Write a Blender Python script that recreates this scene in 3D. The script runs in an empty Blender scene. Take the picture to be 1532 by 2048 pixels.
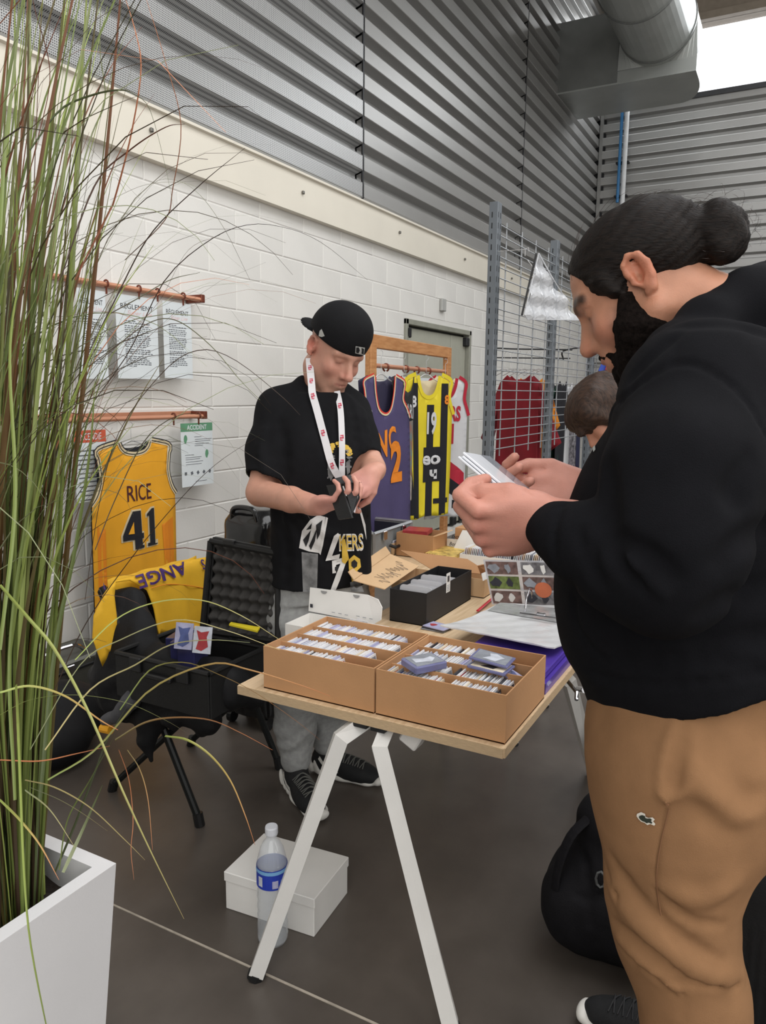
import bpy, math, random
import numpy as np
from mathutils import Vector, Matrix, geometry
import mathutils.noise as mnoise
random.seed(7); rng = np.random.default_rng(7)
SC = bpy.context.scene; COL = SC.collection
# ---------------------------------------------------------------- camera
FPX, YAW, PITCH, ROLL, EYE = 1522.37, .49311, .15622, -.010345, 1.5
_f = np.array([-math.sin(YAW)*math.cos(PITCH), math.cos(YAW)*math.cos(PITCH), -math.sin(PITCH)])
_r = np.array([math.cos(YAW), math.sin(YAW), 0.]); _d = np.cross(_f, _r)
_c, _s = math.cos(ROLL), math.sin(ROLL)
CR, CD, CF = _c*_r+_s*_d, -_s*_r+_c*_d, _f
cam = bpy.data.cameras.new('camera'); cam.sensor_fit = 'VERTICAL'; cam.sensor_height = 36
cam.lens = FPX/2048*36; cam.clip_start = .05
co = bpy.data.objects.new('camera', cam); COL.objects.link(co)
co.matrix_world = Matrix(((CR[0], -CD[0], -CF[0], 0), (CR[1], -CD[1], -CF[1], 0), (CR[2], -CD[2], -CF[2], EYE), (0, 0, 0, 1)))
SC.camera = co
# ---------------------------------------------------------------- world, lights, exposure
W = bpy.data.worlds.new('overcast'); SC.world = W; W.use_nodes = True
bg = W.node_tree.nodes['Background']; bg.inputs[0].default_value = (.93, .96, 1, 1); bg.inputs[1].default_value = 2.2
SC.view_settings.view_transform = 'Standard'; SC.view_settings.look = 'None'; SC.view_settings.gamma = 1
SC.view_settings.use_curve_mapping = False; SC.view_settings.exposure = -0.17
def area(name, loc, size, power, col=(1, 1, 1), rot=(0, 0, 0)):
    l = bpy.data.lights.new(name, 'AREA'); l.shape = 'RECTANGLE'; l.size, l.size_y = size; l.energy = power; l.color = col
    o = bpy.data.objects.new(name, l); o.location = loc; o.rotation_euler = rot; COL.objects.link(o); return o
area('hall_roof_light', (1.6, 2.5, 7.3), (5.5, 11), 700, (.985, .99, 1))
area('side_fill', (6.85, 1.5, 3.6), (7, 4), 270, (1, .99, .97), (0, math.radians(90), 0))  # added fill from the right, no window modelled in that wall
area('front_fill', (2.0, -2.9, 3.2), (6, 4), 210, (1, .99, .97), (math.radians(90), 0, 0))  # added frontal fill from behind the camera, no doorway stands there
area('clerestory_daylight', (1.5, 12.7, 6.6), (9, 1.2), 160, (.95, .98, 1), (math.radians(-58), 0, 0))
# ---------------------------------------------------------------- helpers: rays of the photograph met with planes of the room
O0 = np.array([0, 0, EYE])
def ray(x, y): return CF + CR*((x-766)/FPX) + CD*((y-1024)/FPX)
def onX(x, y, v): d = ray(x, y); return O0+d*(v/d[0])
def onY(x, y, v): d = ray(x, y); return O0+d*(v/d[1])
def onZ(x, y, v): d = ray(x, y); return O0+d*((v-EYE)/d[2])
def at(x, y, d): return O0+ray(x, y)*d
# ---------------------------------------------------------------- materials
def lin(c): return tuple(((v/255+.055)/1.055)**2.4 if v > 10 else v/255/12.92 for v in c)
MATS = {}
def mat(name, rgb, rough=.6, metal=0., var=.06, vs=12., bump=0., bs=150., alpha=1., trans=0., attr=False, sheen=0., coat=0., stretch=None, spec=.5, ior=1.45, rgb2=None):
    if name in MATS: return MATS[name]
    m = bpy.data.materials.new(name); m.use_nodes = True; MATS[name] = m
    nt = m.node_tree; N = nt.nodes; L = nt.links; b = N['Principled BSDF']
    b.inputs['Roughness'].default_value = rough; b.inputs['Metallic'].default_value = metal
    b.inputs['Specular IOR Level'].default_value = spec; b.inputs['IOR'].default_value = ior
    b.inputs['Alpha'].default_value = alpha; b.inputs['Transmission Weight'].default_value = trans
    b.inputs['Sheen Weight'].default_value = sheen; b.inputs['Coat Weight'].default_value = coat
    tc = N.new('ShaderNodeTexCoord'); mp = N.new('ShaderNodeMapping'); L.new(tc.outputs['Object'], mp.inputs[0])
    if stretch: mp.inputs['Scale'].default_value = stretch
    c = lin(rgb)
    if attr:
        a = N.new('ShaderNodeAttribute'); a.attribute_name = 'tint'; src = a.outputs['Color']
    else:
        q = N.new('ShaderNodeRGB'); q.outputs[0].default_value = (*c, 1); src = q.outputs[0]
    if var or rgb2:
        nz = N.new('ShaderNodeTexNoise'); nz.inputs['Scale'].default_value = vs; nz.inputs['Detail'].default_value = 5
        L.new(mp.outputs[0], nz.inputs['Vector'])
        mx = N.new('ShaderNodeMix'); mx.data_type = 'RGBA'
        if rgb2:
            cr = N.new('ShaderNodeMapRange'); cr.inputs[1].default_value = .38; cr.inputs[2].default_value = .62
            L.new(nz.outputs[0], cr.inputs[0]); L.new(cr.outputs[0], mx.inputs[0]); L.new(src, mx.inputs[6]); mx.inputs[7].default_value = (*lin(rgb2), 1)
        else:
            mx.blend_type = 'MULTIPLY'; mx.inputs[0].default_value = 1; L.new(src, mx.inputs[6])
            cr = N.new('ShaderNodeMapRange'); cr.inputs[1].default_value = .3; cr.inputs[2].default_value = .7
            cr.inputs[3].default_value = 1-2*var; cr.inputs[4].default_value = 1+var
            L.new(nz.outputs[0], cr.inputs[0]); L.new(cr.outputs[0], mx.inputs[7])
        src = mx.outputs[2]
    L.new(src, b.inputs['Base Color'])
    if bump:
        n2 = N.new('ShaderNodeTexNoise'); n2.inputs['Scale'].default_value = bs; n2.inputs['Detail'].default_value = 4; L.new(mp.outputs[0], n2.inputs['Vector'])
        bp = N.new('ShaderNodeBump'); bp.inputs['Strength'].default_value = bump; bp.inputs['Distance'].default_value = .002
        L.new(n2.outputs[0], bp.inputs['Height']); L.new(bp.outputs[0], b.inputs['Normal'])
    return m
def glassy(name, rgb, alpha=.25, rough=.08):
    """thin clear plastic film: mostly see-through sheet with a glossy skin"""
    if name in MATS: return MATS[name]
    m = bpy.data.materials.new(name); m.use_nodes = True; MATS[name] = m
    nt = m.node_tree; N = nt.nodes; L = nt.links; b = N['Principled BSDF']
    b.inputs['Base Color'].default_value = (*lin(rgb), 1); b.inputs['Roughness'].default_value = rough
    nz = N.new('ShaderNodeTexNoise'); nz.inputs['Scale'].default_value = 9
    mr = N.new('ShaderNodeMapRange'); mr.inputs[3].default_value = alpha*.6; mr.inputs[4].default_value = min(1, alpha*1.4)
    L.new(nz.outputs[0], mr.inputs[0]); L.new(mr.outputs[0], b.inputs['Alpha'])
    bp = N.new('ShaderNodeBump'); bp.inputs['Strength'].default_value = .5; bp.inputs['Distance'].default_value = .01
    L.new(nz.outputs[0], bp.inputs['Height']); L.new(bp.outputs[0], b.inputs['Normal'])
    return m
# ---------------------------------------------------------------- mesh building
def unit(v): v = np.asarray(v, float); return v/(np.linalg.norm(v)+1e-12)
def rotz(a): c, s = math.cos(a), math.sin(a); return np.array([[c, -s, 0], [s, c, 0], [0, 0, 1.]])
def rotx(a): c, s = math.cos(a), math.sin(a); return np.array([[1, 0, 0], [0, c, -s], [0, s, c]])
def roty(a): c, s = math.cos(a), math.sin(a); return np.array([[c, 0, s], [0, 1, 0], [-s, 0, c]])
class MB:
    def __init__(s): s.v = []; s.f = []; s.m = []
    def add(s, V, F, mi=0):
        n = len(s.v); s.v += [tuple(map(float, p)) for p in V]; s.f += [tuple(i+n for i in f) for f in F]; s.m += [mi]*len(F); return s
    def box(s, c, d, R=None, mi=0, bev=0.):
        c = np.array(c, float); h = np.array(d, float)/2
        if bev <= 0:
            V = np.array([[x, y, z] for x in (-1, 1) for y in (-1, 1) for z in (-1, 1)])*h
            F = [(0, 1, 3, 2), (4, 6, 7, 5), (0, 4, 5, 1), (2, 3, 7, 6), (0, 2, 6, 4), (1, 5, 7, 3)]
        else:
            b = min(bev, *(h*.49)); V = []; F = []
            for ax in range(3):
                for sg in (-1, 1):
                    u, w = [(1, 2), (2, 0), (0, 1)][ax]; q = []
                    for a, e in ((-1, -1), (1, -1), (1, 1), (-1, 1)):
                        p = [0, 0, 0]; p[ax] = sg*h[ax]; p[u] = a*(h[u]-b); p[w] = e*(h[w]-b); q.append(len(V)); V.append(p)
                    F.append(tuple(q if sg > 0 else q[::-1]))
            V = np.array(V, float); key = {}
            for i, p in enumerate(V):
                ax = i//8; key[(tuple(np.sign(p).astype(int)), ax)] = i
            for ax in range(3):      # edge bevels
                u, w = [(1, 2), (2, 0), (0, 1)][ax]
                for a in (-1, 1):
                    for e in (-1, 1):
                        def k(t, face):
                            sg = [0, 0, 0]; sg[ax] = t; sg[u] = a; sg[w] = e; return key[(tuple(sg), face)]
                        q = (k(-1, u), k(1, u), k(1, w), k(-1, w)); F.append(q if a*e > 0 else q[::-1])
            for a in (-1, 1):
                for e in (-1, 1):
                    for g in (-1, 1):
                        q = tuple(key[((a, e, g), x)] for x in range(3)); F.append(q if a*e*g > 0 else q[::-1])
        if R is not None: V = V@np.array(R).T
        return s.add(V+c, F, mi)
    def prism(s, poly, z0, z1, T=None, mi=0):
        """closed 2-D polygon extruded from z0 to z1; T maps (x,y,z) arrays to the world"""
        n = len(poly); V = np.array([[x, y, z] for z in (z0, z1) for x, y in poly], float)
        F = [tuple(range(n))[::-1], tuple(range(n, 2*n))]+[(i, (i+1) % n, n+(i+1) % n, n+i) for i in range(n)]
        if T is not None: V = np.array([T(p) for p in V])
        return s.add(V, F, mi)
    def tube(s, pts, r, n=10, mi=0, cap=True, flat=1., up=None, sq=False):
        P = np.array(pts, float); m = len(P); r = np.broadcast_to(np.array(r, float), (m,))
        T = np.gradient(P, axis=0); T /= np.linalg.norm(T, axis=1)[:, None]+1e-12
        ref = np.array(up if up is not None else ((0, 0, 1.) if abs(T[0][2]) < .9 else (1., 0, 0)))
        V = []; A = unit(np.cross(T[0], ref))
        for i in range(m):
            A = unit(A-T[i]*A.dot(T[i])); B = np.cross(T[i], A)
            for k in range(n):
                a = 2*math.pi*(k+(.5 if sq else 0))/n; q = math.sqrt(2) if sq else 1
                V.append(P[i]+r[i]*q*(math.cos(a)*A+flat*math.sin(a)*B))
        F = [(i*n+k, i*n+(k+1) % n, (i+1)*n+(k+1) % n, (i+1)*n+k) for i in range(m-1) for k in range(n)]
        if cap: F += [tuple(range(n))[::-1], tuple((m-1)*n+k for k in range(n))]
        return s.add(V, F, mi)
    def lathe(s, prof, n=24, c=(0, 0, 0), mi=0, R=None):
        V = []; 
        for r, z in prof:
            for k in range(n): V.append((r*math.cos(2*math.pi*k/n), r*math.sin(2*math.pi*k/n), z))
        V = np.array(V)
        if R is not None: V = V@np.array(R).T
        m = len(prof); F = [(i*n+k, i*n+(k+1) % n, (i+1)*n+(k+1) % n, (i+1)*n+k) for i in range(m-1) for k in range(n)]
        F += [tuple(range(n))[::-1], tuple((m-1)*n+k for k in range(n))]
        return s.add(V+np.array(c), F, mi)
    def quad(s, *p, mi=0): return s.add(p, [tuple(range(len(p)))], mi)
    def grid(s, S, nu, nv, mi=0, u=(0, 1), v=(0, 1), thick=0.):
        U = np.linspace(*u, nu+1); Vv = np.linspace(*v, nv+1)
        P = np.array([[S(a, b) for a in U] for b in Vv], float); q = lambda j, i: j*(nu+1)+i
        F = [(q(j, i), q(j, i+1), q(j+1, i+1), q(j+1, i)) for j in range(nv) for i in range(nu)]
        V = P.reshape(-1, 3)
        if thick:
            du = np.gradient(P, axis=1); dv = np.gradient(P, axis=0); Nn = np.cross(du, dv); Nn /= np.linalg.norm(Nn, axis=2)[..., None]+1e-12
            V2 = (P-Nn*thick).reshape(-1, 3); n = len(V); F += [tuple(i+n for i in f[::-1]) for f in F[:]]
            rim = [q(0, i) for i in range(nu+1)]+[q(j, nu) for j in range(1, nv+1)]+[q(nv, i) for i in range(nu-1, -1, -1)]+[q(j, 0) for j in range(nv-1, 0, -1)]
            F += [(rim[k], rim[k-1], rim[k-1]+n, rim[k]+n) for k in range(len(rim))]; V = np.vstack([V, V2])
        return s.add(V, F, mi)
    def mesh(s, name, mats, smooth=False):
        me = bpy.data.meshes.new(name); me.from_pydata(s.v, [], s.f)
        for m in (mats if isinstance(mats, (list, tuple)) else [mats]): me.materials.append(m)
        if any(s.m): me.polygons.foreach_set('material_index', s.m)
        if smooth: me.shade_smooth() if hasattr(me, 'shade_smooth') else None
        me.update(); return me
WM = {}
def place(o, parent, world):
    COL.objects.link(o); WM[o.name] = Matrix.Identity(4)
    if parent is not None:
        o.parent = parent; pm = WM.get(parent.name, Matrix.Identity(4))
        if world: o.matrix_parent_inverse = pm.inverted()
        else: WM[o.name] = pm
    return o
def obj(name, mb, mats, parent=None, smooth=False, world=False, **tags):
    me = mb if isinstance(mb, bpy.types.Mesh) else mb.mesh(name, mats, smooth)
    o = bpy.data.objects.new(name, me); place(o, parent, world)
    for k, v in tags.items(): o[k] = v
    return o
def thing(name, label, cat, loc=(0, 0, 0), rz=0., group=None):
    o = bpy.data.objects.new(name, None); o.empty_display_size = .05; COL.objects.link(o)
    o.location = loc; o.rotation_euler = (0, 0, rz); WM[o.name] = Matrix.Translation(Vector(loc))@Matrix.Rotation(rz, 4, 'Z')
    o['label'] = label; o['category'] = cat
    if group: o['group'] = group
    return o
def tag(o, label, cat, group=None):
    o['label'] = label; o['category'] = cat
    if group: o['group'] = group
    return o
def struct(name, mb, mats, parent=None, smooth=False):
    o = obj(name, mb, mats, parent, smooth)
    if parent is None: o['kind'] = 'structure'
    return o
KIDS = {}
def dup(root, loc=None, rz=None, label=None, group=None):
    r = root.copy(); COL.objects.link(r)
    if loc is not None: r.location = loc
    if rz is not None: r.rotation_euler = (0, 0, rz)
    if label: r['label'] = label
    if group: r['group'] = group
    kids = [o for o in COL.objects if o.parent == root]
    for ch in kids:
        c = ch.copy(); COL.objects.link(c); c.parent = r
        for g in [o for o in COL.objects if o.parent == ch]:
            d = g.copy(); COL.objects.link(d); d.parent = c
    return r
# outline polygons meshed with inner points and laid on a surface S(u,v)
def sheet(mb, polys, S, step=.03, thick=0., mi=0, off=0.):
    """polys: outlines (ccw) ; holes are given as ('hole', pts). S(u,v)->xyz ; normal by differences"""
    outs = [p for p in polys if not (isinstance(p, tuple) and p[0] == 'hole')]; holes = [p[1] for p in polys if isinstance(p, tuple) and p[0] == 'hole']
    pts = []; edges = []; 
    def inside(P, x, y):
        c = False; n = len(P)
        for i in range(n):
            x1, y1 = P[i]; x2, y2 = P[i-1]
            if (y1 > y) != (y2 > y) and x < (x2-x1)*(y-y1)/(y2-y1)+x1: c = not c
        return c
    def dens(P):
        r = []
        for i in range(len(P)):
            a = np.array(P[i]); b = np.array(P[(i+1) % len(P)]); k = max(1, int(np.linalg.norm(b-a)/step))
            r += [tuple(a+(b-a)*t/k) for t in range(k)]
        return r
    for P in outs+holes:
        P = dens(P); n = len(pts); pts += P; edges += [(n+i, n+(i+1) % len(P)) for i in range(len(P))]
    A = np.array(pts); lo, hi = A.min(0), A.max(0)
    for i, x in enumerate(np.arange(lo[0]+step/2, hi[0], step)):
        for y in np.arange(lo[1]+step/2+(i % 2)*step/2, hi[1], step):
            if any(inside(P, x, y) for P in outs) and not any(inside(P, x, y) for P in holes) and np.min(np.abs(A-[x, y]).max(1)) > step*.3: pts.append((x, y))
    r = geometry.delaunay_2d_cdt([Vector(p) for p in pts], edges, [], 0, 1e-6)
    V2 = [(p.x, p.y) for p in r[0]]; F = []
    for f in r[2]:
        cx = sum(V2[i][0] for i in f)/len(f); cy = sum(V2[i][1] for i in f)/len(f)
        if any(inside(P, cx, cy) for P in outs) and not any(inside(P, cx, cy) for P in holes): F.append(tuple(f))
    e = 1e-3; V = []; Nn = []
    for u, v in V2:
        p = np.array(S(u, v)); n = unit(np.cross(np.array(S(u+e, v))-p, np.array(S(u, v+e))-p)); V.append(p+n*off); Nn.append(n)
    V = np.array(V)
    # keep ccw
    if thick:
        n = len(V); V = np.vstack([V, V-np.array(Nn)*thick]); cnt = {}
        for f in F:
            for a, b in zip(f, f[1:]+f[:1]): cnt[(a, b)] = 1
        rim = [(a, b) for a, b in cnt if (b, a) not in cnt]
        F = F+[tuple(i+n for i in f[::-1]) for f in F]+[(b, a, a+n, b+n) for a, b in rim]
    return mb.add(V, F, mi)
_TX = {}
def text2d(s, bold=0., shear=0., sx=1.):
    """flat glyph mesh of a word, 1 unit cap height, centred at the origin"""
    k = (s, bold, shear)
    if k not in _TX:
        cu = bpy.data.curves.new('t', 'FONT'); cu.body = s; cu.align_x = 'CENTER'; cu.resolution_u = 3; cu.offset = bold; cu.shear = shear
        o = bpy.data.objects.new('t', cu); COL.objects.link(o); dg = bpy.context.evaluated_depsgraph_get()
        me = bpy.data.meshes.new_from_object(o.evaluated_get(dg)); V = np.array([v.co[:2] for v in me.vertices]).reshape(-1, 2); F = [tuple(p.vertices) for p in me.polygons]
        bpy.data.objects.remove(o); bpy.data.curves.remove(cu); bpy.data.meshes.remove(me)
        _TX[k] = (V, F)
    V, F = _TX[k]; V = V.copy(); V[:, 1] -= .36; V /= .72; V[:, 0] *= sx; return V, F
def write(mb, s, S, c, h, sx=1., bold=0., rot=0., off=.0015, mi=0, width=None, shear=0.):
    """lay the word s on surface S(u,v) centred at c with cap height h (or fitted to width)"""
    V, F = text2d(s, bold, shear, sx)
    if width: V = V.copy(); V[:, 0] *= width/h/(np.ptp(V[:, 0])+1e-9)
    V = V*h; ca, sa = math.cos(rot), math.sin(rot); V = V@np.array([[ca, sa], [-sa, ca]])+np.array(c); e = 1e-3; P = []
    for u, v in V:
        p = np.array(S(u, v)); n = unit(np.cross(np.array(S(u+e, v))-p, np.array(S(u, v+e))-p)); P.append(p+n*off)
    return mb.add(P, F, mi)
def arc(c, r, a0, a1, n=8, ry=None):
    ry = ry or r; return [(c[0]+r*math.cos(math.radians(a0+(a1-a0)*i/n)), c[1]+ry*math.sin(math.radians(a0+(a1-a0)*i/n))) for i in range(n+1)]
def smooth_path(pts, n=24):
    P = np.array(pts, float); m = len(P)
    if m < 3: return np.array([P[0]+(P[-1]-P[0])*t for t in np.linspace(0, 1, n)])
    Q = np.vstack([2*P[0]-P[1], P, 2*P[-1]-P[-2]]); out = []
    for t in np.linspace(0, m-1-1e-9, n):
        i = int(t); u = t-i; a, b, c, d = Q[i:i+4]
        out.append(.5*((2*b)+(-a+c)*u+(2*a-5*b+4*c-d)*u*u+(-a+3*b-3*c+d)*u**3))
    return np.array(out)
# ================================================================ the hall: floor, block wall, beam, cladding, window, ceiling
XW, YB = -3.15, 13.04
M_floor = bpy.data.materials.new('polished_concrete'); M_floor.use_nodes = True
def _floor():
    nt = M_floor.node_tree; N = nt.nodes; L = nt.links; b = N['Principled BSDF']
    tc = N.new('ShaderNodeTexCoord')
    def nz(s, d=6, st=None):
        n = N.new('ShaderNodeTexNoise'); n.inputs['Scale'].default_value = s; n.inputs['Detail'].default_value = d; n.inputs['Roughness'].default_value = .6
        if st: mp = N.new('ShaderNodeMapping'); mp.inputs['Scale'].default_value = st; L.new(tc.outputs['Object'], mp.inputs[0]); L.new(mp.outputs[0], n.inputs['Vector'])
        else: L.new(tc.outputs['Object'], n.inputs['Vector'])
        return n.outputs[0]
    r = N.new('ShaderNodeValToRGB'); L.new(nz(1.3), r.inputs[0]); e = r.color_ramp.elements
    e[0].position = .3; e[0].color = (*lin((68, 62, 57)), 1); e[1].position = .72; e[1].color = (*lin((106, 98, 91)), 1)
    m = N.new('ShaderNodeMix'); m.data_type = 'RGBA'; m.blend_type = 'MULTIPLY'; m.inputs[0].default_value = .55
    r2 = N.new('ShaderNodeValToRGB'); L.new(nz(4, 8, (1, .35, 1)), r2.inputs[0]); r2.color_ramp.elements[0].position = .3; r2.color_ramp.elements[0].color = (.62, .6, .58, 1); r2.color_ramp.elements[1].position = .65
    L.new(r.outputs[0], m.inputs[6]); L.new(r2.outputs[0], m.inputs[7]); L.new(m.outputs[2], b.inputs['Base Color'])
    rr = N.new('ShaderNodeMapRange'); rr.inputs[3].default_value = .22; rr.inputs[4].default_value = .5; L.new(nz(3.5), rr.inputs[0]); L.new(rr.outputs[0], b.inputs['Roughness'])
    bp = N.new('ShaderNodeBump'); bp.inputs['Strength'].default_value = .08; bp.inputs['Distance'].default_value = .002; L.new(nz(60), bp.inputs['Height']); L.new(bp.outputs[0], b.inputs['Normal'])
_floor()
M_white = mat('white_wall_paint', (222, 220, 215), .55, var=.02, vs=2, bump=.25, bs=260)
M_block = mat('white_painted_block', (224, 222, 217), .6, var=.035, vs=1.5, bump=.5, bs=180)
M_beam = mat('cream_steel_beam', (226, 220, 206), .5, var=.03, vs=2)
M_joint = mat('floor_joint_filler', (176, 166, 152), .8, var=.12, vs=30)
def perforated():
    m = bpy.data.materials.new('perforated_grey_steel'); m.use_nodes = True; nt = m.node_tree; N = nt.nodes; L = nt.links; b = N['Principled BSDF']
    b.inputs['Metallic'].default_value = .55; b.inputs['Roughness'].default_value = .38
    tc = N.new('ShaderNodeTexCoord'); mp = N.new('ShaderNodeMapping'); mp.inputs['Scale'].default_value = (1, 90, 90); L.new(tc.outputs['Object'], mp.inputs[0])
    v = N.new('ShaderNodeTexVoronoi'); v.inputs['Scale'].default_value = 1; v.inputs['Randomness'].default_value = 0; L.new(mp.outputs[0], v.inputs['Vector'])
    r = N.new('ShaderNodeValToRGB'); L.new(v.outputs['Distance'], r.inputs[0]); e = r.color_ramp.elements
    e[0].position = .26; e[0].color = (.03, .03, .033, 1); e[1].position = .36; e[1].color = (*lin((185, 185, 184)), 1); L.new(r.outputs[0], b.inputs['Base Color'])
    return m
M_perf = perforated()
M_clad = mat('grey_cladding_steel', (160, 159, 157), .36, .45, var=.03, vs=1.5)
M_seam = mat('dark_panel_seam', (40, 40, 42), .5, .3)
# floor and its saw-cut joint
mb = MB(); mb.box((1.8, 5.1, -.03), (10.2, 16.4, .06)); floor = struct('floor', mb, M_floor)
mb = MB(); mb.box((1.9, 1.42, .0005), (10, .006, .003)); obj('floor_joint', mb, M_joint, floor)
mb = MB(); mb.box((1.9, 6.4, .0005), (10, .006, .003)); obj('floor_joint', mb, M_joint, floor)
# left wall: mortar bed with blocks 0.5 x 0.2 laid on it
DOOR = (6.24, 7.80, 0.08, 2.155)
ZT = 2.80
mb = MB(); mb.box((XW-.11, (DOOR[0]-3)/2, ZT/2), (.2, DOOR[0]+3, ZT)); mb.box((XW-.11, (DOOR[1]+YB)/2, ZT/2), (.2, YB-DOOR[1], ZT))
mb.box((XW-.11, (DOOR[0]+DOOR[1])/2, (ZT+DOOR[3])/2), (.2, DOOR[1]-DOOR[0], ZT-DOOR[3])); mb.box((XW-.11, (DOOR[0]+DOOR[1])/2, DOOR[2]/2), (.2, DOOR[1]-DOOR[0], DOOR[2]))
wall_left = struct('wall_left', mb, M_white)
def block_mesh(w, h=.2):
    b = MB(); g = .0022; c = .0055; t = .0035
    y0, y1, z0, z1 = -w/2+g, w/2-g, -h/2+g, h/2-g
    V = [(0, y0, z0), (0, y1, z0), (0, y1, z1), (0, y0, z1), (t, y0+c, z0+c), (t, y1-c, z0+c), (t, y1-c, z1-c), (t, y0+c, z1-c)]
    b.add(V, [(4, 5, 6, 7), (0, 1, 5, 4), (1, 2, 6, 5), (2, 3, 7, 6), (3, 0, 4, 7)]); return b
BM = {}; rest = MB(); nb = 0
cells = []
for r in range(14):
    y = 1.4-(.25 if r % 2 else 0)
    while y < YB-.02:
        y1 = min(y+.5, YB); segs = [(y, y1)]; zc = .1+.2*r
        if zc+.1 > DOOR[2]+.02 and zc-.1 < DOOR[3]-.02:
            segs = []
            if y < DOOR[0]: segs.append((y, min(y1, DOOR[0])))
            if y1 > DOOR[1]: segs.append((max(y, DOOR[1]), y1))
        for a, b in segs:
            if b-a > .03: cells.append((a, b, zc))
        y += .5
cells.sort(key=lambda c: c[0])
for a, b, zc in cells:
    w = round(b-a, 3); jit = random.uniform(-.0012, .0012)
    if nb < 300:
        if w not in BM: BM[w] = block_mesh(w).mesh('block', M_block)
        o = bpy.data.objects.new('block', BM[w]); place(o, wall_left, False); o.location = (XW-.010+jit, (a+b)/2, zc); nb += 1
    else:
        q = block_mesh(w); rest.add(np.array(q.v)+[XW-.010, (a+b)/2, zc], q.f)
obj('far_blocks', rest, M_block, wall_left, kind='stuff')
# steel angle beam above the blocks: sloping fascia with a thin top lip
mb = MB(); P = [(XW-.01, 2.70), (XW+.05, 2.70), (XW+.055, 2.945), (XW+.075, 2.95), (XW+.075, 2.965), (XW-.01, 2.965)]
mb.prism(P, -3, YB, lambda p: (p[0], p[2], p[1])); beam = struct('trim_1', mb, M_beam)
mb = MB()
for y in (3.15, 4.55, 6.0, 7.45, 8.9): mb.box((XW+.062, y, 2.84), (.016, .022, .022), bev=.004)
obj('beam_bolts', mb, mat('bolt_steel', (120, 118, 112), .4, .8), beam)
# ribbed cladding panels: trapezoid profile along z, pitch .2
def ribs(z0, z1, x0, sign=1, pitch=.2, depth=.07):
    """profile points (x,z) of the ribbed sheet from z0 up"""
    P = []; z = z0
    while z < z1:
        P += [(x0, z), (x0+depth, z+.022), (x0+depth+.003, z+.026), (x0+depth, z+.031), (x0+depth, z+.130), (x0+depth-.005, z+.138), (x0+depth-.018, z+.143), (x0+.004, z+.155)]; z += pitch
    return P
def clad(name, along0, along1, z0, z1, axis, base, parent, m):
    mb = MB(); P = ribs(z0, z1, 0)
    for (xa, za), (xb, zb) in zip(P, P[1:]):
        zb2 = min(zb, z1)
        if za >= z1: break
        if axis == 'y': mb.quad((base+xa, along0, za), (base+xa, along1, za), (base+xb, along1, zb2), (base+xb, along0, zb2))
        else: mb.quad((along0, base-xa, za), (along1, base-xa, za), (along1, base-xb, zb2), (along0, base-xb, zb2))
    return obj(name, mb, m, parent)
ZC = 7.6
mb = MB(); mb.box((XW-.2, (YB-3)/2, (ZC+2.96)/2), (.1, YB+3, ZC-2.96)); wall_up = struct('wall_left_upper', mb, M_seam)
sy = [-3., 1.6, 5.46, 9.32, YB-.02]
for a, b in zip(sy, sy[1:]):
    clad('cladding_panel', a+.012, b-.012, 2.985, ZC, 'y', XW-.06, wall_up, M_perf if a < 5 else M_clad)
for y in sy[1:4]:
    mb = MB(); mb.box((XW+.002, y, (2.97+ZC)/2), (.012, .02, ZC-2.97)); obj('seam_strip', mb, M_seam, wall_up)
mb = MB()
for y in (3.5, 7.4, 11.2):
    for k in range(22): mb.box((XW+.0, y, 3.12+.2*k), (.01, .014, .014), bev=.003)
obj('cladding_screws', mb, M_seam, wall_up)
# back wall with ribs up to the clerestory
Z1 = 5.95
mb = MB(); mb.box((1.9, YB+.2, Z1/2), (10.2, .2, Z1)); wall_back = struct('wall_back', mb, M_seam)
clad('cladding_panel', XW, 7, .0, Z1-.02, 'x', YB+.055, wall_back, mat('grey_cladding_back', (172, 171, 169), .36, .4, var=.03, vs=1.5))
mb = MB(); mb.box((1.9, YB+.02, Z1), (10.2, .14, .07)); obj('sill_flashing', mb, mat('dark_flashing', (70, 70, 72), .35, .5), wall_back)
mb = MB(); mb.box((XW+.045, YB-.02, 4.4), (.05, .05, 3.1)); obj('corner_trim', mb, M_clad, wall_up)
mb = MB(); mb.box((XW-.05, YB+.06, 4.), (.3, .10, 8)); obj('corner_post', mb, M_seam, wall_up)
# clerestory window
mb = MB(); mb.quad((XW, YB+.1, Z1), (7, YB+.1, Z1), (7, YB+.1, 6.95), (XW, YB+.1, 6.95))
mg = bpy.data.materials.new('clear_glazing'); mg.use_nodes = True; g = mg.node_tree.nodes['Principled BSDF']; g.inputs['Alpha'].default_value = .12; g.inputs['Roughness'].default_value = .02
win = struct('window_1', mb, mg)
mb = MB()
for x in (.9, 4.0): mb.box((x, YB+.1, 6.45), (.05, .05, 1))
obj('mullion', mb, M_beam, win)
mb = MB(); mb.box((1.9, YB+.05, 7.3), (10.2, .2, .72)); mb.box((1.9, YB-.10, 6.99), (10.2, .12, .1)); struct('trim_2', mb, mat('brown_grey_soffit', (150, 138, 124), .6, var=.05))
mb = MB(); mb.box((7.05, 5, ZC/2), (.1, 16.2, ZC)); struct('wall_right', mb, mat('pale_grey_wall', (178, 176, 172), .7, var=.02))
mb = MB(); mb.box((1.9, -3.05, ZC/2), (10.3, .1, ZC)); struct('wall_front', mb, MATS['pale_grey_wall'])
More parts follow.
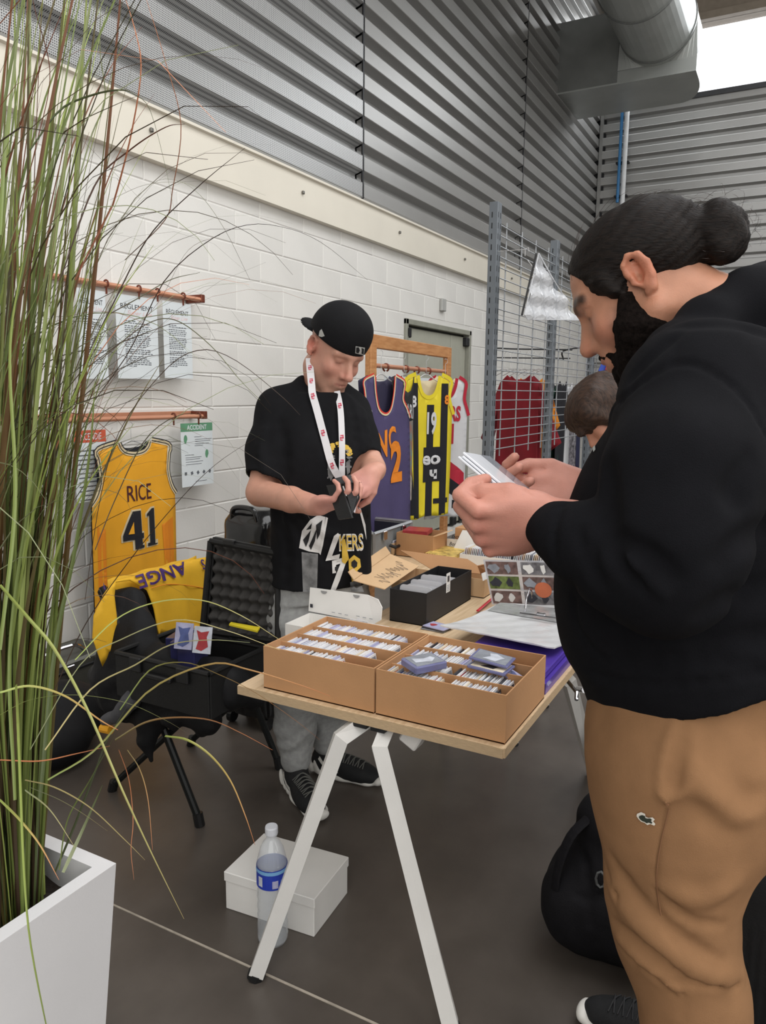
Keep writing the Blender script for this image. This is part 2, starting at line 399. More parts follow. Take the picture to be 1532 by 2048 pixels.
# ceiling
mb = MB(); mb.box((1.9, 5, ZC+.05), (10.3, 16.2, .1))
ceil = struct('ceiling', mb, mat('ceiling_steel', (176, 174, 170), .5, .2))
mb = MB()
for k in range(27): mb.box((1.9, -2+.55*k, ZC-.04), (10.1, .12, .08))
obj('ceiling_ribs', mb, mat('ceiling_rib', (196, 192, 184), .45, .2), ceil, kind='stuff')
# ventilation duct: plenum box on the left wall, round duct running toward the viewer
M_duct = mat('galvanised_duct', (170, 173, 170), .36, .45, var=.05, vs=3)
M_duct2 = mat('galvanised_plate', (128, 130, 128), .38, .5, var=.08, vs=3)
zb = 5.43
n1 = onZ(1112, 188, zb); n2 = onZ(1232, 163, zb); n3 = onZ(1392, 150, zb); f1 = onZ(1345, 193, zb); f2 = onZ(1200, 229, zb)
Yn, Yf = n1[1], f2[1]
t = thing('ventilation_duct', 'large round galvanised air duct with square plenum high on the ribbed wall', 'duct', (XW+1, Yn, zb))
cx = (onY(1240, 115, Yn)[0]+onY(1392, 100, Yn)[0])/2; rad = (onY(1392, 100, Yn)[0]-onY(1240, 115, Yn)[0])/2; czb = onY(1316, 132, Yn)[2]; cz = czb+rad
mb = MB(); x1 = n2[0]; xr = onY(1392, 150, Yn)[0]
top = onX(1112, 42, XW)[2]
mb.prism([(XW-.1, Yn), (x1, Yn), (x1, Yf), (XW-.1, Yf)], zb, zb+.86); obj('plenum_box', mb, M_duct2, t, world=True)
mb = MB(); mb.prism([(x1, Yn+.12), (cx+.2, Yn+.12), (cx+.2, Yf), (x1, Yf)], zb+.1, zb+.86); obj('plenum_link', mb, M_duct2, t, world=True)
mb = MB(); poly = [(XW-.05, Yn-.02), (xr, Yn-.02)]+[(xr-.32+.32*math.cos(a), Yn+.3+(Yf-Yn-.3)*math.sin(a)) for a in np.linspace(0, math.pi/2, 10)]+[(XW-.05, Yf)]
mb.prism(poly, zb-.02, zb+.0); obj('plenum_base', mb, M_duct, t, world=True)
mb = MB(); mb.prism([(x1, Yn)]+poly[1:-1]+[(x1, Yf)], zb+.0, zb+.14); obj('plenum_collar', mb, M_duct, t, world=True)
mb = MB(); mb.tube([(cx, Yn+.5, cz), (cx, Yn, cz), (cx, 2.2, cz)], rad, 48); obj('round_duct', mb, M_duct, t, smooth=False, world=True)
for k in range(7):
    y = Yn-.12-1.15*k; mb = MB(); mb.tube([(cx, y, cz), (cx, y-.03, cz)], rad+.012, 48); obj('duct_seam', mb, M_duct2, t, world=True)
mb = MB()   # square-to-round skirt between collar and duct
ring = [(cx+rad*math.cos(a), Yn-.05, cz+rad*math.sin(a)) for a in np.linspace(math.pi, 2*math.pi, 17)]
sq = [(x1+(xr-x1)*i/16, Yn-.01, zb+.14) for i in range(17)]
mb.add(ring+sq, [(i, i+1, 17+i+1, 17+i) for i in range(16)]); obj('duct_skirt', mb, M_duct, t, world=True)
# blue air line with white conduit beside it on the back wall
p = onY(1247, 300, YB-.05); q = onY(1250, 216, YB-.05)
t = thing('conduit_pipe', 'white conduit rising on the ribbed back wall beside a thin blue air line', 'pipe', (p[0], YB-.05, 0))
mb = MB(); mb.tube([(p[0]+.05, YB-.16, .0), (p[0]+.05, YB-.16, 5.9)], .035, 10); obj('pipe', mb, mat('white_pvc', (232, 234, 236), .35), t, world=True)
mb = MB(); mb.tube([(p[0]-.03, YB-.15, 4.5), (p[0]-.03, YB-.15, 5.9)], .024, 8); obj('air_line', mb, mat('blue_hose', (62, 132, 190), .4), t, world=True, label='blue air line')
for z in (4.6, 5.1): mb = MB(); mb.box((p[0]+.01, YB-.10, z), (.2, .10, .03), bev=.005); obj('pipe_clip', mb, M_seam, t, world=True)
# double metal doors
t_d = MB(); ya, yb_, za, zb_ = DOOR; M_door = mat('grey_green_door', (172, 172, 158), .45, var=.02)
t_d.box((XW-.10, (ya+yb_)/2, (za+zb_)/2), (.04, yb_-ya, zb_-za)); door = struct('door_1', t_d, mat('door_gap', (80, 80, 74), .6))
mb = MB(); mb.box((XW+.004, (YB-3)/2, .03), (.012, YB+3, .06)); struct('baseboard_left', mb, M_white)
ym = onX(908, 655, XW)[1]
for a, b in ((ya+.06, ym-.008), (ym+.008, yb_-.06)):
    mb = MB(); mb.box((XW-.055, (a+b)/2, (za+zb_)/2-.02), (.05, b-a, zb_-za-.1), bev=.006); lf = obj('door_leaf', mb, M_door, door)
mb = MB(); M_fr = mat('door_frame_grey', (150, 150, 138), .45)
mb.box((XW-.02, ya+.025, (za+zb_)/2), (.07, .05, zb_-za), bev=.005); mb.box((XW-.02, yb_-.025, (za+zb_)/2), (.07, .05, zb_-za), bev=.005); mb.box((XW-.02, (ya+yb_)/2, zb_-.025), (.07, yb_-ya, .05), bev=.005)
obj('door_frame', mb, M_fr, door)
for y, z in ((ya+.07, zb_-.12), (yb_-.09, zb_-.12), (yb_-.09, za+.08), (ym+.12, za+.06)):
    mb = MB(); mb.box((XW-.015, y, z), (.06, .09, .09), bev=.008); obj('door_catch', mb, M_seam, door)
mb = MB(); mb.box((XW+.012, onX(884, 610, XW)[1], onX(884, 610, XW)[2]), (.03, .1, .12), bev=.006); tag(obj('wall_switch', mb, mat('grey_plastic_box', (176, 176, 172), .5)), 'small grey plastic box fixed on the block wall above the double doors', 'switch')
# ================================================================ sculpting by distance fields (surface nets)
def vec(*a): return np.array(a, float)
class Sculpt:
    def __init__(s, h): s.h = h; s.P = []; s.mods = []
    def _a(s, f, c, r, k, sub): s.P.append((f, np.array(c, float), float(r), k, sub)); return s
    def cap(s, a, b, ra, rb=None, k=.02, sub=False, flat=None):
        a, b = np.array(a, float), np.array(b, float); rb = ra if rb is None else rb; ab = b-a; L2 = ab.dot(ab)+1e-12
        if flat is None:
            def f(p):
                t = np.clip((p-a)@ab/L2, 0, 1); return np.linalg.norm(p-a-t[..., None]*ab, axis=-1)-(ra+(rb-ra)*t)
        else:       # flat = (direction, factor): section squashed along the direction
            n = unit(flat[0]); n = unit(n-ab*n.dot(ab)/L2); q = 1/flat[1]-1
            def f(p):
                t = np.clip((p-a)@ab/L2, 0, 1); w = p-a-t[..., None]*ab; w = w+(w@n)[..., None]*n*q
                return (np.linalg.norm(w, axis=-1)-(ra+(rb-ra)*t))*max(flat[1], .6)
        return s._a(f, (a+b)/2, np.sqrt(L2)/2+max(ra, rb), k, sub)
    def chain(s, pts, rs, k=.02, flat=None, sub=False):
        for i in range(len(pts)-1): s.cap(pts[i], pts[i+1], rs[i], rs[i+1], k if i == 0 else min(k, .5*min(rs[i], rs[i+1])), sub, flat)
        return s
    def ell(s, c, r, R=None, k=.02, sub=False):
        c = np.array(c, float); r = np.array(r, float); R = np.eye(3) if R is None else np.array(R)
        def f(p):
            q = (p-c)@R; k0 = np.linalg.norm(q/r, axis=-1); k1 = np.linalg.norm(q/(r*r), axis=-1)+1e-9; return k0*(k0-1)/k1
        return s._a(f, c, r.max(), k, sub)
    def loft(s, keys, F, k=.03, n=2.3, sub=False):
        """keys rows (t, cx, cy, rx, ry) along local z; F=(origin, 3x3 columns = local axes)"""
        K = np.array(keys, float); o, R = F; T = K[:, 0]; tt = np.linspace(T[0], T[-1], 120); D = smooth_path(K, 400); D = np.array([np.interp(tt, D[:, 0], D[:, j]) for j in range(1, 5)])
        def f(p):
            q = (p-o)@R; z = q[..., 2]; zc = np.clip(z, T[0], T[-1]); cx, cy, rx, ry = [np.interp(zc, tt, D[j]) for j in range(4)]
            x = np.abs((q[..., 0]-cx)/rx); y = np.abs((q[..., 1]-cy)/ry); g = (x**n+y**n)**(1/n); d = (g-1)*np.minimum(rx, ry)
            return np.maximum(d, np.abs(z-zc)-0.0) if False else np.where(np.abs(z-zc) > 0, np.sqrt(np.maximum(d, 0)**2+(z-zc)**2)+np.minimum(d, 0)*0, d) 
        c = o+R@np.array([K[:, 1].mean(), K[:, 2].mean(), (T[0]+T[-1])/2]); rr = math.hypot((T[-1]-T[0])/2, max(K[:, 3].max(), K[:, 4].max())+np.ptp(K[:, 1])/2+np.ptp(K[:, 2])/2)
        return s._a(f, c, rr, k, sub)
    def half(s, p0, n, k=.006):
        """cut away everything on the side the normal n points to"""
        p0 = np.array(p0, float); n = unit(n); s.P.append((lambda p: -((p-p0)@n), p0, 9., k, True)); return s
    def ridge(s, pts, w, a):
        """raise (a>0) or press (a<0) a soft crease along a polyline"""
        pts = np.array(pts, float)
        for i in range(len(pts)-1):
            A, B = pts[i], pts[i+1]; ab = B-A; L2 = ab.dot(ab)+1e-12
            def f(p, d, A=A, ab=ab, L2=L2):
                t = np.clip((p-A)@ab/L2, 0, 1); q = np.sum((p-A-t[..., None]*ab)**2, axis=-1); return d-a*np.exp(-q/(w*w))
            s.mods.append((f, (A+B)/2, math.sqrt(L2)/2+2.2*w))
        return s
    def wave(s, f): s.mods.append((f, np.zeros(3), 99.)); return s
    def _eval(s, X, C, rad):
        """X (nb,m,3) points of blocks with centres C and radius rad"""
        d = np.full(X.shape[:2], 1.0)
        for f, c, r, k, sub in s.P:
            i = np.nonzero(np.linalg.norm(C-c, axis=1) < r+rad+k*1.5+.01)[0]
            if not len(i): continue
            e = f(X[i]); a = d[i]
            if sub: e = -e; h = np.clip(.5-.5*(a-e)/k, 0, 1); d[i] = a*(1-h)+e*h+k*h*(1-h)
            else: h = np.clip(.5+.5*(a-e)/k, 0, 1); d[i] = a*(1-h)+e*h-k*h*(1-h)
        for f, c, r in s.mods:
            i = np.nonzero(np.linalg.norm(C-c, axis=1) < r+rad)[0]
            if len(i): d[i] = f(X[i], d[i])
        return d
    def build(s):
        h = s.h; add = [p for p in s.P if not p[4]]
        lo = np.min([p[1]-p[2] for p in add], 0)-4*h; hi = np.max([p[1]+p[2] for p in add], 0)+4*h; B = 8
        nb = np.ceil((hi-lo)/(h*B)).astype(int); ctr = np.stack(np.meshgrid(*[np.arange(n) for n in nb], indexing='ij'), -1).reshape(-1, 3)
        C = lo+(ctr*B+(B-1)/2)*h; rad = h*B*.87
        d0 = s._eval(C[:, None, :], C, .001+rad*1.0)[:, 0]
        V = np.repeat(np.repeat(np.repeat(d0.reshape(nb), B, 0), B, 1), B, 2).astype(np.float32)
        act = np.nonzero(np.abs(d0) < rad*1.7+.012)[0]
        loc = np.stack(np.meshgrid(*[np.arange(B)]*3, indexing='ij'), -1).reshape(-1, 3)
        V6 = V.reshape(nb[0], B, nb[1], B, nb[2], B)
        for k in range(0, len(act), 400):
            a = act[k:k+400]; X = lo+(ctr[a][:, None, :]*B+loc[None])*h; d = s._eval(X, C[a], rad)
            g = ctr[a]; V6[g[:, 0], :, g[:, 1], :, g[:, 2], :] = d.reshape(-1, B, B, B)
        S = V < 0; n = np.zeros(tuple(np.array(V.shape)-1), np.int8)
        cs = [(i, j, k) for i in (0, 1) for j in (0, 1) for k in (0, 1)]
        for i, j, k in cs: n += S[i:S.shape[0]-1+i, j:S.shape[1]-1+j, k:S.shape[2]-1+k]
        I = np.argwhere((n > 0) & (n < 8)); val = np.stack([V[I[:, 0]+i, I[:, 1]+j, I[:, 2]+k] for i, j, k in cs], 1)
        pos = np.zeros((len(I), 3)); cnt = np.zeros(len(I)); cc = np.array(cs, float)
        for a in range(8):
            for b in range(a+1, 8):
                if np.abs(cc[a]-cc[b]).sum() != 1: continue
                va, vb = val[:, a], val[:, b]; x = (va < 0) != (vb < 0); t = np.where(x, va/(va-vb+1e-12*(va == vb)), 0)
                pos += x[:, None]*(cc[a]+t[:, None]*(cc[b]-cc[a])); cnt += x
        P = lo+(I+pos/cnt[:, None])*h
        idx = np.full(n.shape, -1, np.int32); idx[tuple(I.T)] = np.arange(len(I)); F = []
        for ax in range(3):
            sl0 = [slice(None)]*3; sl1 = [slice(None)]*3; sl0[ax] = slice(0, -1); sl1[ax] = slice(1, None)
            E = np.argwhere(S[tuple(sl0)] != S[tuple(sl1)]); u, w = [(1, 2), (2, 0), (0, 1)][ax]
            E = E[(E[:, u] > 0) & (E[:, w] > 0) & (E[:, u] < n.shape[u]) & (E[:, w] < n.shape[w])]
            eu = np.zeros(3, int); eu[u] = 1; ew = np.zeros(3, int); ew[w] = 1
            q = np.stack([idx[tuple((E-eu-ew).T)], idx[tuple((E-ew).T)], idx[tuple(E.T)], idx[tuple((E-eu).T)]], 1)
            fl = ~S[tuple(E.T)]; q[fl] = q[fl][:, ::-1]; F.append(q)
        F = np.vstack(F); F = F[(F >= 0).all(1)]
        return P, F
def sculpt_mesh(name, sc, mats, pick=None, tint=None):
    P, F = sc.build(); me = bpy.data.meshes.new(name); me.vertices.add(len(P)); me.vertices.foreach_set('co', P.astype(np.float32).ravel())
    me.loops.add(F.size); me.loops.foreach_set('vertex_index', F.astype(np.int32).ravel()); me.polygons.add(len(F))
    me.polygons.foreach_set('loop_start', np.arange(0, F.size, 4, dtype=np.int32)); me.polygons.foreach_set('loop_total', np.full(len(F), 4, np.int32))
    for m in (mats if isinstance(mats, (list, tuple)) else [mats]): me.materials.append(m)
    me.update(calc_edges=True); me.validate()
    me.polygons.foreach_set('use_smooth', np.ones(len(me.polygons), bool))
    if pick is not None and len(me.polygons) == len(F): me.polygons.foreach_set('material_index', pick(P[F].mean(1)).astype(np.int32))
    if tint is not None:
        a = me.color_attributes.new('tint', 'FLOAT_COLOR', 'POINT'); c = np.ones((len(P), 4), np.float32); c[:, :3] = tint(P); a.data.foreach_set('color', c.ravel())
    me.update(); return me
def fbm(p, s, o=0.):
    """cheap smooth 3-D noise from sums of sines, about -1..1"""
    x, y, z = p[..., 0]*s+o, p[..., 1]*s+1.7*o, p[..., 2]*s-o
    return (np.sin(x+1.3*np.sin(y*1.1+.5))+np.sin(y*1.2+1.4*np.sin(z*.9+1.1))+np.sin(z*1.1+1.2*np.sin(x*1.3+2.)))/3
class Frame:
    """body frame: x forward, y to the left, z up, scaled"""
    def __init__(s, o, fwd, up, sc=1.):
        s.o = np.array(o, float); u = unit(up); f = unit(np.array(fwd)-u*np.dot(fwd, u)); s.R = np.stack([f, np.cross(u, f), u], 1); s.s = sc
    def __call__(s, x, y, z): return s.o+s.R@(np.array([x, y, z], float)*s.s)
    def inv(s, p): return (p-s.o)@s.R/s.s
def tilt(F, a, axis='y'):
    R = {'x': rotx, 'y': roty, 'z': rotz}[axis](a); return F.R@R
SKIN = {}
def head_prims(S, F, jaw=1., nose=1., neck=None, lids=True, brow=1., cheek=1., top=.090, mx=0.):
    s = F.s; E = lambda c, r, R=None, k=.012, sub=False: S.ell(F(*c), np.array(r)*s, F.R if R is None else F.R@R, k*s, sub)
    Cp = lambda a, b, ra, rb=None, k=.01, sub=False: S.cap(F(*a), F(*b), ra*s, (rb or ra)*s, k*s, sub)
    E((-.002, 0, .042), (.098, .077, top)); E((.03, 0, -.02), (.066, .064, .085), k=.03); E((.036, 0, -.07), (.056, .052*jaw, .045), k=.03)
    Cp((.080, -.012, -.098), (.080, .012, -.098), .019, k=.025)
    for y in (-1, 1):
        Cp((.0, .058*jaw, -.055) if y > 0 else (.0, -.058*jaw, -.055), (.06, y*.028, -.095), .018, .016, .03)
        Cp((.092, y*.012, .026), (.080, y*.048, .026), .0125*brow, .010, .016)
        E((.072, y*.042, -.026), (.020, .020*cheek, .020), k=.025)
    for y in (-1, 1): E((.106, y*.032, .004), (.019, .019, .014), k=.016, sub=True)
    for y in (-1, 1):
        E((.0795, y*.032, .005), (.0135, .0145, .0130), k=.003)
        Cp((.0905, y*.020, .0115), (.0845, y*.044, .0100), .0042, .004, .004)     # upper lid
        Cp((.0895, y*.021, -.0065), (.0840, y*.043, -.0065), .0030, .003, .005)   # lower lid
    Cp((.094, 0, .018), (.1195*nose, 0, -.026), .0085, .0115, .012); E((.119*nose, 0, -.031), (.0135, .012, .0105), k=.010)
    for y in (-1, 1): E((.109, y*.0125, -.036), (.0105, .0075, .0075), k=.006)
    for y in (-1, 1): E((.113, y*.0065, -.044), (.0045, .0035, .004), k=.003, sub=True)
    E((.088+mx, 0, -.068), (.022, .032, .024), k=.014); E((.074+mx*.6, 0, -.034), (.026, .034, .036), k=.02); Cp((.082, 0, .012), (.094, 0, -.026), .012, .016, .012)
    Cp((.100+mx, -.018, -.0635), (.1055+mx, 0, -.0600), .0045, .0062, .004); Cp((.100+mx, .018, -.0635), (.1055+mx, 0, -.0600), .0045, .0062, .004)
    Cp((.099+mx, -.015, -.0735), (.1035+mx, 0, -.0745), .005, .0072, .004); Cp((.099+mx, .015, -.0735), (.1035+mx, 0, -.0745), .005, .0072, .004)
    Cp((.108+mx, -.022, -.0672), (.108+mx, .022, -.0672), .0022, k=.003, sub=True)
    for y in (-1, 1): ear_prims(S, F, y)
def ear_prims(S, F, y):
    s = F.s; E = lambda c, r, R=None, k=.005, sub=False: S.ell(F(*c), np.array(r)*s, F.R if R is None else F.R@R, k*s, sub)
    Q = rotz(y*math.radians(-22)); T = roty(math.radians(10))
    E((-.008, y*.077, -.004), (.015, .009, .024), T, .006)
    hel = [(.008, .076, .006), (.004, .081, .022), (-.009, .084, .029), (-.021, .087, .021), (-.025, .087, .004), (-.021, .084, -.014), (-.012, .080, -.027), (-.003, .077, -.030)]
    hel = [(a, .074+(b-.074)*.72, c) for a, b, c in hel]; rr = [.0045, .0050, .0055, .0055, .0055, .0055, .0068, .0055]
    for i in range(len(hel)-1):
        a, b = hel[i], hel[i+1]; S.cap(F(a[0], y*a[1], a[2]), F(b[0], y*b[1], b[2]), rr[i]*s, rr[i+1]*s, .003*s)
    E((-.008, y*.0885, .007), (.0125, .0145, .0185), None, .003, True)
    a, b = (-.018, .080, .018), (-.019, .080, -.010); S.cap(F(a[0], y*a[1], a[2]), F(b[0], y*b[1], b[2]), .0042*s, .0046*s, .004*s)
    E((-.004, y*.0855, -.005), (.0075, .016, .010), None, .002, True); S.cap(F(.006, y*.078, -.008), F(.004, y*.080, .0), .0045*s, .0045*s, .004*s)
def limb(S, pts, rs, k=.03, flat=None): return S.chain(pts, rs, k, flat)
def hand(S, F, y, fingers, thumb, w=1., k=.006):
    """F: frame at the wrist (x towards the fingers, y across the palm to the thumb side * y, z out of the back of the hand).
    fingers: four lists of three bend angles in degrees plus a spread; thumb: (root offset, list of joints as local points)"""
    s = F.s
    S.ell(F(.048, -y*.004, -.003), np.array((.050, .043*w, .0155))*s, F.R, .012*s); S.ell(F(.020, y*.016, -.010), np.array((.034, .022*w, .017))*s, F.R@rotz(y*.5), .014*s)
    S.ell(F(.060, y*.030, -.016), np.array((.030, .017, .011))*s, F.R, .012*s); S.ell(F(.022, -y*.022, -.009), np.array((.032, .017*w, .016))*s, F.R, .012*s)
    S.cap(F(-.03, 0, 0), F(.02, 0, -.002), .027*s, .024*s, .02*s, flat=(F.R[:, 2], .72))
    tips = []
    roots = [(.088, .031), (.092, .010), (.088, -.012), (.079, -.032)]; lens = [(.040, .025, .021), (.045, .028, .022), (.041, .026, .021), (.033, .020, .019)]
    for i, (fg, (rx, ry), ln) in enumerate(zip(fingers, roots, lens)):
        a1, a2, a3, sp = fg; p = np.array([rx, y*ry*w, -.001]); ang = 0; r = [.0098, .0090, .0084, .0075] if i < 3 else [.0086, .0078, .0073, .0065]
        S.cap(F(rx-.03, y*ry*.85*w, -.002), F(*p), .0085*s, r[0]*s*1.05, k*s)
        for j, (a, l) in enumerate(zip((a1, a2, a3), ln)):
            ang += math.radians(a); dr = np.array([math.cos(ang)*math.cos(math.radians(sp)), y*math.sin(math.radians(sp)), -math.sin(ang)]); q = p+dr*l
            S.cap(F(*p), F(*q), r[j]*s*w, r[j+1]*s*w, (.0022 if j == 0 else .0015)*s); p = q
        tips.append(F(*p))
    P = [np.array(t, float)*[1, y, 1] for t in thumb]; rr = [.0165, .0125, .0115, .0092]
    for j in range(len(P)-1): S.cap(F(*P[j]), F(*P[j+1]), rr[j]*s, rr[j+1]*s, (.008 if j == 0 else .002)*s)
    tips.append(F(*P[-1])); return tips
M_skin = mat('skin', (200, 150, 125), .48, attr=True, var=.04, vs=40, bump=.25, bs=420, spec=.4)
M_skin.node_tree.nodes['Principled BSDF'].inputs['Subsurface Weight'].default_value = .12
M_skin.node_tree.nodes['Principled BSDF'].inputs['Subsurface Radius'].default_value = (.012, .005, .003)
def blend(c, w, col): return c*(1-w[:, None])+np.array(lin(col))*w[:, None]
def gauss(P, c, r): return np.exp(-((P-c)**2).sum(1)/(r*r))
def seg_d(P, a, b):
    a, b = np.array(a, float), np.array(b, float); t = np.clip((P-a)@(b-a)/((b-a)@(b-a)), 0, 1); return np.linalg.norm(P-a-t[:, None]*(b-a), axis=1)
# ================================================================ people
from mathutils.bvhtree import BVHTree
def px(x, y, d): return at(x, y, d)
def bvh(P, F): return BVHTree.FromPolygons([tuple(p) for p in P], [tuple(int(i) for i in f) for f in F])
def snap(T, pts):
    out = []
    for x, y in pts:
        r = T.ray_cast(Vector(O0), Vector(unit(ray(x, y)))); 
        if r[0] is not None: out.append((np.array(r[0]), np.array(r[1])))
    return out
def folds(sc, T, lines):
    for pts, w, a in lines:
        q = [p for p, n in snap(T, [tuple(v) for v in smooth_path(pts, max(4, 2*len(pts)))])]
        if len(q) > 1: sc.ridge(q, w, a)
def surf_poly(mb, T, poly, off=.0012, step=4.):
    """small flat emblem or stitched patch laid on the cloth where it sits"""
    lo = np.mean([p for p, n in snap(T, poly)], 0)
    def S(u, v):
        r = T.ray_cast(Vector(O0), Vector(unit(ray(u, v))));
        return np.array(r[0]) if r[0] is not None else lo
    flip = [(x, y) for x, y in poly]
    n0 = len(mb.f); sheet(mb, [flip], S, step=step, off=0); 
    # push toward the viewer side of the cloth
    P = np.array(mb.v); idx = sorted({i for f in mb.f[n0:] for i in f})
    for i in idx:
        r = T.find_nearest(Vector(P[i])); n = np.array(r[1]); 
        if n.dot(O0-P[i]) < 0: n = -n
        mb.v[i] = tuple(P[i]+n*off)
    return mb
def soft(x, lo, hi): t = np.clip((x-lo)/(hi-lo), 0, 1); return t*t*(3-2*t)

# ---------------------------------------------------------------- the bearded man in the hoodie
man = thing('person', 'bearded man in black hoodie and tan joggers looking down at cards', 'person', (-.12, 1.4, 0))
HF = Frame(px(1290, 566, 1.265), (-1, 0, -.02), (-.02, 0, 1), 1.06); HF = Frame(HF.o, (-math.cos(.65), .02, -math.sin(.65)), (-math.sin(.65), 0, math.cos(.65)), 1.09)
nearW, farW = px(1098, 1046, 1.10), px(1165, 985, 1.32)
SHL, ELL = px(1400, 800, 1.10), px(1328, 1145, .985)
SHR, ELR = vec(-.07, 1.54, 1.47), vec(-.12, 1.60, 1.20)
S = Sculpt(.0042)
head_prims(S, HF, jaw=1.08, nose=1.03, brow=1.15, top=.073, mx=.008)
S.chain([HF(-.02, 0, -.03), HF(-.055, 0, -.12), vec(-.09, 1.33, 1.53)], [.062, .060, .066], .03)
torso = [(.93, -.09, 1.31, .165, .18), (1.05, -.10, 1.31, .18, .19), (1.2, -.125, 1.31, .195, .195), (1.34, -.12, 1.32, .175, .20), (1.46, -.09, 1.33, .14, .20), (1.56, -.08, 1.33, .07, .10)]
S.loft(torso, (np.zeros(3), np.eye(3)), .04)
S.chain([SHL, ELL], [.072, .05], .04); S.chain([ELL, nearW], [.045, .032], .03); S.chain([SHR, ELR, farW], [.07, .048, .032], .04)
legL = [vec(-.07, 1.22, .93), px(1352, 1650, 1.18), px(1350, 1830, 1.19), px(1388, 2000, 1.19), vec(-.04, 1.20, .10)]
kR = vec(-.13, 1.52, .50); legR = [vec(-.08, 1.42, .93), vec(-.12, 1.48, .72), kR, vec(-.07, 1.60, .10)]
S.chain(legL, [.11, .09, .07, .06, .04], .04); S.chain(legR, [.11, .09, .068, .04], .04)
for q in (legL[-1], legR[-1]): S.ell(q+vec(-.07, 0, -.045), (.12, .04, .035), k=.03)
fN = unit(px(975, 1003, 1.16)-nearW); zN = -CF*.75+CD*.62
HN = Frame(nearW, fN, zN, 1.12)
hand(S, HN, -1, [(58, 72, 40, 3), (66, 72, 42, 1), (72, 70, 42, -1), (78, 66, 42, -3)], [(.012, .024, -.012), (.045, .040, -.024), (.078, .038, -.034), (.103, .030, -.042)], w=1.12)
fF = unit(px(1045, 968, 1.28)-farW); HFm = Frame(farW, fF, CF*.80+CD*.55, 1.04)
hand(S, HFm, 1, [(30, 50, 40, 3), (34, 55, 40, 0), (38, 58, 40, -2), (42, 60, 40, -4)], [(.010, .024, -.012), (.046, .046, -.020), (.084, .050, -.022), (.118, .040, -.026)], w=1.05)
def tint_m2(P):
    c = np.tile(np.array(lin((184, 132, 106))), (len(P), 1)); q = HF.inv(P)
    c = blend(c, .55*np.clip(gauss(q, [.119, 0, -.033], .016)+gauss(q, [.075, .045, -.03], .022)+gauss(q, [.075, -.045, -.03], .022), 0, 1), (196, 118, 98))
    for y in (-1, 1):
        c = blend(c, .75*np.clip(gauss(q, [-.012, y*.088, .0], .035)*(np.abs(q[:, 1]) > .074), 0, 1), (198, 122, 96))
        d = np.minimum(seg_d(q, (.1, y*.014, .026), (.094, y*.036, .035)), seg_d(q, (.094, y*.036, .035), (.080, y*.056, .028))); c = blend(c, .95*np.exp(-(d/.0088)**4), (30, 21, 18))
        c = blend(c, .6*np.exp(-(seg_d(q, (.052, y*.066, -.025), (.080, y*.045, -.075))/.014)**2)*(.6+.4*fbm(q, 300)), (60, 44, 36))
        c = blend(c, .85*np.exp(-(seg_d(q, (.095, y*.020, .0035), (.088, y*.046, -.001))/.0022)**2), (30, 20, 18))
        c = blend(c, .35*gauss(q, [.094, y*.03, -.010], .013), (140, 92, 78))
    lip = np.exp(-(np.minimum(seg_d(q, (.112, -.018, -.066), (.115, 0, -.064)), seg_d(q, (.112, .018, -.066), (.115, 0, -.064)))/.008)**2); c = blend(c, .6*lip, (156, 88, 80))
    # stubble shade at the nape and temples is hair of its own colour
    nape = soft(-q[:, 0], .0, .05)*soft(q[:, 2], -.065, -.015)*(q[:, 2] < .04); c = blend(c, .45*nape*(.5+.5*fbm(q, 160)), (60, 44, 36))
    hands = (P[:, 0] < -.2) & (P[:, 2] < 1.45); c = blend(c, .75*hands.astype(float), (196, 136, 122))
    for F_, y in ((HN, -1), (HFm, 1)):
        h = F_.inv(P); kn = np.clip(sum(gauss(h, [.088, y*yy, .010], .010) for yy in (.031, .010, -.012, -.032)), 0, 1); c = blend(c, .35*kn, (190, 112, 98))
    return c
P_, F_ = S.build()
# palm and thumb creases
T2 = bvh(P_, F_)
folds(S, T2, [([(1045, 950), (1046, 968), (1065, 985), (1090, 992)], .0035, -.003), ([(1060, 948), (1078, 945), (1090, 938)], .003, -.0025)])
body = obj('body', sculpt_mesh('body', S, M_skin, tint=tint_m2), None, man, world=True)
# hair: slicked back cap with a bun
M_hair = mat('dark_hair', (20, 17, 16), .6, var=.35, vs=55, bump=.8, bs=70, stretch=(1, 5, 5), spec=.15, rgb2=(30, 24, 21))
H = Sculpt(.004); E = lambda c, r, k=.012, sub=False, R=None: H.ell(HF(*c), np.array(r)*HF.s, HF.R if R is None else HF.R@R, k*HF.s, sub)
E((-.006, 0, .042), (.106, .084, .0785)); E((-.050, 0, .015), (.056, .068, .055), .02)
# side lock before the ear reaching down the temple
for y in (-1, 1): H.cap(HF(.040, y*.068, .03), HF(.028, y*.074, -.022), .016, .010, .012); 
bun0, bun1 = HF(-.082, 0, .020), HF(-.122, 0, -.004)
H.cap(HF(-.045, 0, .035), bun0, .062, .036, .03)
H.ell(bun1, (.041, .045, .047), HF.R, .010); H.ell(HF(-.112, .012, -.034), (.028, .034, .028), HF.R, .02); H.ell(HF(-.100, 0, .004), (.024, .038, .040), HF.R, .02)
H.cap(HF(.138, -.09, .034), HF(.138, .09, .034), .082, .082, .006, True)          # forehead left free
for y in (-1, 1):
    H.cap(HF(.095, y*.075, .012), HF(.10, y*.05, -.03), .034, .034, .006, True)
    H.cap(HF(.075, y*.085, -.02), HF(.02, y*.10, -.05), .040, .036, .006, True)
    H.ell(HF(-.010, y*.088, -.006), np.array((.024, .03, .034)), HF.R, .005, True)
H.half(HF(-.02, 0, -.030), HF.R@np.array([.30, 0, -1.]), .012)
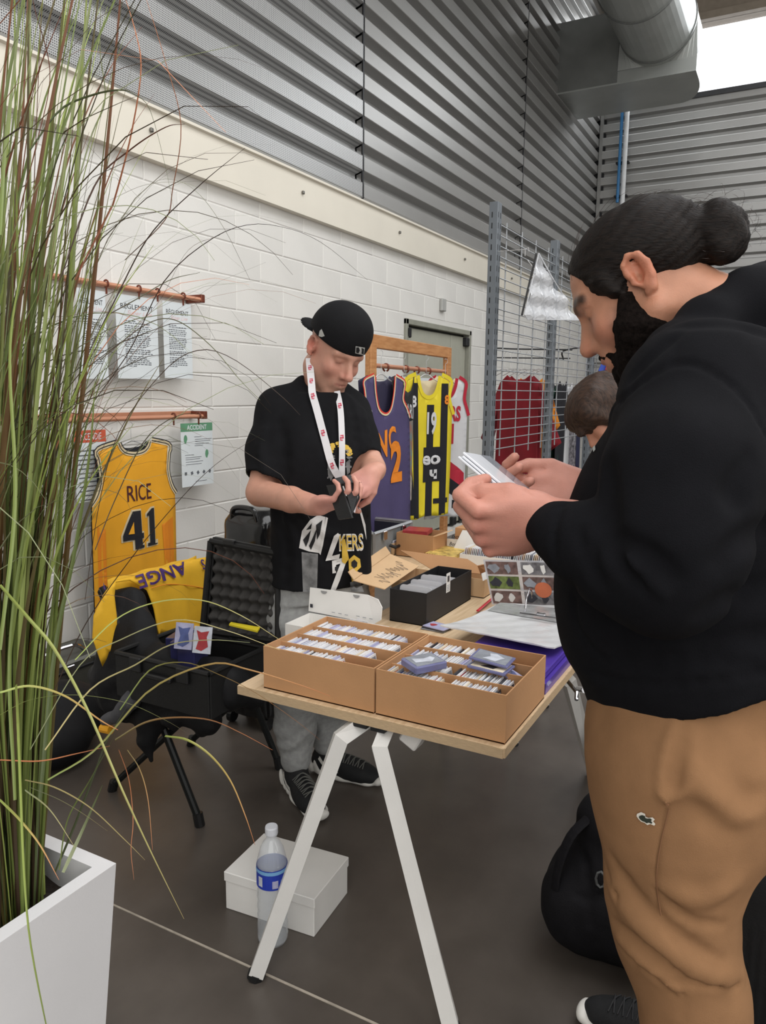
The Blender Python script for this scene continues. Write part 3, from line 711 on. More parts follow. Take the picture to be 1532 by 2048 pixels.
H.wave(lambda p, d: d+.0011*np.sin(HF.inv(p)[..., 2]*420+HF.inv(p)[..., 1]*260+6*fbm(p, 25))*np.clip(1, 0, 1)+.0035*fbm(p, 110)*(HF.inv(p)[..., 0] < -.092))
hair = obj('hair', sculpt_mesh('hair', H, M_hair), None, body, world=True, label='black hair pulled back into a bun')
mb = MB()
for i in range(150):        # loose strands over bun, crown and nape
    a = rng.uniform(0, 6.28); b = rng.uniform(-1, 1)
    if i < 95: c = np.array([-.122, 0, -.004]); n = unit([math.cos(a), b, math.sin(a)]); s0 = c+n*.046; tg = unit(np.cross(n, rng.normal(size=3))); L = rng.uniform(.012, .030); lift = rng.uniform(.1, .45)
    elif i < 150: c = np.array([-.004, 0, .046]); n = unit([rng.uniform(-.6, 1), b*.9, rng.uniform(.2, 1)]); s0 = c+n*[.106, .084, .079]; tg = unit(np.array([-1, -.2*b, .1])-n*np.dot([-1, -.2*b, .1], n)); L = rng.uniform(.02, .05); lift = .12
    else: s0 = np.array([rng.uniform(-.09, -.03), rng.choice([-1, 1])*rng.uniform(.045, .066), rng.uniform(-.05, -.01)]); n = unit([-.4, s0[1], 0]); tg = unit([-.6, 0, -.6]); L = .02; lift = .3
    pts = [HF(*(s0+tg*L*t+n*(lift*L*math.sin(t*2.2)))) for t in np.linspace(0, 1, 5)]; mb.tube(pts, [.00028]*4+[.0001], 3)
obj('loose_strands', mb, mat('hair_strand', (52, 38, 32), .4, var=.2), hair, world=True, kind='stuff')
# beard
Bd = Sculpt(.004); E = lambda c, r, k=.014, sub=False: Bd.ell(HF(*c), np.array(r)*HF.s, HF.R, k*HF.s, sub)
E((.078, 0, -.112), (.036, .040, .046), .02); E((.088, 0, -.088), (.022, .034, .020), .02)
E((.058, 0, -.145), (.044, .044, .050), .03); E((.085, 0, -.135), (.030, .036, .040), .02)
for y in (-1, 1):
    Bd.cap(HF(.030, y*.066, -.018), HF(.042, y*.062, -.055), .015, .026, .01); Bd.cap(HF(.042, y*.060, -.055), HF(.070, y*.042, -.095), .027, .034, .02)
    Bd.cap(HF(.020, y*.058, -.075), HF(.050, y*.035, -.12), .022, .034, .02); Bd.cap(HF(.098, y*.030, -.060), HF(.082, y*.042, -.088), .006, .014, .008)
    Bd.cap(HF(.114, 0, -.053), HF(.106, y*.028, -.060), .0065, .0055, .004)
Bd.ell(HF(.120, 0, -.069), np.array((.020, .024, .0105))*HF.s, HF.R, .004, True)
Bd.wave(lambda p, d: d+.0022*fbm(p, 230)+.0018*fbm(p, 450, 3.)+.002*fbm(p, 60))
M_beard = mat('beard_hair', (22, 17, 15), .9, var=.3, vs=160, bump=1., bs=240, spec=.08)
beard = obj('beard', sculpt_mesh('beard', Bd, M_beard), None, body, world=True, label='full black beard')
mb = MB()
for i in range(700):        # short bristles feather the beard's edge
    t = rng.uniform(0, 1); y = rng.choice([-1, 1]); c = np.array([.034, y*.073, -.030])*(1-t)+np.array([.088, y*.036, -.098])*t+rng.normal(size=3)*[.006, .002, .006]
    if i % 3 == 0: c = np.array([rng.uniform(.03, .10), rng.uniform(-.035, .035), -.155+rng.normal()*.006])
    r = T2.find_nearest(Vector(HF(*c))); s0 = np.array(r[0]); n = np.array(r[1])
    if i % 3 == 0: s0 = HF(*c); n = HF.R@np.array([0, 0, -1.])
    d = unit(HF.R@np.array([.35, 0, -1.])*1.0+n*.45+rng.normal(size=3)*.25); L = rng.uniform(.006, .014); mb.tube([s0, s0+d*L*.5, s0+d*L+n*.001], [.00022, .0002, .0001], 3)
obj('bristles', mb, M_beard, beard, world=True, kind='stuff')
# hoodie
M_hood = mat('black_sweatshirt', (18, 18, 21), .95, var=.07, vs=25, bump=.35, bs=700, spec=.12)
S = Sculpt(.0055)
tor = [(.94, -.085, 1.31, .172, .200), (1.035, -.10, 1.31, .196, .222), (1.09, -.115, 1.31, .214, .232), (1.18, -.128, 1.31, .218, .232), (1.28, -.130, 1.315, .208, .228), (1.38, -.115, 1.33, .196, .235), (1.46, -.095, 1.335, .170, .235), (1.53, -.075, 1.34, .135, .19), (1.585, -.075, 1.345, .10, .13)]
S.loft(tor, (np.zeros(3), np.eye(3)), .05, 2.15)
mid = px(1362, 960, 1.0)
S.chain([SHL+vec(.02, .02, .0), SHL, mid, px(1345, 1080, .98), ELL], [.098, .104, .094, .088, .080], .045)
fore = [ELL, px(1245, 1118, 1.01), px(1165, 1085, 1.045), px(1122, 1066, 1.07)]
S.chain(fore, [.077, .066, .052, .043], .03); S.cap(px(1120, 1064, 1.07), px(1091, 1048, 1.095), .040, .0345, .008)
S.chain([SHR, ELR, ELR*.4+farW*.6, farW-fF*.035], [.10, .075, .055, .042], .045)
# hood collar roll and the hood lying on the back
hood = [vec(-.240, 1.285, 1.465), px(1292, 762, 1.16), px(1348, 700, 1.13), px(1412, 650, 1.15), px(1485, 604, 1.20), px(1560, 575, 1.30), vec(-.0, 1.46, 1.64), vec(-.10, 1.475, 1.585), vec(-.20, 1.40, 1.49), vec(-.240, 1.285, 1.465)]
S.chain(hood, [.026, .030, .036, .040, .043, .046, .046, .040, .032, .026], .02)
S.ell(px(1560, 640, 1.25), (.085, .15, .075), None, .05)
S.cap(HF(-.03, 0, -.05), vec(-.16, 1.33, 1.56), .064, .058, .012, True); S.cap(HF(.0, 0, -.04), HF(.03, 0, .08), .07, .09, .01, True)
S.wave(lambda p, d: d+.0014*fbm(p, 26)+.0008*fbm(p, 70, 2.)-.010*np.exp(-((p[..., 2]-1.043)/.008)**2)*0)
h0, h1, h2 = px(1183, 1380, 1.3), px(1330, 1433, 1.1), px(1500, 1424, 1.02); hn = np.cross(h1-h0, h2-h0); hn = hn if hn[2] < 0 else -hn
S.half(h0, hn, .006)
P_, F_ = S.build(); T = bvh(P_, F_)
folds(S, T, [([(1213, 935), (1212, 1000), (1215, 1070)], .018, -.010),
 ([(1216, 1072), (1290, 1105), (1345, 1150)], .011, -.010), ([(1222, 1085), (1250, 1140), (1300, 1180)], .010, -.007), ([(1235, 1080), (1275, 1150), (1325, 1190)], .008, .005),
 ([(1185, 1090), (1180, 1130), (1200, 1165)], .010, -.006), ([(1155, 1060), (1165, 1110)], .008, -.004), ([(1124, 1010), (1108, 1060), (1108, 1118)], .0055, -.006),
 ([(1343, 728), (1390, 728), (1450, 760), (1500, 810), (1532, 870)], .005, -.005), ([(1343, 728), (1280, 765), (1230, 815), (1195, 860)], .006, -.005), ([(1350, 690), (1346, 728)], .003, -.0025),
 ([(1360, 650), (1420, 645), (1480, 650), (1532, 668)], .012, -.006), ([(1262, 757), (1310, 706), (1360, 665)], .008, -.007),
 ([(1500, 920), (1470, 980), (1475, 1000)], .015, -.008), ([(1185, 1350), (1240, 1362), (1330, 1368), (1430, 1362), (1532, 1345)], .006, -.006),
 ([(1146, 1170), (1150, 1240), (1175, 1290), (1210, 1320)], .006, -.006), ([(1260, 1328), (1380, 1322), (1500, 1330)], .012, -.006), 
 ([(1400, 1300), (1470, 1285), (1532, 1270)], .016, -.007), ([(1440, 1120), (1490, 1080), (1532, 1060)], .015, -.008), ([(1410, 1230), (1470, 1190), (1532, 1170)], .014, -.007)])
hoodie = obj('hoodie', sculpt_mesh('hoodie', S, M_hood), None, man, world=True)
mb = MB(); surf_poly(mb, T, [(1187, 895), (1192, 892), (1193, 900), (1189, 905)], .002, 2.); obj('chest_mark', mb, mat('pale_mark', (170, 176, 172), .7), hoodie, world=True)
# tan joggers
M_tan = mat('tan_fleece', (138, 103, 73), .9, var=.05, vs=18, bump=.3, bs=600, spec=.12)
S = Sculpt(.0055)
S.loft([(.88, -.085, 1.31, .165, .185), (.95, -.085, 1.31, .165, .19), (1.03, -.09, 1.31, .172, .195), (1.12, -.09, 1.31, .170, .195)], (np.zeros(3), np.eye(3)), .05, 2.2)
S.ell(vec(.0, 1.29, .90), (.12, .15, .13), None, .06)
S.chain([px(1352, 1450, 1.2), px(1362, 1540, 1.17), px(1356, 1660, 1.165), px(1342, 1790, 1.175), px(1352, 1880, 1.18), px(1386, 1980, 1.18), px(1392, 2060, 1.18), vec(-.045, 1.19, .14)], [.134, .128, .108, .089, .081, .075, .073, .058], .05)
S.chain([vec(-.08, 1.42, .92), vec(-.115, 1.47, .74), kR, vec(-.07, 1.60, .10)], [.13, .112, .088, .058], .05)
S.wave(lambda p, d: d+.0025*fbm(p, 22)+.001*fbm(p, 60, 2.))
P_, F_ = S.build(); T = bvh(P_, F_)
pk = snap(T, [(1352, 1520), (1352, 1570)])
S.cap(pk[0][0]+pk[0][1]*.014, pk[1][0]+pk[1][1]*.010, .017, .017, .010, True)
folds(S, T, [([(1350, 1440), (1328, 1500), (1320, 1560), (1322, 1590), (1337, 1612)], .006, .0045), ([(1337, 1612), (1368, 1578), (1384, 1530), (1386, 1450)], .008, .0025),
 ([(1337, 1614), (1320, 1690), (1312, 1760), (1322, 1830), (1360, 1920), (1364, 2040)], .004, -0.0031), ([(1205, 1740), (1262, 1830), (1330, 1900), (1420, 1950), (1478, 1950)], .017, 0.0074),
 ([(1225, 1720), (1290, 1810), (1370, 1880), (1440, 1925)], .010, -0.0056), ([(1230, 1850), (1290, 1895), (1330, 1930)], .012, -0.0043), ([(1240, 1880), (1300, 1940), (1360, 1980)], .012, 0.0043),
 ([(1390, 1540), (1420, 1600), (1470, 1640), (1525, 1610)], .016, 0.0031), ([(1470, 1560), (1500, 1600), (1530, 1590)], .016, -0.0037), ([(1330, 1640), (1400, 1620), (1460, 1660)], .020, -0.0037),
 ([(1330, 1780), (1400, 1800), (1470, 1770)], .016, 0.0043), ([(1215, 1745), (1262, 1840), (1320, 1905), (1380, 1960), (1470, 1972)], .0065, -.0055), ([(1235, 1850), (1290, 1890), (1345, 1925)], .005, -.005), ([(1245, 1900), (1300, 1945), (1345, 1985)], .005, -.005), ([(1325, 1790), (1380, 1840), (1445, 1852)], .008, -.0045), ([(1320, 1600), (1337, 1614), (1350, 1605)], .004, -.003), ([(1300, 1950), (1370, 1965), (1480, 1962)], .006, -0.0031)])
jog = obj('joggers', sculpt_mesh('joggers', S, M_tan), None, man, world=True)
for pts_, w_ in (([(1348, 1442), (1329, 1500), (1321, 1560), (1324, 1592), (1336, 1611)], .0022), ([(1338, 1616), (1321, 1690), (1313, 1760), (1322, 1830)], .0011)):
    q = [p+n*.0006 for p, n in snap(T, [tuple(v) for v in smooth_path(pts_, 14)])]
    if len(q) > 2: mb = MB(); mb.tube(q, w_, 5); obj('seam', mb, mat('tan_seam', (120, 84, 56), .9), jog, world=True)
# embroidered reptile emblem, pocket shade and keys
mb = MB(); c0 = (1294, 1636)
cro = [(-16, -9), (-9, -12), (-2, -9), (-1, -4), (4, -2), (11, -3), (15, 1), (12, 4), (16, 9), (14, 12), (7, 9), (2, 11), (-3, 7), (-9, 5), (-14, 0), (-17, -5)]
surf_poly(mb, T, [(c0[0]+x*1.12, c0[1]+y*1.12) for x, y in cro], .003); obj('emblem_edge', mb, mat('white_thread', (222, 216, 204), .8), jog, world=True)
mb = MB(); surf_poly(mb, T, [(c0[0]+x*.8, c0[1]+y*.72) for x, y in cro], .0045); obj('emblem', mb, mat('dark_green_thread', (44, 50, 40), .8), jog, world=True)
# trainers
def trainer(name, parent, F, m_up, m_sole, m_acc, lab=None, s=1., chunky=False, laces=True, tongue=True):
    """F at the heel on the floor, x towards the toe"""
    A = Sculpt(.0042); g = lambda *a: F(*a); q = F.s
    A.ell(g(.205, 0, .035), np.array((.085, .046, .038))*q, F.R, .03*q); A.ell(g(.12, 0, .045), np.array((.10, .040, .048))*q, F.R, .04*q); A.ell(g(.045, 0, .055), np.array((.048, .038, .055))*q, F.R, .03*q)
    A.cap(g(.075, 0, .07), g(.06, 0, .112), .036*q, .038*q, .03*q); A.cap(g(.10, 0, .085), g(.085, 0, .125), .020*q, .02*q, .012*q)
    A.half(g(0, 0, .016), F.R@np.array([0, 0, -1.]), .004)
    A.wave(lambda p, d: d+.0007*fbm(p, 150))
    up = obj('upper', sculpt_mesh('upper', A, m_up), None, parent, world=True)
    A = Sculpt(.0042)
    A.cap(g(.235, .006, .016), g(.13, .002, .014), .046*q, .040*q, .02*q, flat=(F.R[:, 2], .42)); A.cap(g(.13, .002, .015), g(.035, 0, .018), .040*q, .037*q, .02*q, flat=(F.R[:, 2], .5)); A.ell(g(.285, .004, .026), np.array((.018, .034, .018))*q, F.R, .015*q)
    if chunky:
        for sd in (-1, 1):
            for i in range(3): A.ell(g(.005+.030*i, sd*(.036-.001*i), .032+.004*(2-i)), np.array((.013, .009, .030))*q, F.R@roty(-.35), .005*q)
        A.ell(g(-.006, 0, .034), np.array((.016, .022, .026))*q, F.R, .008*q)
    A.half(g(0, 0, .0), F.R@np.array([0, 0, -1.]), .002)
    obj('sole', sculpt_mesh('sole', A, m_sole), None, up, world=True)
    T = BVHTree.FromPolygons([v.co for v in up.data.vertices], [tuple(p.vertices) for p in up.data.polygons])
    def on(x, y, z):
        r = T.ray_cast(Vector(g(x, y*4, z+.12)), Vector(unit(g(x, y, z-.02)-g(x, y*4, z+.12)))); return np.array(r[0])+np.array(r[1])*.002 if r[0] is not None else g(x, y, z)
    if laces:
        for i in range(6):
            x = .115+.020*i; a = on(x, -.020, .07); b = on(x+.012, .020, .07); m = on(x+.006, 0.0001, .08)
            mb = MB(); mb.tube(smooth_path([a, m+(F.R[:, 2]*.003), b], 8), .0022, 5); mb.tube(smooth_path([on(x+.012, -.020, .07), m+(F.R[:, 2]*.004), on(x, .020, .07)], 8), .0022, 5); obj('lace', mb, m_acc[1], up, world=True)
    return up, T
man_shoe_F = Frame(vec(-.03, 1.66, 0), unit(onZ(1165, 2035, .0)-vec(-.03, 1.66, 0)), (0, 0, 1), 1.06)
M_shoe = mat('black_knit', (24, 25, 27), .75, var=.1, vs=60, bump=.4, bs=400); M_sole = mat('white_rubber', (222, 220, 214), .5, var=.03); M_lace = mat('black_lace', (40, 40, 42), .8)
up, T = trainer('shoe', man, man_shoe_F, M_shoe, M_sole, (None, M_lace))
mb = MB(); g = man_shoe_F
for k in range(3): mb.box(g(.150+.010*k, .047, .052-.004*k), (.02, .004, .005), g.R@roty(.6))
obj('orange_mark', mb, mat('orange_print', (224, 84, 52), .5), up, world=True, label='orange flash')
trainer('shoe', man, Frame(vec(.02, 1.19, 0), (-1, -.1, 0), (0, 0, 1), 1.06), M_shoe, M_sole, (None, M_lace), laces=False)
# the cards he holds
def card_case(o_label, c, X, Y, n, group=None, m=None, th=.0035, clear=True):
    """a stack of card sleeves: X long axis, Y short axis"""
    Z = np.cross(X, Y); R = np.stack([X, Y, Z], 1); t = thing('card_sleeve', o_label, 'card', tuple(c), 0, group)
    for k in range(n):
        mb = MB(); mb.box(np.array(c)+Z*th*1.25*k+X*.004*(k % 2)+Y*.003*((k*7) % 3), (.098, .073, th), R, bev=.0008); obj('sleeve', mb, m, t, world=True)
    return t
M_sleeve = mat('white_card_sleeve', (222, 224, 230), .25, var=.05, vs=20, coat=.4); M_sleeve2 = mat('clear_card_sleeve', (170, 176, 188), .12, var=.15, vs=25, coat=.8, alpha=.75)
cX = unit(px(1012, 985, 1.15)-px(958, 940, 1.17)); cY = unit(px(992, 938, 1.24)-px(958, 940, 1.15)); cY = unit(cY-cX*cY.dot(cX))
card_case('white plastic card sleeves fanned in the bearded man\'s near hand', px(980, 955, 1.17), cX, cY, 3, m=M_sleeve)
card_case('clear grey plastic card sleeve held in the bearded man\'s far hand', px(1008, 948, 1.215), cX, cY, 1, m=M_sleeve2)
# ---------------------------------------------------------------- the man in the black cap behind the table
Dm = 2.62
m1 = thing('person', 'man in backwards black cap and black printed T-shirt holding a wallet behind the table', 'person', (-1.43, 2.14, 0))
toC = np.array([-CF[0], -CF[1], 0]); toC = unit(toC); rt = np.array([CR[0], CR[1], 0])
def face(a): return toC*math.cos(math.radians(a))+rt*math.sin(math.radians(a))
BF = face(22); BL = np.cross([0, 0, 1.], BF)          # chest direction and his left
hc = px(667, 700, 2.60); hf = face(38); tl = math.radians(27)
H1 = Frame(hc, hf*math.cos(tl)-np.array([0, 0, 1])*math.sin(tl), np.array([0, 0, 1])*math.cos(tl)+hf*math.sin(tl)+.16*rt*1.0, 1.06)
pel = px(640, 1215, 2.72); chest = px(628, 900, 2.68); nk = px(642, 772, 2.66)
sR, sL = px(556, 818, 2.62), px(700, 822, 2.72)          # his right (image left), his left
eR = px(520, 985, 2.52); wR = px(640, 1012, 2.30); eL = px(744, 938, 2.62); wL = px(742, 948, 2.40)
S = Sculpt(.0045); head_prims(S, H1, jaw=.95, nose=1.05)
S.chain([H1(-.015, 0, -.03), H1(-.03, 0, -.08), nk], [.050, .052, .060], .03); S.cap(nk-vec(0, 0, .05), sR, .05, .045, .03); S.cap(nk-vec(0, 0, .05), sL, .05, .045, .03)
Rb = np.stack([BF, BL, [0, 0, 1.]], 1)
def tb(z, p): return z
S.loft([(.80, 0, 0, .10, .155), (.95, 0, 0, .10, .15), (1.15, .005, 0, .10, .155), (1.32, .0, 0, .105, .17), (1.42, -.01, 0, .085, .175), (1.48, -.01, 0, .05, .08)], (np.array([pel[0], pel[1], 0]), Rb), .04)
S.chain([sR, eR], [.055, .042], .03); S.chain([eR, eR*.45+wR*.55, wR], [.044, .040, .028], .02)
S.chain([sL, eL], [.055, .045], .03); S.chain([eL, wL], [.043, .028], .02)
aR, aL = onZ(588, 1585, .10), onZ(668, 1530, .10); fo = onZ(640, 1648, 0)-onZ(575, 1560, 0); FR = Frame(onZ(640, 1648, 0)-unit(fo)*.305, fo, (0, 0, 1), 1.03)
fo = onZ(762, 1574, 0)-onZ(668, 1550, 0); FL = Frame(onZ(762, 1574, 0)-unit(fo)*.30, fo, (0, 0, 1), 1.03); aR = FR(.06, 0, .10); aL = FL(.06, 0, .10)
hR, hL = pel-BL*.095, pel+BL*.095
S.chain([hR, (hR+aR)/2+BF*.02, aR+vec(0, 0, .16), aR], [.075, .050, .042, .034], .03); S.chain([hL, (hL+aL)/2+BF*.02, aL+vec(0, 0, .15), aL], [.075, .050, .042, .034], .03)
# right hand (image left) under the wallet, left hand above it
f1 = unit(px(700, 1032, 2.22)-wR); HR1 = Frame(wR, f1, -CF*.35-np.array([0, 0, 1])*.85, 1.0)
hand(S, HR1, -1, [(28, 50, 35, 3), (32, 55, 35, 0), (36, 58, 35, -3), (42, 60, 35, -5)], [(.012, .022, -.010), (.040, .042, -.022), (.072, .042, -.034), (.095, .028, -.044)])
f2 = unit(px(712, 958, 2.34)-wL); HL1 = Frame(wL, f2, -CF*.62+np.array([0, 0, 1])*.65, 1.0)
hand(S, HL1, 1, [(45, 55, 35, 3), (52, 58, 35, 1), (58, 58, 35, -2), (62, 58, 35, -4)], [(.012, .022, -.012), (.036, .040, -.026), (.060, .038, -.048), (.080, .026, -.062)])
def tint_m1(P):
    c = np.tile(np.array(lin((190, 142, 122))), (len(P), 1)); q = H1.inv(P)
    c = blend(c, .5*np.clip(gauss(q, [.119, 0, -.033], .022)+.7*gauss(q, [.075, .045, -.03], .03)+.7*gauss(q, [.075, -.045, -.03], .03), 0, 1), (204, 124, 112))
    for y in (-1, 1):
        c = blend(c, .7*gauss(q, [-.012, y*.085, .0], .035), (206, 122, 106))
        d = np.minimum(seg_d(q, (.1, y*.014, .026), (.094, y*.036, .034)), seg_d(q, (.094, y*.036, .034), (.082, y*.054, .028))); c = blend(c, .45*np.exp(-(d/.005)**2), (108, 78, 62))
        c = blend(c, .75*np.exp(-(seg_d(q, (.095, y*.020, .002), (.088, y*.046, -.002))/.0022)**2), (70, 48, 42)); c = blend(c, .45*gauss(q, [.092, y*.032, .0], .016), (150, 100, 84))
    lip = np.exp(-(np.minimum(seg_d(q, (.104, -.018, -.067), (.107, 0, -.066)), seg_d(q, (.104, .018, -.067), (.107, 0, -.066)))/.006)**2); c = blend(c, .6*lip, (150, 84, 80))
    st = soft(-q[:, 2], .035, .075)*(q[:, 2] > -.125)*soft(q[:, 0], -.01, .03)*(1-lip); c = blend(c, .42*st*(.6+.4*fbm(q, 200)), (128, 104, 88))
    sh = soft(q[:, 2], .0, .02)*soft(-q[:, 0], -.03, .03); c = blend(c, .5*sh, (122, 98, 86))
    arms = (P[:, 2] < 1.36).astype(float); c = blend(c, .6*arms, (198, 146, 124))
    hd = np.clip(gauss(P, HR1(.07, 0, 0), .09)+gauss(P, HL1(.07, 0, 0), .08), 0, 1); c = blend(c, .6*hd, (206, 142, 136)); return c
body1 = obj('body', sculpt_mesh('body', S, M_skin, tint=tint_m1), None, m1, world=True)
mb = MB(); q = wR-(wR-eR)*.08; mb.tube([q+np.cross(f1, unit(np.cross(f1, [0, 0, 1])))*.0+.029*(math.cos(a)*unit(np.cross(f1, [0, 0, 1]))+math.sin(a)*unit(np.cross(f1, np.cross(f1, [0, 0, 1])))) for a in np.linspace(0, 6.28, 20)], .0018, 5, cap=False); obj('bracelet', mb, mat('red_thread', (140, 62, 48), .7), body1, world=True)
# cap, worn backwards: crown, brim at the back, band, small badges
M_cap = mat('black_cap_twill', (22, 22, 24), .85, var=.06, vs=30, bump=.4, bs=500, spec=.2)
S = Sculpt(.004); g = H1; E = lambda c, r, k=.012, sub=False: S.ell(g(*c), np.array(r)*g.s, g.R, k*g.s, sub)
E((-.004, 0, .054), (.110, .092, .098), .02); E((.012, 0, .092), (.078, .080, .064), .04)
S.half(g(.10, 0, .034), g.R@np.array([-.06, 0, -1.]), .008); 
E((-.01, 0, .02), (.095, .077, .09), .004, True)
for k in range(6):
    a = math.radians(60*k); S.ridge([g(.0+.10*math.cos(a)*math.sin(t)-.004, .09*math.sin(a)*math.sin(t), .058+.098*math.cos(t)) for t in np.linspace(.1, 1.4, 6)], .003, -.002)
cap_ = obj('cap', sculpt_mesh('cap', S, M_cap), None, body1, world=True)
S = Sculpt(.003)
S.ell(g(-.120, 0, -.002), (.094, .076, .030), g.R@roty(.0), .01); S.ell(g(-.120, 0, -.0085), (.12, .09, .030), g.R@roty(.0), .003, True); S.ell(g(0, 0, .054), (.104, .088, .09), g.R, .003, True)
obj('brim', sculpt_mesh('brim', S, M_cap), None, cap_, world=True)
mb = MB(); mb.lathe([(.009, 0), (.007, .004), (0.001, .006)], 10, g(.0, 0, .1525+.0), R=g.R); obj('cap_button', mb, M_cap, cap_, world=True)
CT = BVHTree.FromPolygons([v.co for v in cap_.data.vertices], [tuple(p.vertices) for p in cap_.data.polygons])
def patch(name, px_poly, m, parent, T_, off=.0018):
    mb = MB(); surf_poly(mb, T_, px_poly, off, step=3.); return obj(name, mb, m, parent, world=True)
M_silver = mat('silver_thread', (176, 176, 172), .6)
M_black = mat('black_print', (20, 20, 22), .7)
bdg = patch('badge', [(711, 692), (729, 695), (727, 710), (710, 706)], M_silver, cap_, CT)
mb = MB(); surf_poly(mb, CT, [(712, 694), (717, 694), (719, 700), (716, 706), (711.5, 704)], .0028, 2.); surf_poly(mb, CT, [(722, 695), (727, 697), (726, 708), (722, 706), (723, 701)], .0028, 2.); obj('badge_print', mb, M_black, cap_, world=True)
patch('side_flag', [(638, 672), (640, 662), (644, 658), (650, 672), (644, 674)], M_silver, cap_, CT)
# oversized black T-shirt
M_tee = mat('black_cotton', (25, 25, 27), .93, var=.08, vs=20, bump=.3, bs=700, spec=.12)
S = Sculpt(.0055)
S.loft([(.76, .01, 0, .130, .185), (.95, .01, 0, .128, .178), (1.12, .015, 0, .128, .176), (1.30, .01, 0, .130, .185), (1.40, -.005, .0, .112, .18), (1.455, -.0, 0, .09, .14), (1.495, .01, 0, .065, .085)], (np.array([pel[0], pel[1], 0]), Rb), .04, 2.3)
S.chain([sR, px(537, 900, 2.58), px(533, 955, 2.54)], [.066, .070, .072], .05); S.chain([sL, px(715, 885, 2.69), px(726, 920, 2.64)], [.062, .064, .066], .05)
# open sleeves and hem
S.cap(px(520, 990, 2.52), px(516, 1040, 2.50), .085, .085, .006, True); S.cap(px(744, 950, 2.60), px(747, 990, 2.54), .085, .085, .006, True)
S.cap(px(610, 790, 2.66), sR, .060, .064, .05); S.cap(px(678, 800, 2.70), sL, .058, .060, .05); S.cap(px(612, 770, 2.67), px(672, 790, 2.70), .036, .036, .03); S.cap(nk+vec(0, 0, .0), H1(-.02, 0, -.03), .062, .066, .010, True)
S.half(vec(0, 0, .835), (0, 0, -1), .004)
S.wave(lambda p, d: d+.004*fbm(p, 15)+.0012*fbm(p, 50, 1.))
P_, F_ = S.build(); T = bvh(P_, F_)
folds(S, T, [([(560, 850), (570, 900), (565, 970)], .02, -.005), ([(590, 1000), (640, 1060), (690, 1075)], .015, .008), ([(585, 1050), (640, 1110), (700, 1130)], .016, -.007), ([(700, 800), (712, 850), (715, 900)], .012, -.008), ([(725, 820), (735, 870), (728, 900)], .012, .007), ([(560, 1040), (575, 1100), (570, 1170)], .018, -.007), ([(735, 1040), (725, 1110), (730, 1180)], .016, -.008), ([(530, 860), (520, 900), (530, 940)], .015, .006), ([(640, 830), (650, 900)], .02, -.005)])
tee = obj('tshirt', sculpt_mesh('tshirt', S, M_tee), None, m1, world=True)
TT = BVHTree.FromPolygons([v.co for v in tee.data.vertices], [tuple(p.vertices) for p in tee.data.polygons])
def tee_S(u, v):
    r = TT.ray_cast(Vector(O0), Vector(unit(ray(u, v)))); return np.array(r[0])+(unit(O0-np.array(r[0]))*.002 if r[0] is not None else 0) if r[0] is not None else px(u, v, 2.55)
M_w = mat('white_print', (205, 203, 200), .7, var=.04); M_y = mat('gold_print', (206, 170, 66), .7, var=.05); M_g = mat('grey_print', (120, 120, 120), .75, var=.3, vs=30)
def tprint(name, polys, m, k=0.):
    mb = MB()
    for p in polys: sheet(mb, [p], lambda u, v: tee_S(u, v)-unit(ray(u, v))*k, step=5.)
    kw = dict(kind='stuff') if len(polys) > 1 else {}
    mb.f = [f[::-1] for f in mb.f]; return obj(name, mb, m, tee, world=True, **kw)
# printed player figure: sleeve, arm, jersey with lettering, head
tprint('print_sleeve', [[(598, 1096), (604, 1062), (620, 1040), (636, 1030), (651, 1034), (646, 1070), (638, 1106), (618, 1103)]], M_w)
tprint('print_arm', [[(603, 1104), (636, 1108), (634, 1186), (606, 1184)], [(700, 1165), (718, 1155), (728, 1184), (702, 1183)]], M_g)
tprint('sleeve_strokes', [[(606, 1080), (622, 1060), (617, 1082), (612, 1094)], [(618, 1092), (634, 1056), (630, 1082), (622, 1100)], [(632, 1050), (645, 1040), (640, 1068), (634, 1080)], [(612, 1060), (624, 1046), (622, 1058)]], M_black, .002)
tprint('jersey_edge', [[(652, 1034), (656, 1036), (646, 1090), (641, 1110), (638, 1106), (646, 1066)], [(716, 1010), (720, 1012), (731, 1050), (733, 1080), (728, 1058)]], M_w, .001)
def tword(name, word, cx, cy, h, w, rot, m, bold=.03, k=.002, shear=0.):
    mb = MB(); V, F = text2d(word, bold, shear); V = V.copy(); V[:, 0] *= w/np.ptp(V[:, 0]); V[:, 1] *= -h
    ca, sa = math.cos(rot), math.sin(rot); V = V@np.array([[ca, sa], [-sa, ca]])+[cx, cy]; mb.add([tee_S(u, v)-unit(ray(u, v))*k for u, v in V], F); return obj(name, mb, m, tee, world=True)
tprint('lettering_initial', [[(668, 1072), (676, 1066), (680, 1070), (664, 1112), (680, 1108), (678, 1118), (651, 1122), (655, 1110)]], M_w, .003)
tword('lettering', 'KERS', 702, 1084, 30, 46, -.03, M_y, .0, .003)
tword('lettering_edge', 'KERS', 702, 1084, 33, 49, -.03, M_w, .035, .0015)
tprint('number_seven', [[(664, 1122), (690, 1114), (693, 1122), (680, 1160), (670, 1184), (660, 1183), (672, 1150), (681, 1127), (672, 1130), (672, 1146), (665, 1147)]], M_w, .003)
tprint('number_eight', [[(697, 1120), (708, 1110), (720, 1118), (722, 1134), (714, 1142), (712, 1160), (704, 1164), (702, 1150), (698, 1140)]], M_y, .003)
tprint('number_hole', [[(703, 1124), (709, 1119), (715, 1125), (714, 1133), (708, 1137), (703, 1132)], [(672, 1124), (684, 1121), (674, 1124)], [(670, 1134), (679, 1131), (676, 1140), (670, 1142)], [(705, 1146), (710, 1144), (710, 1156), (706, 1158)]], M_black, .005)
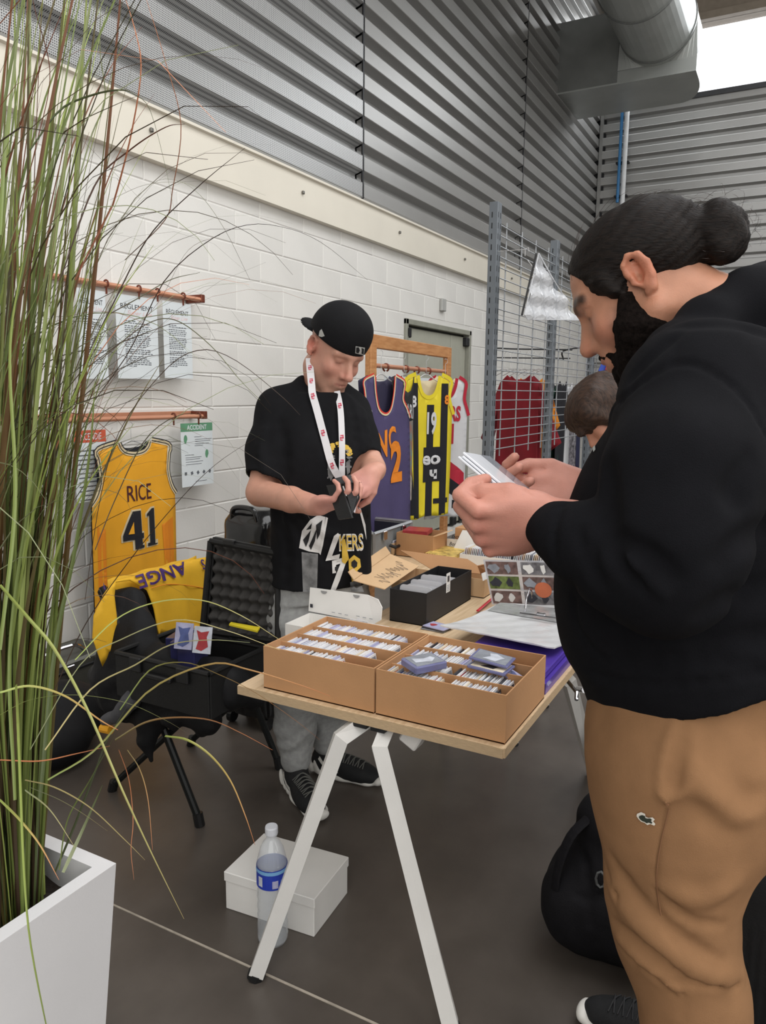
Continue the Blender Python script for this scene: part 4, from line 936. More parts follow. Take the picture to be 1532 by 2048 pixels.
tprint('gold_tassel', [[(684, 1080), (690, 1078), (698, 1118), (690, 1128), (684, 1124)]], M_y, .005)
# printed head with curls
cr_ = []
for i in range(54):
    a = rng.uniform(0, 6.28); r = rng.uniform(.35, 1)**.5; cx_, cy_ = 678+24*r*math.cos(a), 905+24*r*math.sin(a)*.9; cr_.append((cx_, cy_, i))
tprint('print_curls', [[(x+3.2*math.cos(t)*1.5*(1+.4*math.sin(3*t+i)), y+3.6*math.sin(t)) for t in np.linspace(0, 6.28, 8)[:-1]] for x, y, i in cr_ if y < 910 and abs(x-672) > 3], M_y, .001)
tprint('print_beard', [[(x+2.6*math.cos(t)*(1+.5*math.sin(2*t+i)), y+1.8*math.sin(t)) for t in np.linspace(0, 6.28, 8)[:-1]] for x, y, i in [(655+rng.uniform(0, 14), 912+rng.uniform(0, 45), i) for i in range(16)]+[(692+rng.uniform(0, 10), 900+rng.uniform(0, 40), i) for i in range(14)]], M_g, .001)
tprint('print_face', [[(655, 922), (664, 930), (668, 950), (662, 962), (656, 950)], [(692, 925), (700, 918), (700, 945), (694, 950)]], M_g)
# grey joggers and trainers
M_grey = mat('grey_marl_fleece', (160, 161, 160), .9, var=.08, vs=60, bump=.4, bs=500, spec=.15)
S = Sculpt(.0055)
S.loft([(.78, 0, 0, .115, .175), (.86, 0, 0, .112, .17), (.95, 0, 0, .10, .16)], (np.array([pel[0], pel[1], 0]), Rb), .04)
S.chain([hR-vec(0, 0, .03), (hR+aR)/2+BF*.02+vec(0, 0, .02), aR+vec(0, 0, .16), aR+vec(0, 0, .03)], [.105, .088, .074, .058], .03); S.chain([hL-vec(0, 0, .03), (hL+aL)/2+BF*.02, aL+vec(0, 0, .15), aL+vec(0, 0, .03)], [.105, .086, .074, .058], .03)
S.wave(lambda p, d: d+.004*fbm(p, 20)+.0035*np.sin(p[..., 2]*95+9*fbm(p, 14))*np.exp(-((p[..., 2]-.22)/.07)**2))
obj('joggers', sculpt_mesh('joggers', S, M_grey), None, m1, world=True)
# Frame(onZ(640, 1648, 0)-fo*.305, fo, (0, 0, 1), 1.03); FL = Frame(vec(*(onZ(755, 1572, 0)-unit(onZ(755, 1572, 0)-onZ(665, 1560, 0))*.30)), unit(onZ(755, 1572, 0)-onZ(665, 1560, 0)), (0, 0, 1), 1.03)
M_lace2 = mat('speckled_lace', (96, 96, 92), .8)
for F_ in (FR, FL):
    up, T_ = trainer('shoe', m1, F_, M_shoe, M_sole, (None, M_lace2), chunky=True)
    for sd in (-1, 1):
        g2 = F_; mb = MB(); pts = [(.045, .075), (.075, .048), (.100, .036), (.135, .040), (.112, .052), (.090, .056), (.070, .070), (.052, .088)]
        def So(u, v, sd=sd, g2=g2, T_=T_):
            a = g2(u, sd*.12, v); r = T_.ray_cast(Vector(a), Vector(unit(g2(u, 0, v)-a))); return np.array(r[0])+unit(a-g2(u, 0, v))*.002 if r[0] is not None else g2(u, sd*.04, v)
        sheet(mb, [pts if sd < 0 else pts[::-1]], So, step=.02); obj('side_swoop', mb, M_sole, up, world=True)
# lanyard
M_lan = mat('white_lanyard', (214, 212, 214), .6, var=.03); M_red = mat('red_print', (206, 62, 88), .6)
def strap(name, pts, w, m, parent, n=26, liftup=.0):
    P = smooth_path(pts, n); mb = MB(); V = []
    for i in range(len(P)):
        tg = unit(P[min(i+1, len(P)-1)]-P[max(i-1, 0)]); s_ = unit(np.cross(tg, O0-P[i])); V += [P[i]-s_*w/2, P[i]+s_*w/2]
    mb.add(V, [(2*i, 2*i+1, 2*i+3, 2*i+2) for i in range(len(P)-1)]); Vb = [v+CF*.0012 for v in V]; mb.add(Vb, [(2*i, 2*i+2, 2*i+3, 2*i+1) for i in range(len(P)-1)]); return obj(name, mb, m, parent, world=True), P
def on_tee(u, v, k): return tee_S(u, v)-unit(ray(u, v))*k
sL_ = [H1(-.055, -.045, -.075), H1(-.03, -.062, -.105)]
BT1 = BVHTree.FromPolygons([v.co for v in body1.data.vertices], [tuple(p.vertices) for p in body1.data.polygons])
def on_any(u, v, k):
    b = Vector(unit(ray(u, v))); h = [r[3] for r in (BT1.ray_cast(Vector(O0), b), TT.ray_cast(Vector(O0), b)) if r[0] is not None]
    return O0+unit(ray(u, v))*(min(h)-k) if h else px(u, v, 2.6)
on_tee = on_any
s1 = [on_any(618.5, 716, .006), on_any(619.5, 730, .006)]+[on_any(619.5, 730, .006)*(1-w_)+on_any(625, 788, .016)*w_ for w_ in (.35, .7)]+[on_tee(u, v, .016 if v < 800 else .012) for u, v in ((625, 788), (634, 820), (650, 880), (664, 930), (683, 962))]
s2 = [on_tee(u, v, .014) for u, v in ((674, 782), (681, 820), (684, 880), (684, 930), (684, 962))]
lan = thing('lanyard', 'white lanyard with red marks round the neck of the man in the cap', 'lanyard', tuple(s1[0]))
o1, Pa = strap('strap', s1, .024, M_lan, lan); o2, Pb = strap('strap', s2, .020, M_lan, lan)
for P, kk, o_ in ((Pa, (4, 8, 13, 18, 22), o1), (Pb, (5, 12, 18), o2)):
    for i in kk:
        c = P[i]; tg = unit(P[i+1]-P[i-1]); s_ = unit(np.cross(tg, O0-c)); z = unit(O0-c)
        mb = MB(); R_ = np.stack([s_, -tg, z], 1)
        for a, b, w_, h_ in ((0, 0, .012, .004), (-.004, .004, .003, .012), (.004, -.003, .003, .012), (0, .008, .010, .003), (0, -.008, .006, .003)): mb.box(c+R_@np.array([a, b, .0015]), (w_, h_, .0006), R_)
        obj('lanyard_mark', mb, M_red, o_, world=True)
# wallet being opened
wal = thing('wallet', 'open black leather wallet with cards held by the man in the cap', 'wallet', tuple(px(690, 1000, 2.235)))
M_lea = mat('black_leather', (15, 14, 15), .5, var=.1, vs=50, bump=.5, bs=300)
def quadbox(name, c4, th, m, parent, bev=0, world=True, **k):
    """thick panel from four corners"""
    c4 = [np.array(c, float) for c in c4]; n = unit(np.cross(c4[1]-c4[0], c4[3]-c4[0]))*th; mb = MB(); mb.add(c4+[c-n for c in c4], [(0, 1, 2, 3), (7, 6, 5, 4), (0, 4, 5, 1), (1, 5, 6, 2), (2, 6, 7, 3), (3, 7, 4, 0)]); return obj(name, mb, m, parent, world=world, **k)
Q = lambda *p: [px(x, y, d) for x, y, d in p]
quadbox('wallet_half', Q((656, 972, 2.270), (684, 968, 2.235), (707, 1036, 2.195), (680, 1040, 2.215)), .008, M_lea, wal)
quadbox('wallet_half', Q((684, 968, 2.235), (720, 966, 2.275), (716, 1000, 2.255), (702, 1030, 2.215)), .008, M_lea, wal)
quadbox('note_slot', Q((668, 960, 2.265), (700, 952, 2.285), (716, 968, 2.285), (684, 974, 2.245)), .006, M_lea, wal)
quadbox('white_card', Q((668, 974, 2.250), (688, 972, 2.230), (694, 992, 2.220), (674, 994, 2.235)), .001, M_w, wal, label='white card in the slot')
quadbox('bank_note', Q((704, 996, 2.235), (716, 992, 2.245), (710, 1026, 2.225), (700, 1020, 2.215)), .001, mat('pale_note', (196, 190, 192), .6, var=.15, vs=60), wal, label='pale folded note')
# ================================================================ table, trestles and what stands on them
T0 = .716
def wood(name, rgb, rgb2):
    m = mat(name, rgb, .5, var=0, vs=6, stretch=(14, 1, 14), bump=.15, bs=90, rgb2=rgb2); return m
M_ply = wood('birch_ply', (214, 188, 154), (196, 168, 132)); M_edge = mat('ply_edge', (190, 164, 130), .6, var=.12, vs=60, stretch=(1, 1, 20))
M_wm = mat('white_powder_coat', (214, 212, 208), .4, var=.02, bump=.1, bs=300); M_blk = mat('black_plastic', (22, 22, 23), .45, var=.05); M_chr = mat('chrome', (200, 200, 204), .12, 1.)
M_kraft = mat('kraft_board', (186, 140, 98), .75, var=.04, vs=8, bump=.15, bs=200); M_kraft2 = mat('pale_kraft_board', (206, 172, 132), .75, var=.04, vs=8); M_kraft_in = mat('kraft_inside', (176, 128, 88), .8, var=.04, vs=8)
M_cardw = mat('white_board', (226, 224, 220), .6, var=.02, vs=8)
table = thing('trestle_table', 'pale birch table top on white metal legs carrying the two card boxes', 'table', (-.89, 2.2, 0))
mb = MB(); mb.box((-.89, 2.215, T0-.0125), (.754, 1.354, .025), bev=.002); obj('table_top', mb, M_ply, table, world=True)
mb = MB(); mb.box((-.89, 1.537, T0-.0125), (.750, .003, .0235)); obj('edge_band', mb, M_edge, table, world=True)
mb = MB(); mb.box((-.5125, 2.215, T0-.0125), (.003, 1.35, .0235)); obj('edge_band', mb, M_edge, table, world=True)
def leg(foot, knee, top, parent, r=.019):
    mb = MB(); f, k, t = map(np.array, (foot, knee, top)); d = unit(f-k); side = unit(np.cross(d, [0, 0, 1.])) 
    P = np.array([f+unit(k-f)*.016, k, t]); mb2 = MB(); w = unit(np.cross(k-f, vec(0, 1, 0)*.6+vec(.5, 0, 0)))
    V = []; 
    for p, tg in zip(P, (unit(k-f), unit(unit(k-f)+unit(t-k)), unit(t-k))):
        a = unit(np.cross(tg, CF*0+vec(.45, -.85, .1))); b = unit(np.cross(tg, a)); V += [p+a*r*sx+b*r*1.05*sy for sx, sy in ((-1, -1), (1, -1), (1, 1), (-1, 1))]
    mb.add(V, [(4*i+j, 4*i+(j+1) % 4, 4*i+4+(j+1) % 4, 4*i+4+j) for i in range(2) for j in range(4)]+[(3, 2, 1, 0), (8, 9, 10, 11)])
    o = obj('leg', mb, M_wm, parent, world=True)
    mb = MB(); mb.tube([f, f+unit(k-f)*.018], .023, 10); obj('foot_cap', mb, M_blk, o, world=True)
    return o
t1 = onZ(700, 1462, .66)
leg(vec(-1.112, 1.398, 0), vec(-.925, 1.512, .655), vec(-.885, 1.60, .690), table)
leg(vec(-.597, 1.487, 0)+vec(.0, .0, 0), vec(-.822, 1.525, .648), vec(-.835, 1.60, .690), table)
leg(onZ(1187, 1548, 0), vec(-.545, 2.22, .64), vec(-.62, 2.20, .690), table)
leg(vec(-1.24, 2.90, 0), vec(-1.15, 2.75, .64), vec(-1.08, 2.72, .690), table)
for x in (-.885, -.835):
    mb = MB(); mb.box((x, 1.585, .687), (.040, .10, .012), bev=.002); obj('rubber_pad', mb, M_blk, table, world=True)
mb = MB(); mb.box((-.86, 2.2, .683), (.10, 1.2, .018), bev=.003); obj('spine_beam', mb, M_wm, table, world=True)
mb = MB(); mb.box((-.765, 1.60, .665), (.05, .05, .05), R=roty(.5), bev=.004); obj('bracket', mb, M_wm, table, world=True)
mb = MB(); mb.tube([(-.535, 2.16, .66), (-.495, 2.12, .645), (-.49, 2.10, .63)], .006, 6); mb.tube([(-.50, 2.16, .64), (-.47, 2.11, .66)], .009, 8); obj('wing_screw', mb, M_chr, table, world=True)
table2 = thing('side_table', 'second table top behind the first holding the aluminium case and brown boxes', 'table', (-1.55, 3.25, 0))
mb = MB(); mb.box((-1.58, 3.24, T0-.0125), (1.36, .58, .025), bev=.002); obj('table_top', mb, M_ply, table2, world=True)
for x in (-2.2, -.96):
    for y in (3.0, 3.46): leg(vec(x, y, 0), vec(x*.97-.04, y*.99+.03, .6), vec(x*.95-.08, y*.98+.06, .69), table2)
# compartment boxes for cards
def card_box(name, label, x0, x1, y0, y1, h, rows, cross=()):
    t = thing(name, label, 'box', ((x0+x1)/2, (y0+y1)/2, T0)); w = .0035; z0 = T0+.0005
    mb = MB(); mb.box(((x0+x1)/2, (y0+y1)/2, z0+w/2), (x1-x0, y1-y0, w)); obj('base', mb, M_kraft_in, t, world=True)
    for c, d in ((((x0+x1)/2, y0+w/2), (x1-x0, w)), (((x0+x1)/2, y1-w/2), (x1-x0, w)), ((x0+w/2, (y0+y1)/2), (w, y1-y0-2*w)), ((x1-w/2, (y0+y1)/2), (w, y1-y0-2*w))):
        mb = MB(); mb.box((*c, z0+h/2), (*d, h), bev=.0006); obj('side_panel', mb, M_kraft, t, world=True)
    ys = []
    for i in range(1, rows):
        y = y0+(y1-y0)*i/rows; mb = MB(); mb.box(((x0+x1)/2, y, z0+h/2-.004), (x1-x0-2*w, .003, h-.010)); obj('divider', mb, M_kraft, t, world=True)
    return t
BH = .117
LB = (-1.192, -.856, 1.556, 1.868); RB = (-.851, -.518, 1.556, 1.862)
card_box('card_box', 'left brown cardboard box with four long rows of cards', *LB, BH, 4); card_box('card_box', 'right brown cardboard box with plastic cases lying over its card rows', *RB, BH, 4)
def card_mesh(m1_, m2_, w=.063, h=.088, t=.0042):
    b = MB(); b.box((0, 0, h/2), (t, w, h)); b.box((t/2+.0003, 0, h/2), (.0005, w*.86, h*.88), mi=1); return b.mesh('trading_card', [m1_, m2_])
CM = {k: mat('card_'+k, c, .35, var=.12, vs=40) for k, c in dict(white=(226, 226, 228), pale=(200, 204, 214), lilac=(176, 176, 206), grey=(140, 144, 152), dark=(52, 52, 60), red=(168, 60, 64), cream=(224, 212, 190), blue=(86, 98, 150), tan=(196, 140, 112)).items()}
CV = [card_mesh(CM[a], CM[b]) for a, b in (('white', 'pale'), ('white', 'grey'), ('pale', 'lilac'), ('cream', 'tan'), ('white', 'red'), ('grey', 'blue'), ('dark', 'grey'), ('lilac', 'pale'), ('white', 'dark'))]
def row(x0, x1, yc, pitch, weights, label, group, lean=.10, dz=0.):
    x = x0; n = 0
    while x < x1:
        me = random.choices(CV, weights)[0]; o = bpy.data.objects.new('trading_card', me); COL.objects.link(o)
        o.location = (x, yc+random.uniform(-.0012, .0012), T0+.005+random.uniform(0, .004)+dz); o.rotation_euler = (0, -lean+random.uniform(-.02, .02), random.uniform(-.012, .012)); o.scale = (random.uniform(.5, 1.05), random.uniform(1.04, 1.09), random.uniform(1.03, 1.10))
        tag(o, label, 'card', group); x += pitch*random.uniform(.85, 1.2); n += 1
    return n
rl = [1.597, 1.673, 1.751, 1.829]; nm = ['front', 'second', 'third', 'back']; W_ = [10, 6, 5, 2, 1, .6, .6, 4, 2]
ncard = 0
for i, (y, a, b) in enumerate(zip(rl, (-1.178, -1.178, -1.178, -1.168), (-.97, -.915, -.885, -.90))):
    ncard += row(a, b, y, .0066, W_, 'thin pale card standing upright in the %s row of the left cardboard box' % nm[i], 'cards in the %s row of the left box' % nm[i], .16)
rr_ = [1.597, 1.671, 1.748, 1.824]
segs = [[(-.838, -.685), (-.655, -.54)], [(-.838, -.70), (-.675, -.535)], [(-.838, -.60)], [(-.838, -.69)]]
for i, (y, sg) in enumerate(zip(rr_, segs)):
    for a, b in sg: ncard += row(a, b, y, .0068, [8, 6, 3, 3, 3, 2, 3, 2, 4], 'thin card standing upright in the %s row of the right cardboard box' % nm[i], 'cards in the %s row of the right box' % nm[i], .14)
for nm_, x, y, c in (('orange', -.888, 1.829, 'tan'), ('white', -.905, 1.751, 'white')):
    me = card_mesh(CM[c], CM['cream'], t=.003); o = bpy.data.objects.new('trading_card', me); COL.objects.link(o); o.location = (x+.045, y, T0+.02); o.rotation_euler = (0, -.75, .05)
    tag(o, '%s card lying slanted at the end of the %s row in the left box' % (nm_, 'back' if c == 'tan' else 'third'), 'card')
M_lil = mat('lilac_acrylic', (122, 124, 168), .15, var=.1, coat=.6, alpha=.8); M_clr = glassy('clear_acrylic', (196, 198, 206), .5)
def slab(label, c, size, rz_, print_cols, tilt_=0., tilt2=0.):
    t = thing('card_case', label, 'case', c, rz_); R = roty(tilt_)@rotx(tilt2)
    mb = MB(); mb.box((0, 0, 0), size, R, bev=.003); b = obj('case_shell', mb, M_lil, t)
    mb = MB(); mb.box(R@np.array((0, 0, size[2]/2+.0004)), (size[0]*.86, size[1]*.86, .0008), R); obj('case_face', mb, CM[print_cols[0]], t)
    mb = MB(); mb.add([R@np.array((x*size[0], y*size[1], size[2]/2+.0014)) for x, y in ((-.2, -.3), (.15, -.34), (.22, -.05), (.30, .1), (.05, .32), (-.12, .25), (-.05, .0))], [tuple(range(7))]); obj('case_print', mb, CM[print_cols[1]], t)
    return t
zt = T0+BH
c = onZ(848, 1322, zt+.01); slab('thick lilac plastic card case lying over the left side of the right box', (c[0], c[1], zt+.004), (.072, .092, .020), -.55, ('grey', 'pale'), .04)
c = onZ(990, 1330, zt+.002); slab('dark card case under the clear one on the right box', (c[0]-.01, c[1], zt-.004), (.100, .070, .007), -.05, ('cream', 'dark'), .03)
c = onZ(982, 1318, zt+.012); slab('grey clear card case tilted on top of the pile over the right box', (c[0], c[1]+.01, zt+.0105), (.100, .075, .006), .04, ('grey', 'pale'), .10, 0)
c = onZ(1030, 1345, zt-.01); slab('lilac card sleeve leaning in the right box corner', (c[0]-.012, c[1]+.01, zt-.022), (.055, .062, .005), .2, ('lilac', 'blue'), .5)
# white long box with its lid standing open, cards inside
t = thing('white_card_box', 'white card box with tall open lid behind the left brown box', 'box', (-1.15, 1.95, T0))
wb = [onY(617, 1222, 2.02), onY(748, 1248, 2.02), onY(762, 1240, 2.02), onY(764, 1215, 2.03), onY(756, 1199, 2.035), onY(735, 1190, 2.04), onY(620, 1175, 2.04)]
mb = MB(); n = len(wb); mb.add([p for p in wb]+[p+vec(0, .003, 0) for p in wb], [tuple(range(n))[::-1], tuple(range(n, 2*n))]+[(i, (i+1) % n, n+(i+1) % n, n+i)[::-1] for i in range(n)]); obj('lid', mb, M_cardw, t, world=True)
bx0, bx1 = wb[0][0]+.01, onZ(800, 1245, T0+.06)[0]
for c_, d_ in (((bx0/2+bx1/2, 1.945, T0+.003), (bx1-bx0, .14, .004)), ((bx0/2+bx1/2, 1.878, T0+.034), (bx1-bx0, .003, .066)), ((bx0/2+bx1/2, 2.012, T0+.034), (bx1-bx0, .003, .066)), ((bx0, 1.945, T0+.034), (.003, .136, .066)), ((bx1, 1.945, T0+.034), (.003, .136, .066))):
    mb = MB(); mb.box(c_, d_); obj('side_panel', mb, M_cardw, t, world=True)
mb = MB(); SY = lambda u, v: (u, 2.018, v)
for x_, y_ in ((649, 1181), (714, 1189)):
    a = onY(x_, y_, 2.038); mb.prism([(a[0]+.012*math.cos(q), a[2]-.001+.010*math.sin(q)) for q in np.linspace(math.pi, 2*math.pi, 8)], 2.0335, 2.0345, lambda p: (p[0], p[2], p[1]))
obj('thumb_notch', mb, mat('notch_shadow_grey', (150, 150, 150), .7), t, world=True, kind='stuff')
a = onY(624, 1211, 2.022); mb = MB(); mb.box((a[0], 2.0185, a[2]), (.010, .001, .012)); obj('printed_mark', mb, CM['dark'], t, world=True)
mb = MB()
for k in range(6): a = onY(668+k*13+(10 if k > 2 else 0), 1224+k*2.6, 2.022); mb.box((a[0], 2.0180, a[2]), (.012, .001, .0015))
obj('fine_print', mb, CM['grey'], t, world=True, kind='stuff')
for k, (x_, c_) in enumerate(((752, 'dark'), (762, 'red'), (772, 'dark'))):
    a = onZ(x_, 1238, T0+.06); me = card_mesh(CM['white'], CM[c_], t=.002); o = bpy.data.objects.new('trading_card', me); COL.objects.link(o); o.location = (a[0], 1.945, T0+.006); o.rotation_euler = (0, .35-.3*k, math.pi/2-.5+.5*k)
    tag(o, ['red and black printed card leaning left in the white box', 'upright red card in the middle of the white box', 'dark picture card leaning right in the white box'][k], 'card')
# black card box with grey dividers
def open_box(name, label, x0, x1, y0, y1, z0, h, m_out, m_in, w=.003, cat='box'):
    t = thing(name, label, cat, ((x0+x1)/2, (y0+y1)/2, z0)); z0 += .0004
    mb = MB(); mb.box(((x0+x1)/2, (y0+y1)/2, z0+w/2), (x1-x0, y1-y0, w)); obj('base', mb, m_in, t, world=True)
    for c, d in ((((x0+x1)/2, y0+w/2), (x1-x0, w)), (((x0+x1)/2, y1-w/2), (x1-x0, w)), ((x0+w/2, (y0+y1)/2), (w, y1-y0-2*w)), ((x1-w/2, (y0+y1)/2), (w, y1-y0-2*w))):
        mb = MB(); mb.box((*c, z0+h/2), (*d, h)); obj('side_panel', mb, m_out, t, world=True)
    return t
M_bb = mat('black_board', (30, 30, 32), .55, var=.05, bump=.1); x0, x1, y0, y1 = -1.185, -1.045, 2.262, 2.665
t = open_box('black_card_box', 'black open-topped card box with grey rounded dividers', x0, x1, y0, y1, T0, .115, M_bb, M_bb)
M_div = mat('grey_divider', (196, 196, 200), .35, var=.03)
for g, (yy, n) in enumerate(((2.30, 7), (2.385, 6), (2.470, 6))):
    for k in range(n):
        y = yy+k*.0095; mb = MB(); w = .062; P = [(-w, 0), (w, 0)]+arc((w-.012, .100), .012, 0, 90, 4)+arc((-w+.012, .100), .012, 90, 180, 4); q = .22
        mb.prism(P, 0, .0016, lambda p, y=y: (x0/2+x1/2+p[0], y+p[2]+p[1]*q, T0+.006+p[1]*.97-.0*k-(0.006 if k > 0 else -.004)))
        o = obj('card_divider', mb, M_div, None); tag(o, 'grey rounded plastic divider standing in the %s group in the black box' % ('front', 'middle', 'rear')[g], 'divider', 'dividers in the %s group of the black box' % ('front', 'middle', 'rear')[g])
a = onX(896, 1165, x1); mb = MB(); mb.box((x1+.001, a[1], a[2]), (.0008, .034, .070), rotx(.0)); lb = obj('white_label', mb, M_cardw, t, world=True, label='white sticker with dark print')
mb = MB(); mb.box((x1+.0018, a[1], a[2]+.014), (.0006, .016, .022)); obj('label_print', mb, CM['dark'], lb, world=True)
mb = MB()
for k in range(4): mb.box((x1+.0018, a[1], a[2]-.010-.006*k), (.0006, .022, .002))
obj('label_lines', mb, CM['grey'], lb, world=True, kind='stuff')
# brown mailers
t = open_box('brown_mailer_box', 'brown mailer box left of the black box with its lid folded out to the left', -1.262, -1.188, 2.42, 2.62, T0, .105, M_kraft2, M_kraft_in)
L4 = [onZ(770, 1178, .835), onZ(838, 1132, .835), onZ(779, 1107, .875), onZ(706, 1160, .875)]
quadbox('lid', L4, .003, M_kraft2, t); La, Lb = L4[3], L4[2]
quadbox('lid_flap', [L4[3]+vec(.004, 0, .002), L4[2]+vec(.004, 0, .002), L4[2]+vec(-.012, -.01, .030), L4[3]+vec(-.012, -.01, .030)], .003, M_kraft2, t)
# scribbled pen lines on the lid
mb = MB(); L4 = [np.array(p) for p in L4]
for k in range(10):
    u0, v0 = .15+.07*k, .25+.3*((k*3) % 4)/4; pts = []
    for s_ in np.linspace(0, 1, 7):
        u, v = u0+.09*s_, v0+.16*math.sin(s_*7+k); pts.append(L4[0]*(1-u)*(1-v)+L4[1]*u*(1-v)+L4[2]*u*v+L4[3]*(1-u)*v+vec(0, 0, .0015))
    mb.tube(pts, .0007, 3)
obj('pen_marks', mb, CM['dark'], t, world=True, kind='stuff')
t = open_box('brown_mailer_box', 'brown mailer box right of the black box with its big lid thrown back', -1.195, -1.005, 2.70, 2.86, T0, .075, M_kraft2, M_kraft_in)
lid = [onZ(985, 1150, .80), onZ(935, 1118, .845), onZ(800, 1100, .855), onZ(862, 1138, .80)]
quadbox('lid', lid, .003, M_kraft, t)
quadbox('side_flap', [onZ(962, 1150, .800), onZ(986, 1152, .79), onZ(975, 1128, .845), onZ(955, 1132, .845)], .003, M_kraft_in, t)
quadbox('white_sticker', [onZ(966, 1162, .80), onZ(978, 1156, .80), onZ(975, 1142, .825), onZ(963, 1147, .825)], .001, M_cardw, t, label='small white sticker')
t = open_box('brown_box', 'plain brown cardboard box behind the open mailers', -1.655, -1.46, 3.22, 3.38, T0, .115, M_kraft, M_kraft_in)
quadbox('flap', [vec(-1.46, 3.22, .83), vec(-1.42, 3.24, .845), vec(-1.42, 3.36, .845), vec(-1.46, 3.38, .83)], .003, M_kraft2, t)
mb = MB(); mb.box((-1.58, 3.30, .832), (.12, .12, .02), rotz(.2)); tag(obj('red_packet', mb, CM['red'], None), 'flat red packet lying in the plain brown box', 'packet')
t = thing('brown_carton', 'closed brown cube carton with handwriting behind the white card box', 'box', (-1.35, 3.44, T0))
mb = MB(); mb.box((-1.35, 3.44, T0+.07), (.13, .13, .135), bev=.001); ct = obj('carton_body', mb, M_kraft, t, world=True)
mb = MB(); write(mb, 'boost', lambda u, v: (u, 3.374, v), (-1.39, T0+.095), .018, off=.001, width=.09, shear=.3); obj('handwriting', mb, CM['dark'], ct, world=True)
a = onY(908, 1088, 3.36); mb = MB(); mb.box((a[0], 3.366, a[2]), (.080, .003, .045), bev=.001); tg_ = obj('name_tag', mb, M_cardw, t, world=True, label='white tag with handwriting'); mb = MB(); write(mb, 'Boost', lambda u, v: (u, 3.364, v), (a[0], a[2]), .018, off=.001, width=.055, shear=.3); obj('handwriting', mb, CM['dark'], tg_, world=True)
bk = thing('booklet', 'yellow printed booklet with spiral binding in front of the brown carton', 'booklet', tuple(onZ(890, 1102, T0+.04)))
c4 = [onZ(850, 1106, T0+.045), onZ(905, 1116, T0+.045), onZ(932, 1097, T0+.045), onZ(882, 1090, T0+.045)]; quadbox('pages', c4, .018, mat('yellow_cover', (206, 176, 96), .5, var=.3, vs=40), bk)
mb = MB()
for k in range(12): p = np.array(c4[0])*(1-k/11)+np.array(c4[1])*k/11; mb.box(p+vec(0, -.002, -.009), (.004, .006, .022))
obj('spiral_binding', mb, mat('brass_wire', (140, 104, 40), .4, .6), bk, world=True, kind='stuff')
mb = MB(); mb.box((c4[0][0]/2+c4[2][0]/2, c4[0][1]/2+c4[2][1]/2, T0+.014), (.20, .13, .026)); tag(obj('brown_carton', mb, M_kraft2, None), 'flat brown carton under the yellow booklet', 'box')
# white box of cards with the lid up
x0, x1 = onZ(910, 1112, T0+.05)[0], onZ(1085, 1122, T0+.05)[0]; yq = onZ(1000, 1117, T0+.05)[1]
t = open_box('white_card_tray', 'low white card tray with raised white lid at the far end of the table', x0, x1, yq, yq+.12, T0, .05, M_cardw, M_cardw)
lw = [onY(903, 1105, yq+.125), onY(1046, 1110, yq+.125), onY(1054, 1073, yq+.16), onY(925, 1060, yq+.16)]; quadbox('lid', lw, .003, M_cardw, t)
quadbox('lid_side', [lw[1], lw[1]+vec(.05, .03, -.01), lw[2]+vec(.03, .02, -.02), lw[2]], .002, M_cardw, t)
cn = (np.array(lw[2])+np.array(lw[3]))/2; quadbox('lid_tab', [cn+vec(-.022, -.003, .002), cn+vec(.022, -.003, .002), cn+vec(.022, -.009, -.022), cn+vec(-.022, -.009, -.022)], .002, M_kraft2, t)
x = x0+.008
while x < x1-.01:
    o = bpy.data.objects.new('trading_card', random.choices(CV, [5, 4, 2, 4, 3, 1, 1, 1, 4])[0]); COL.objects.link(o); o.location = (x, yq+.06, T0-.025+.004); o.rotation_euler = (0, .15, 0); o.scale = (.9, 1.3, .9); o.location.z = T0+.001
    tag(o, 'small card standing in the low white card tray', 'card', 'cards in the white tray'); x += .0085
# binder with rings, white page stack, upright clear page with cards
M_pur = mat('purple_plastic', (80, 58, 156), .3, var=.04, coat=.3)
bn = thing('ring_binder', 'purple ring binder lying open with white sheets at the right table edge', 'binder', (-.62, 2.1, T0))
mb = MB(); mb.prism([(-.80, 1.885), (-.522, 1.885), (-.522, 2.20), (-.80, 2.20)], T0+.0005, T0+.030); obj('cover', mb, M_pur, bn, world=True)
mb = MB(); mb.box((-.66, 2.04, T0+.042), (.255, .30, .020), bev=.003); obj('cover', mb, M_pur, bn, world=True)
zs = T0+.058
ws = [onZ(880, 1264, zs), onZ(1092, 1311, zs), onZ(1108, 1313, zs), onZ(1122, 1304, zs), onZ(1136, 1288, zs), onZ(1150, 1240, zs), onZ(1130, 1212, zs), onZ(1000, 1206, zs)]
def page(u, v): return np.array([u, v, zs+.028*math.exp(-((v-1.99)/.16)**2)+.0012*math.sin(70*u)*math.sin(60*v)])
mb = MB(); sheet(mb, [[(p[0], p[1]) for p in ws]], page, step=.02, thick=.004); obj('white_page', mb, mat('white_page_paper', (214, 215, 216), .3, var=.03, bump=.5, bs=60, coat=.3), bn, world=True)
gs = [onZ(975, 1222, zs), onZ(1150, 1252, zs), onZ(1140, 1220, zs), onZ(1000, 1206, zs)]
mb = MB(); sheet(mb, [[(p[0], p[1]) for p in gs]], page, step=.02, off=.002); obj('grey_page', mb, mat('grey_page_plastic', (166, 168, 168), .25, var=.12, vs=20, coat=.4), bn, world=True)
mb = MB(); mb.box((-.73, 2.55, T0+.008), (.44, .42, .014), bev=.002); 
for px_, in ((1050,), (1110,)):
    a = onZ(px_, 1224, zs+.02); b = onZ(px_+14, 1196, zs+.02)
    pts = [a+(b-a)*t_+vec(0, 0, .052*math.sin(math.pi*t_)**.6) for t_ in np.linspace(0, 1, 14)]
    mb = MB(); mb.tube(pts, .0032, 8); obj('ring', mb, M_chr, bn, smooth=True, world=True)
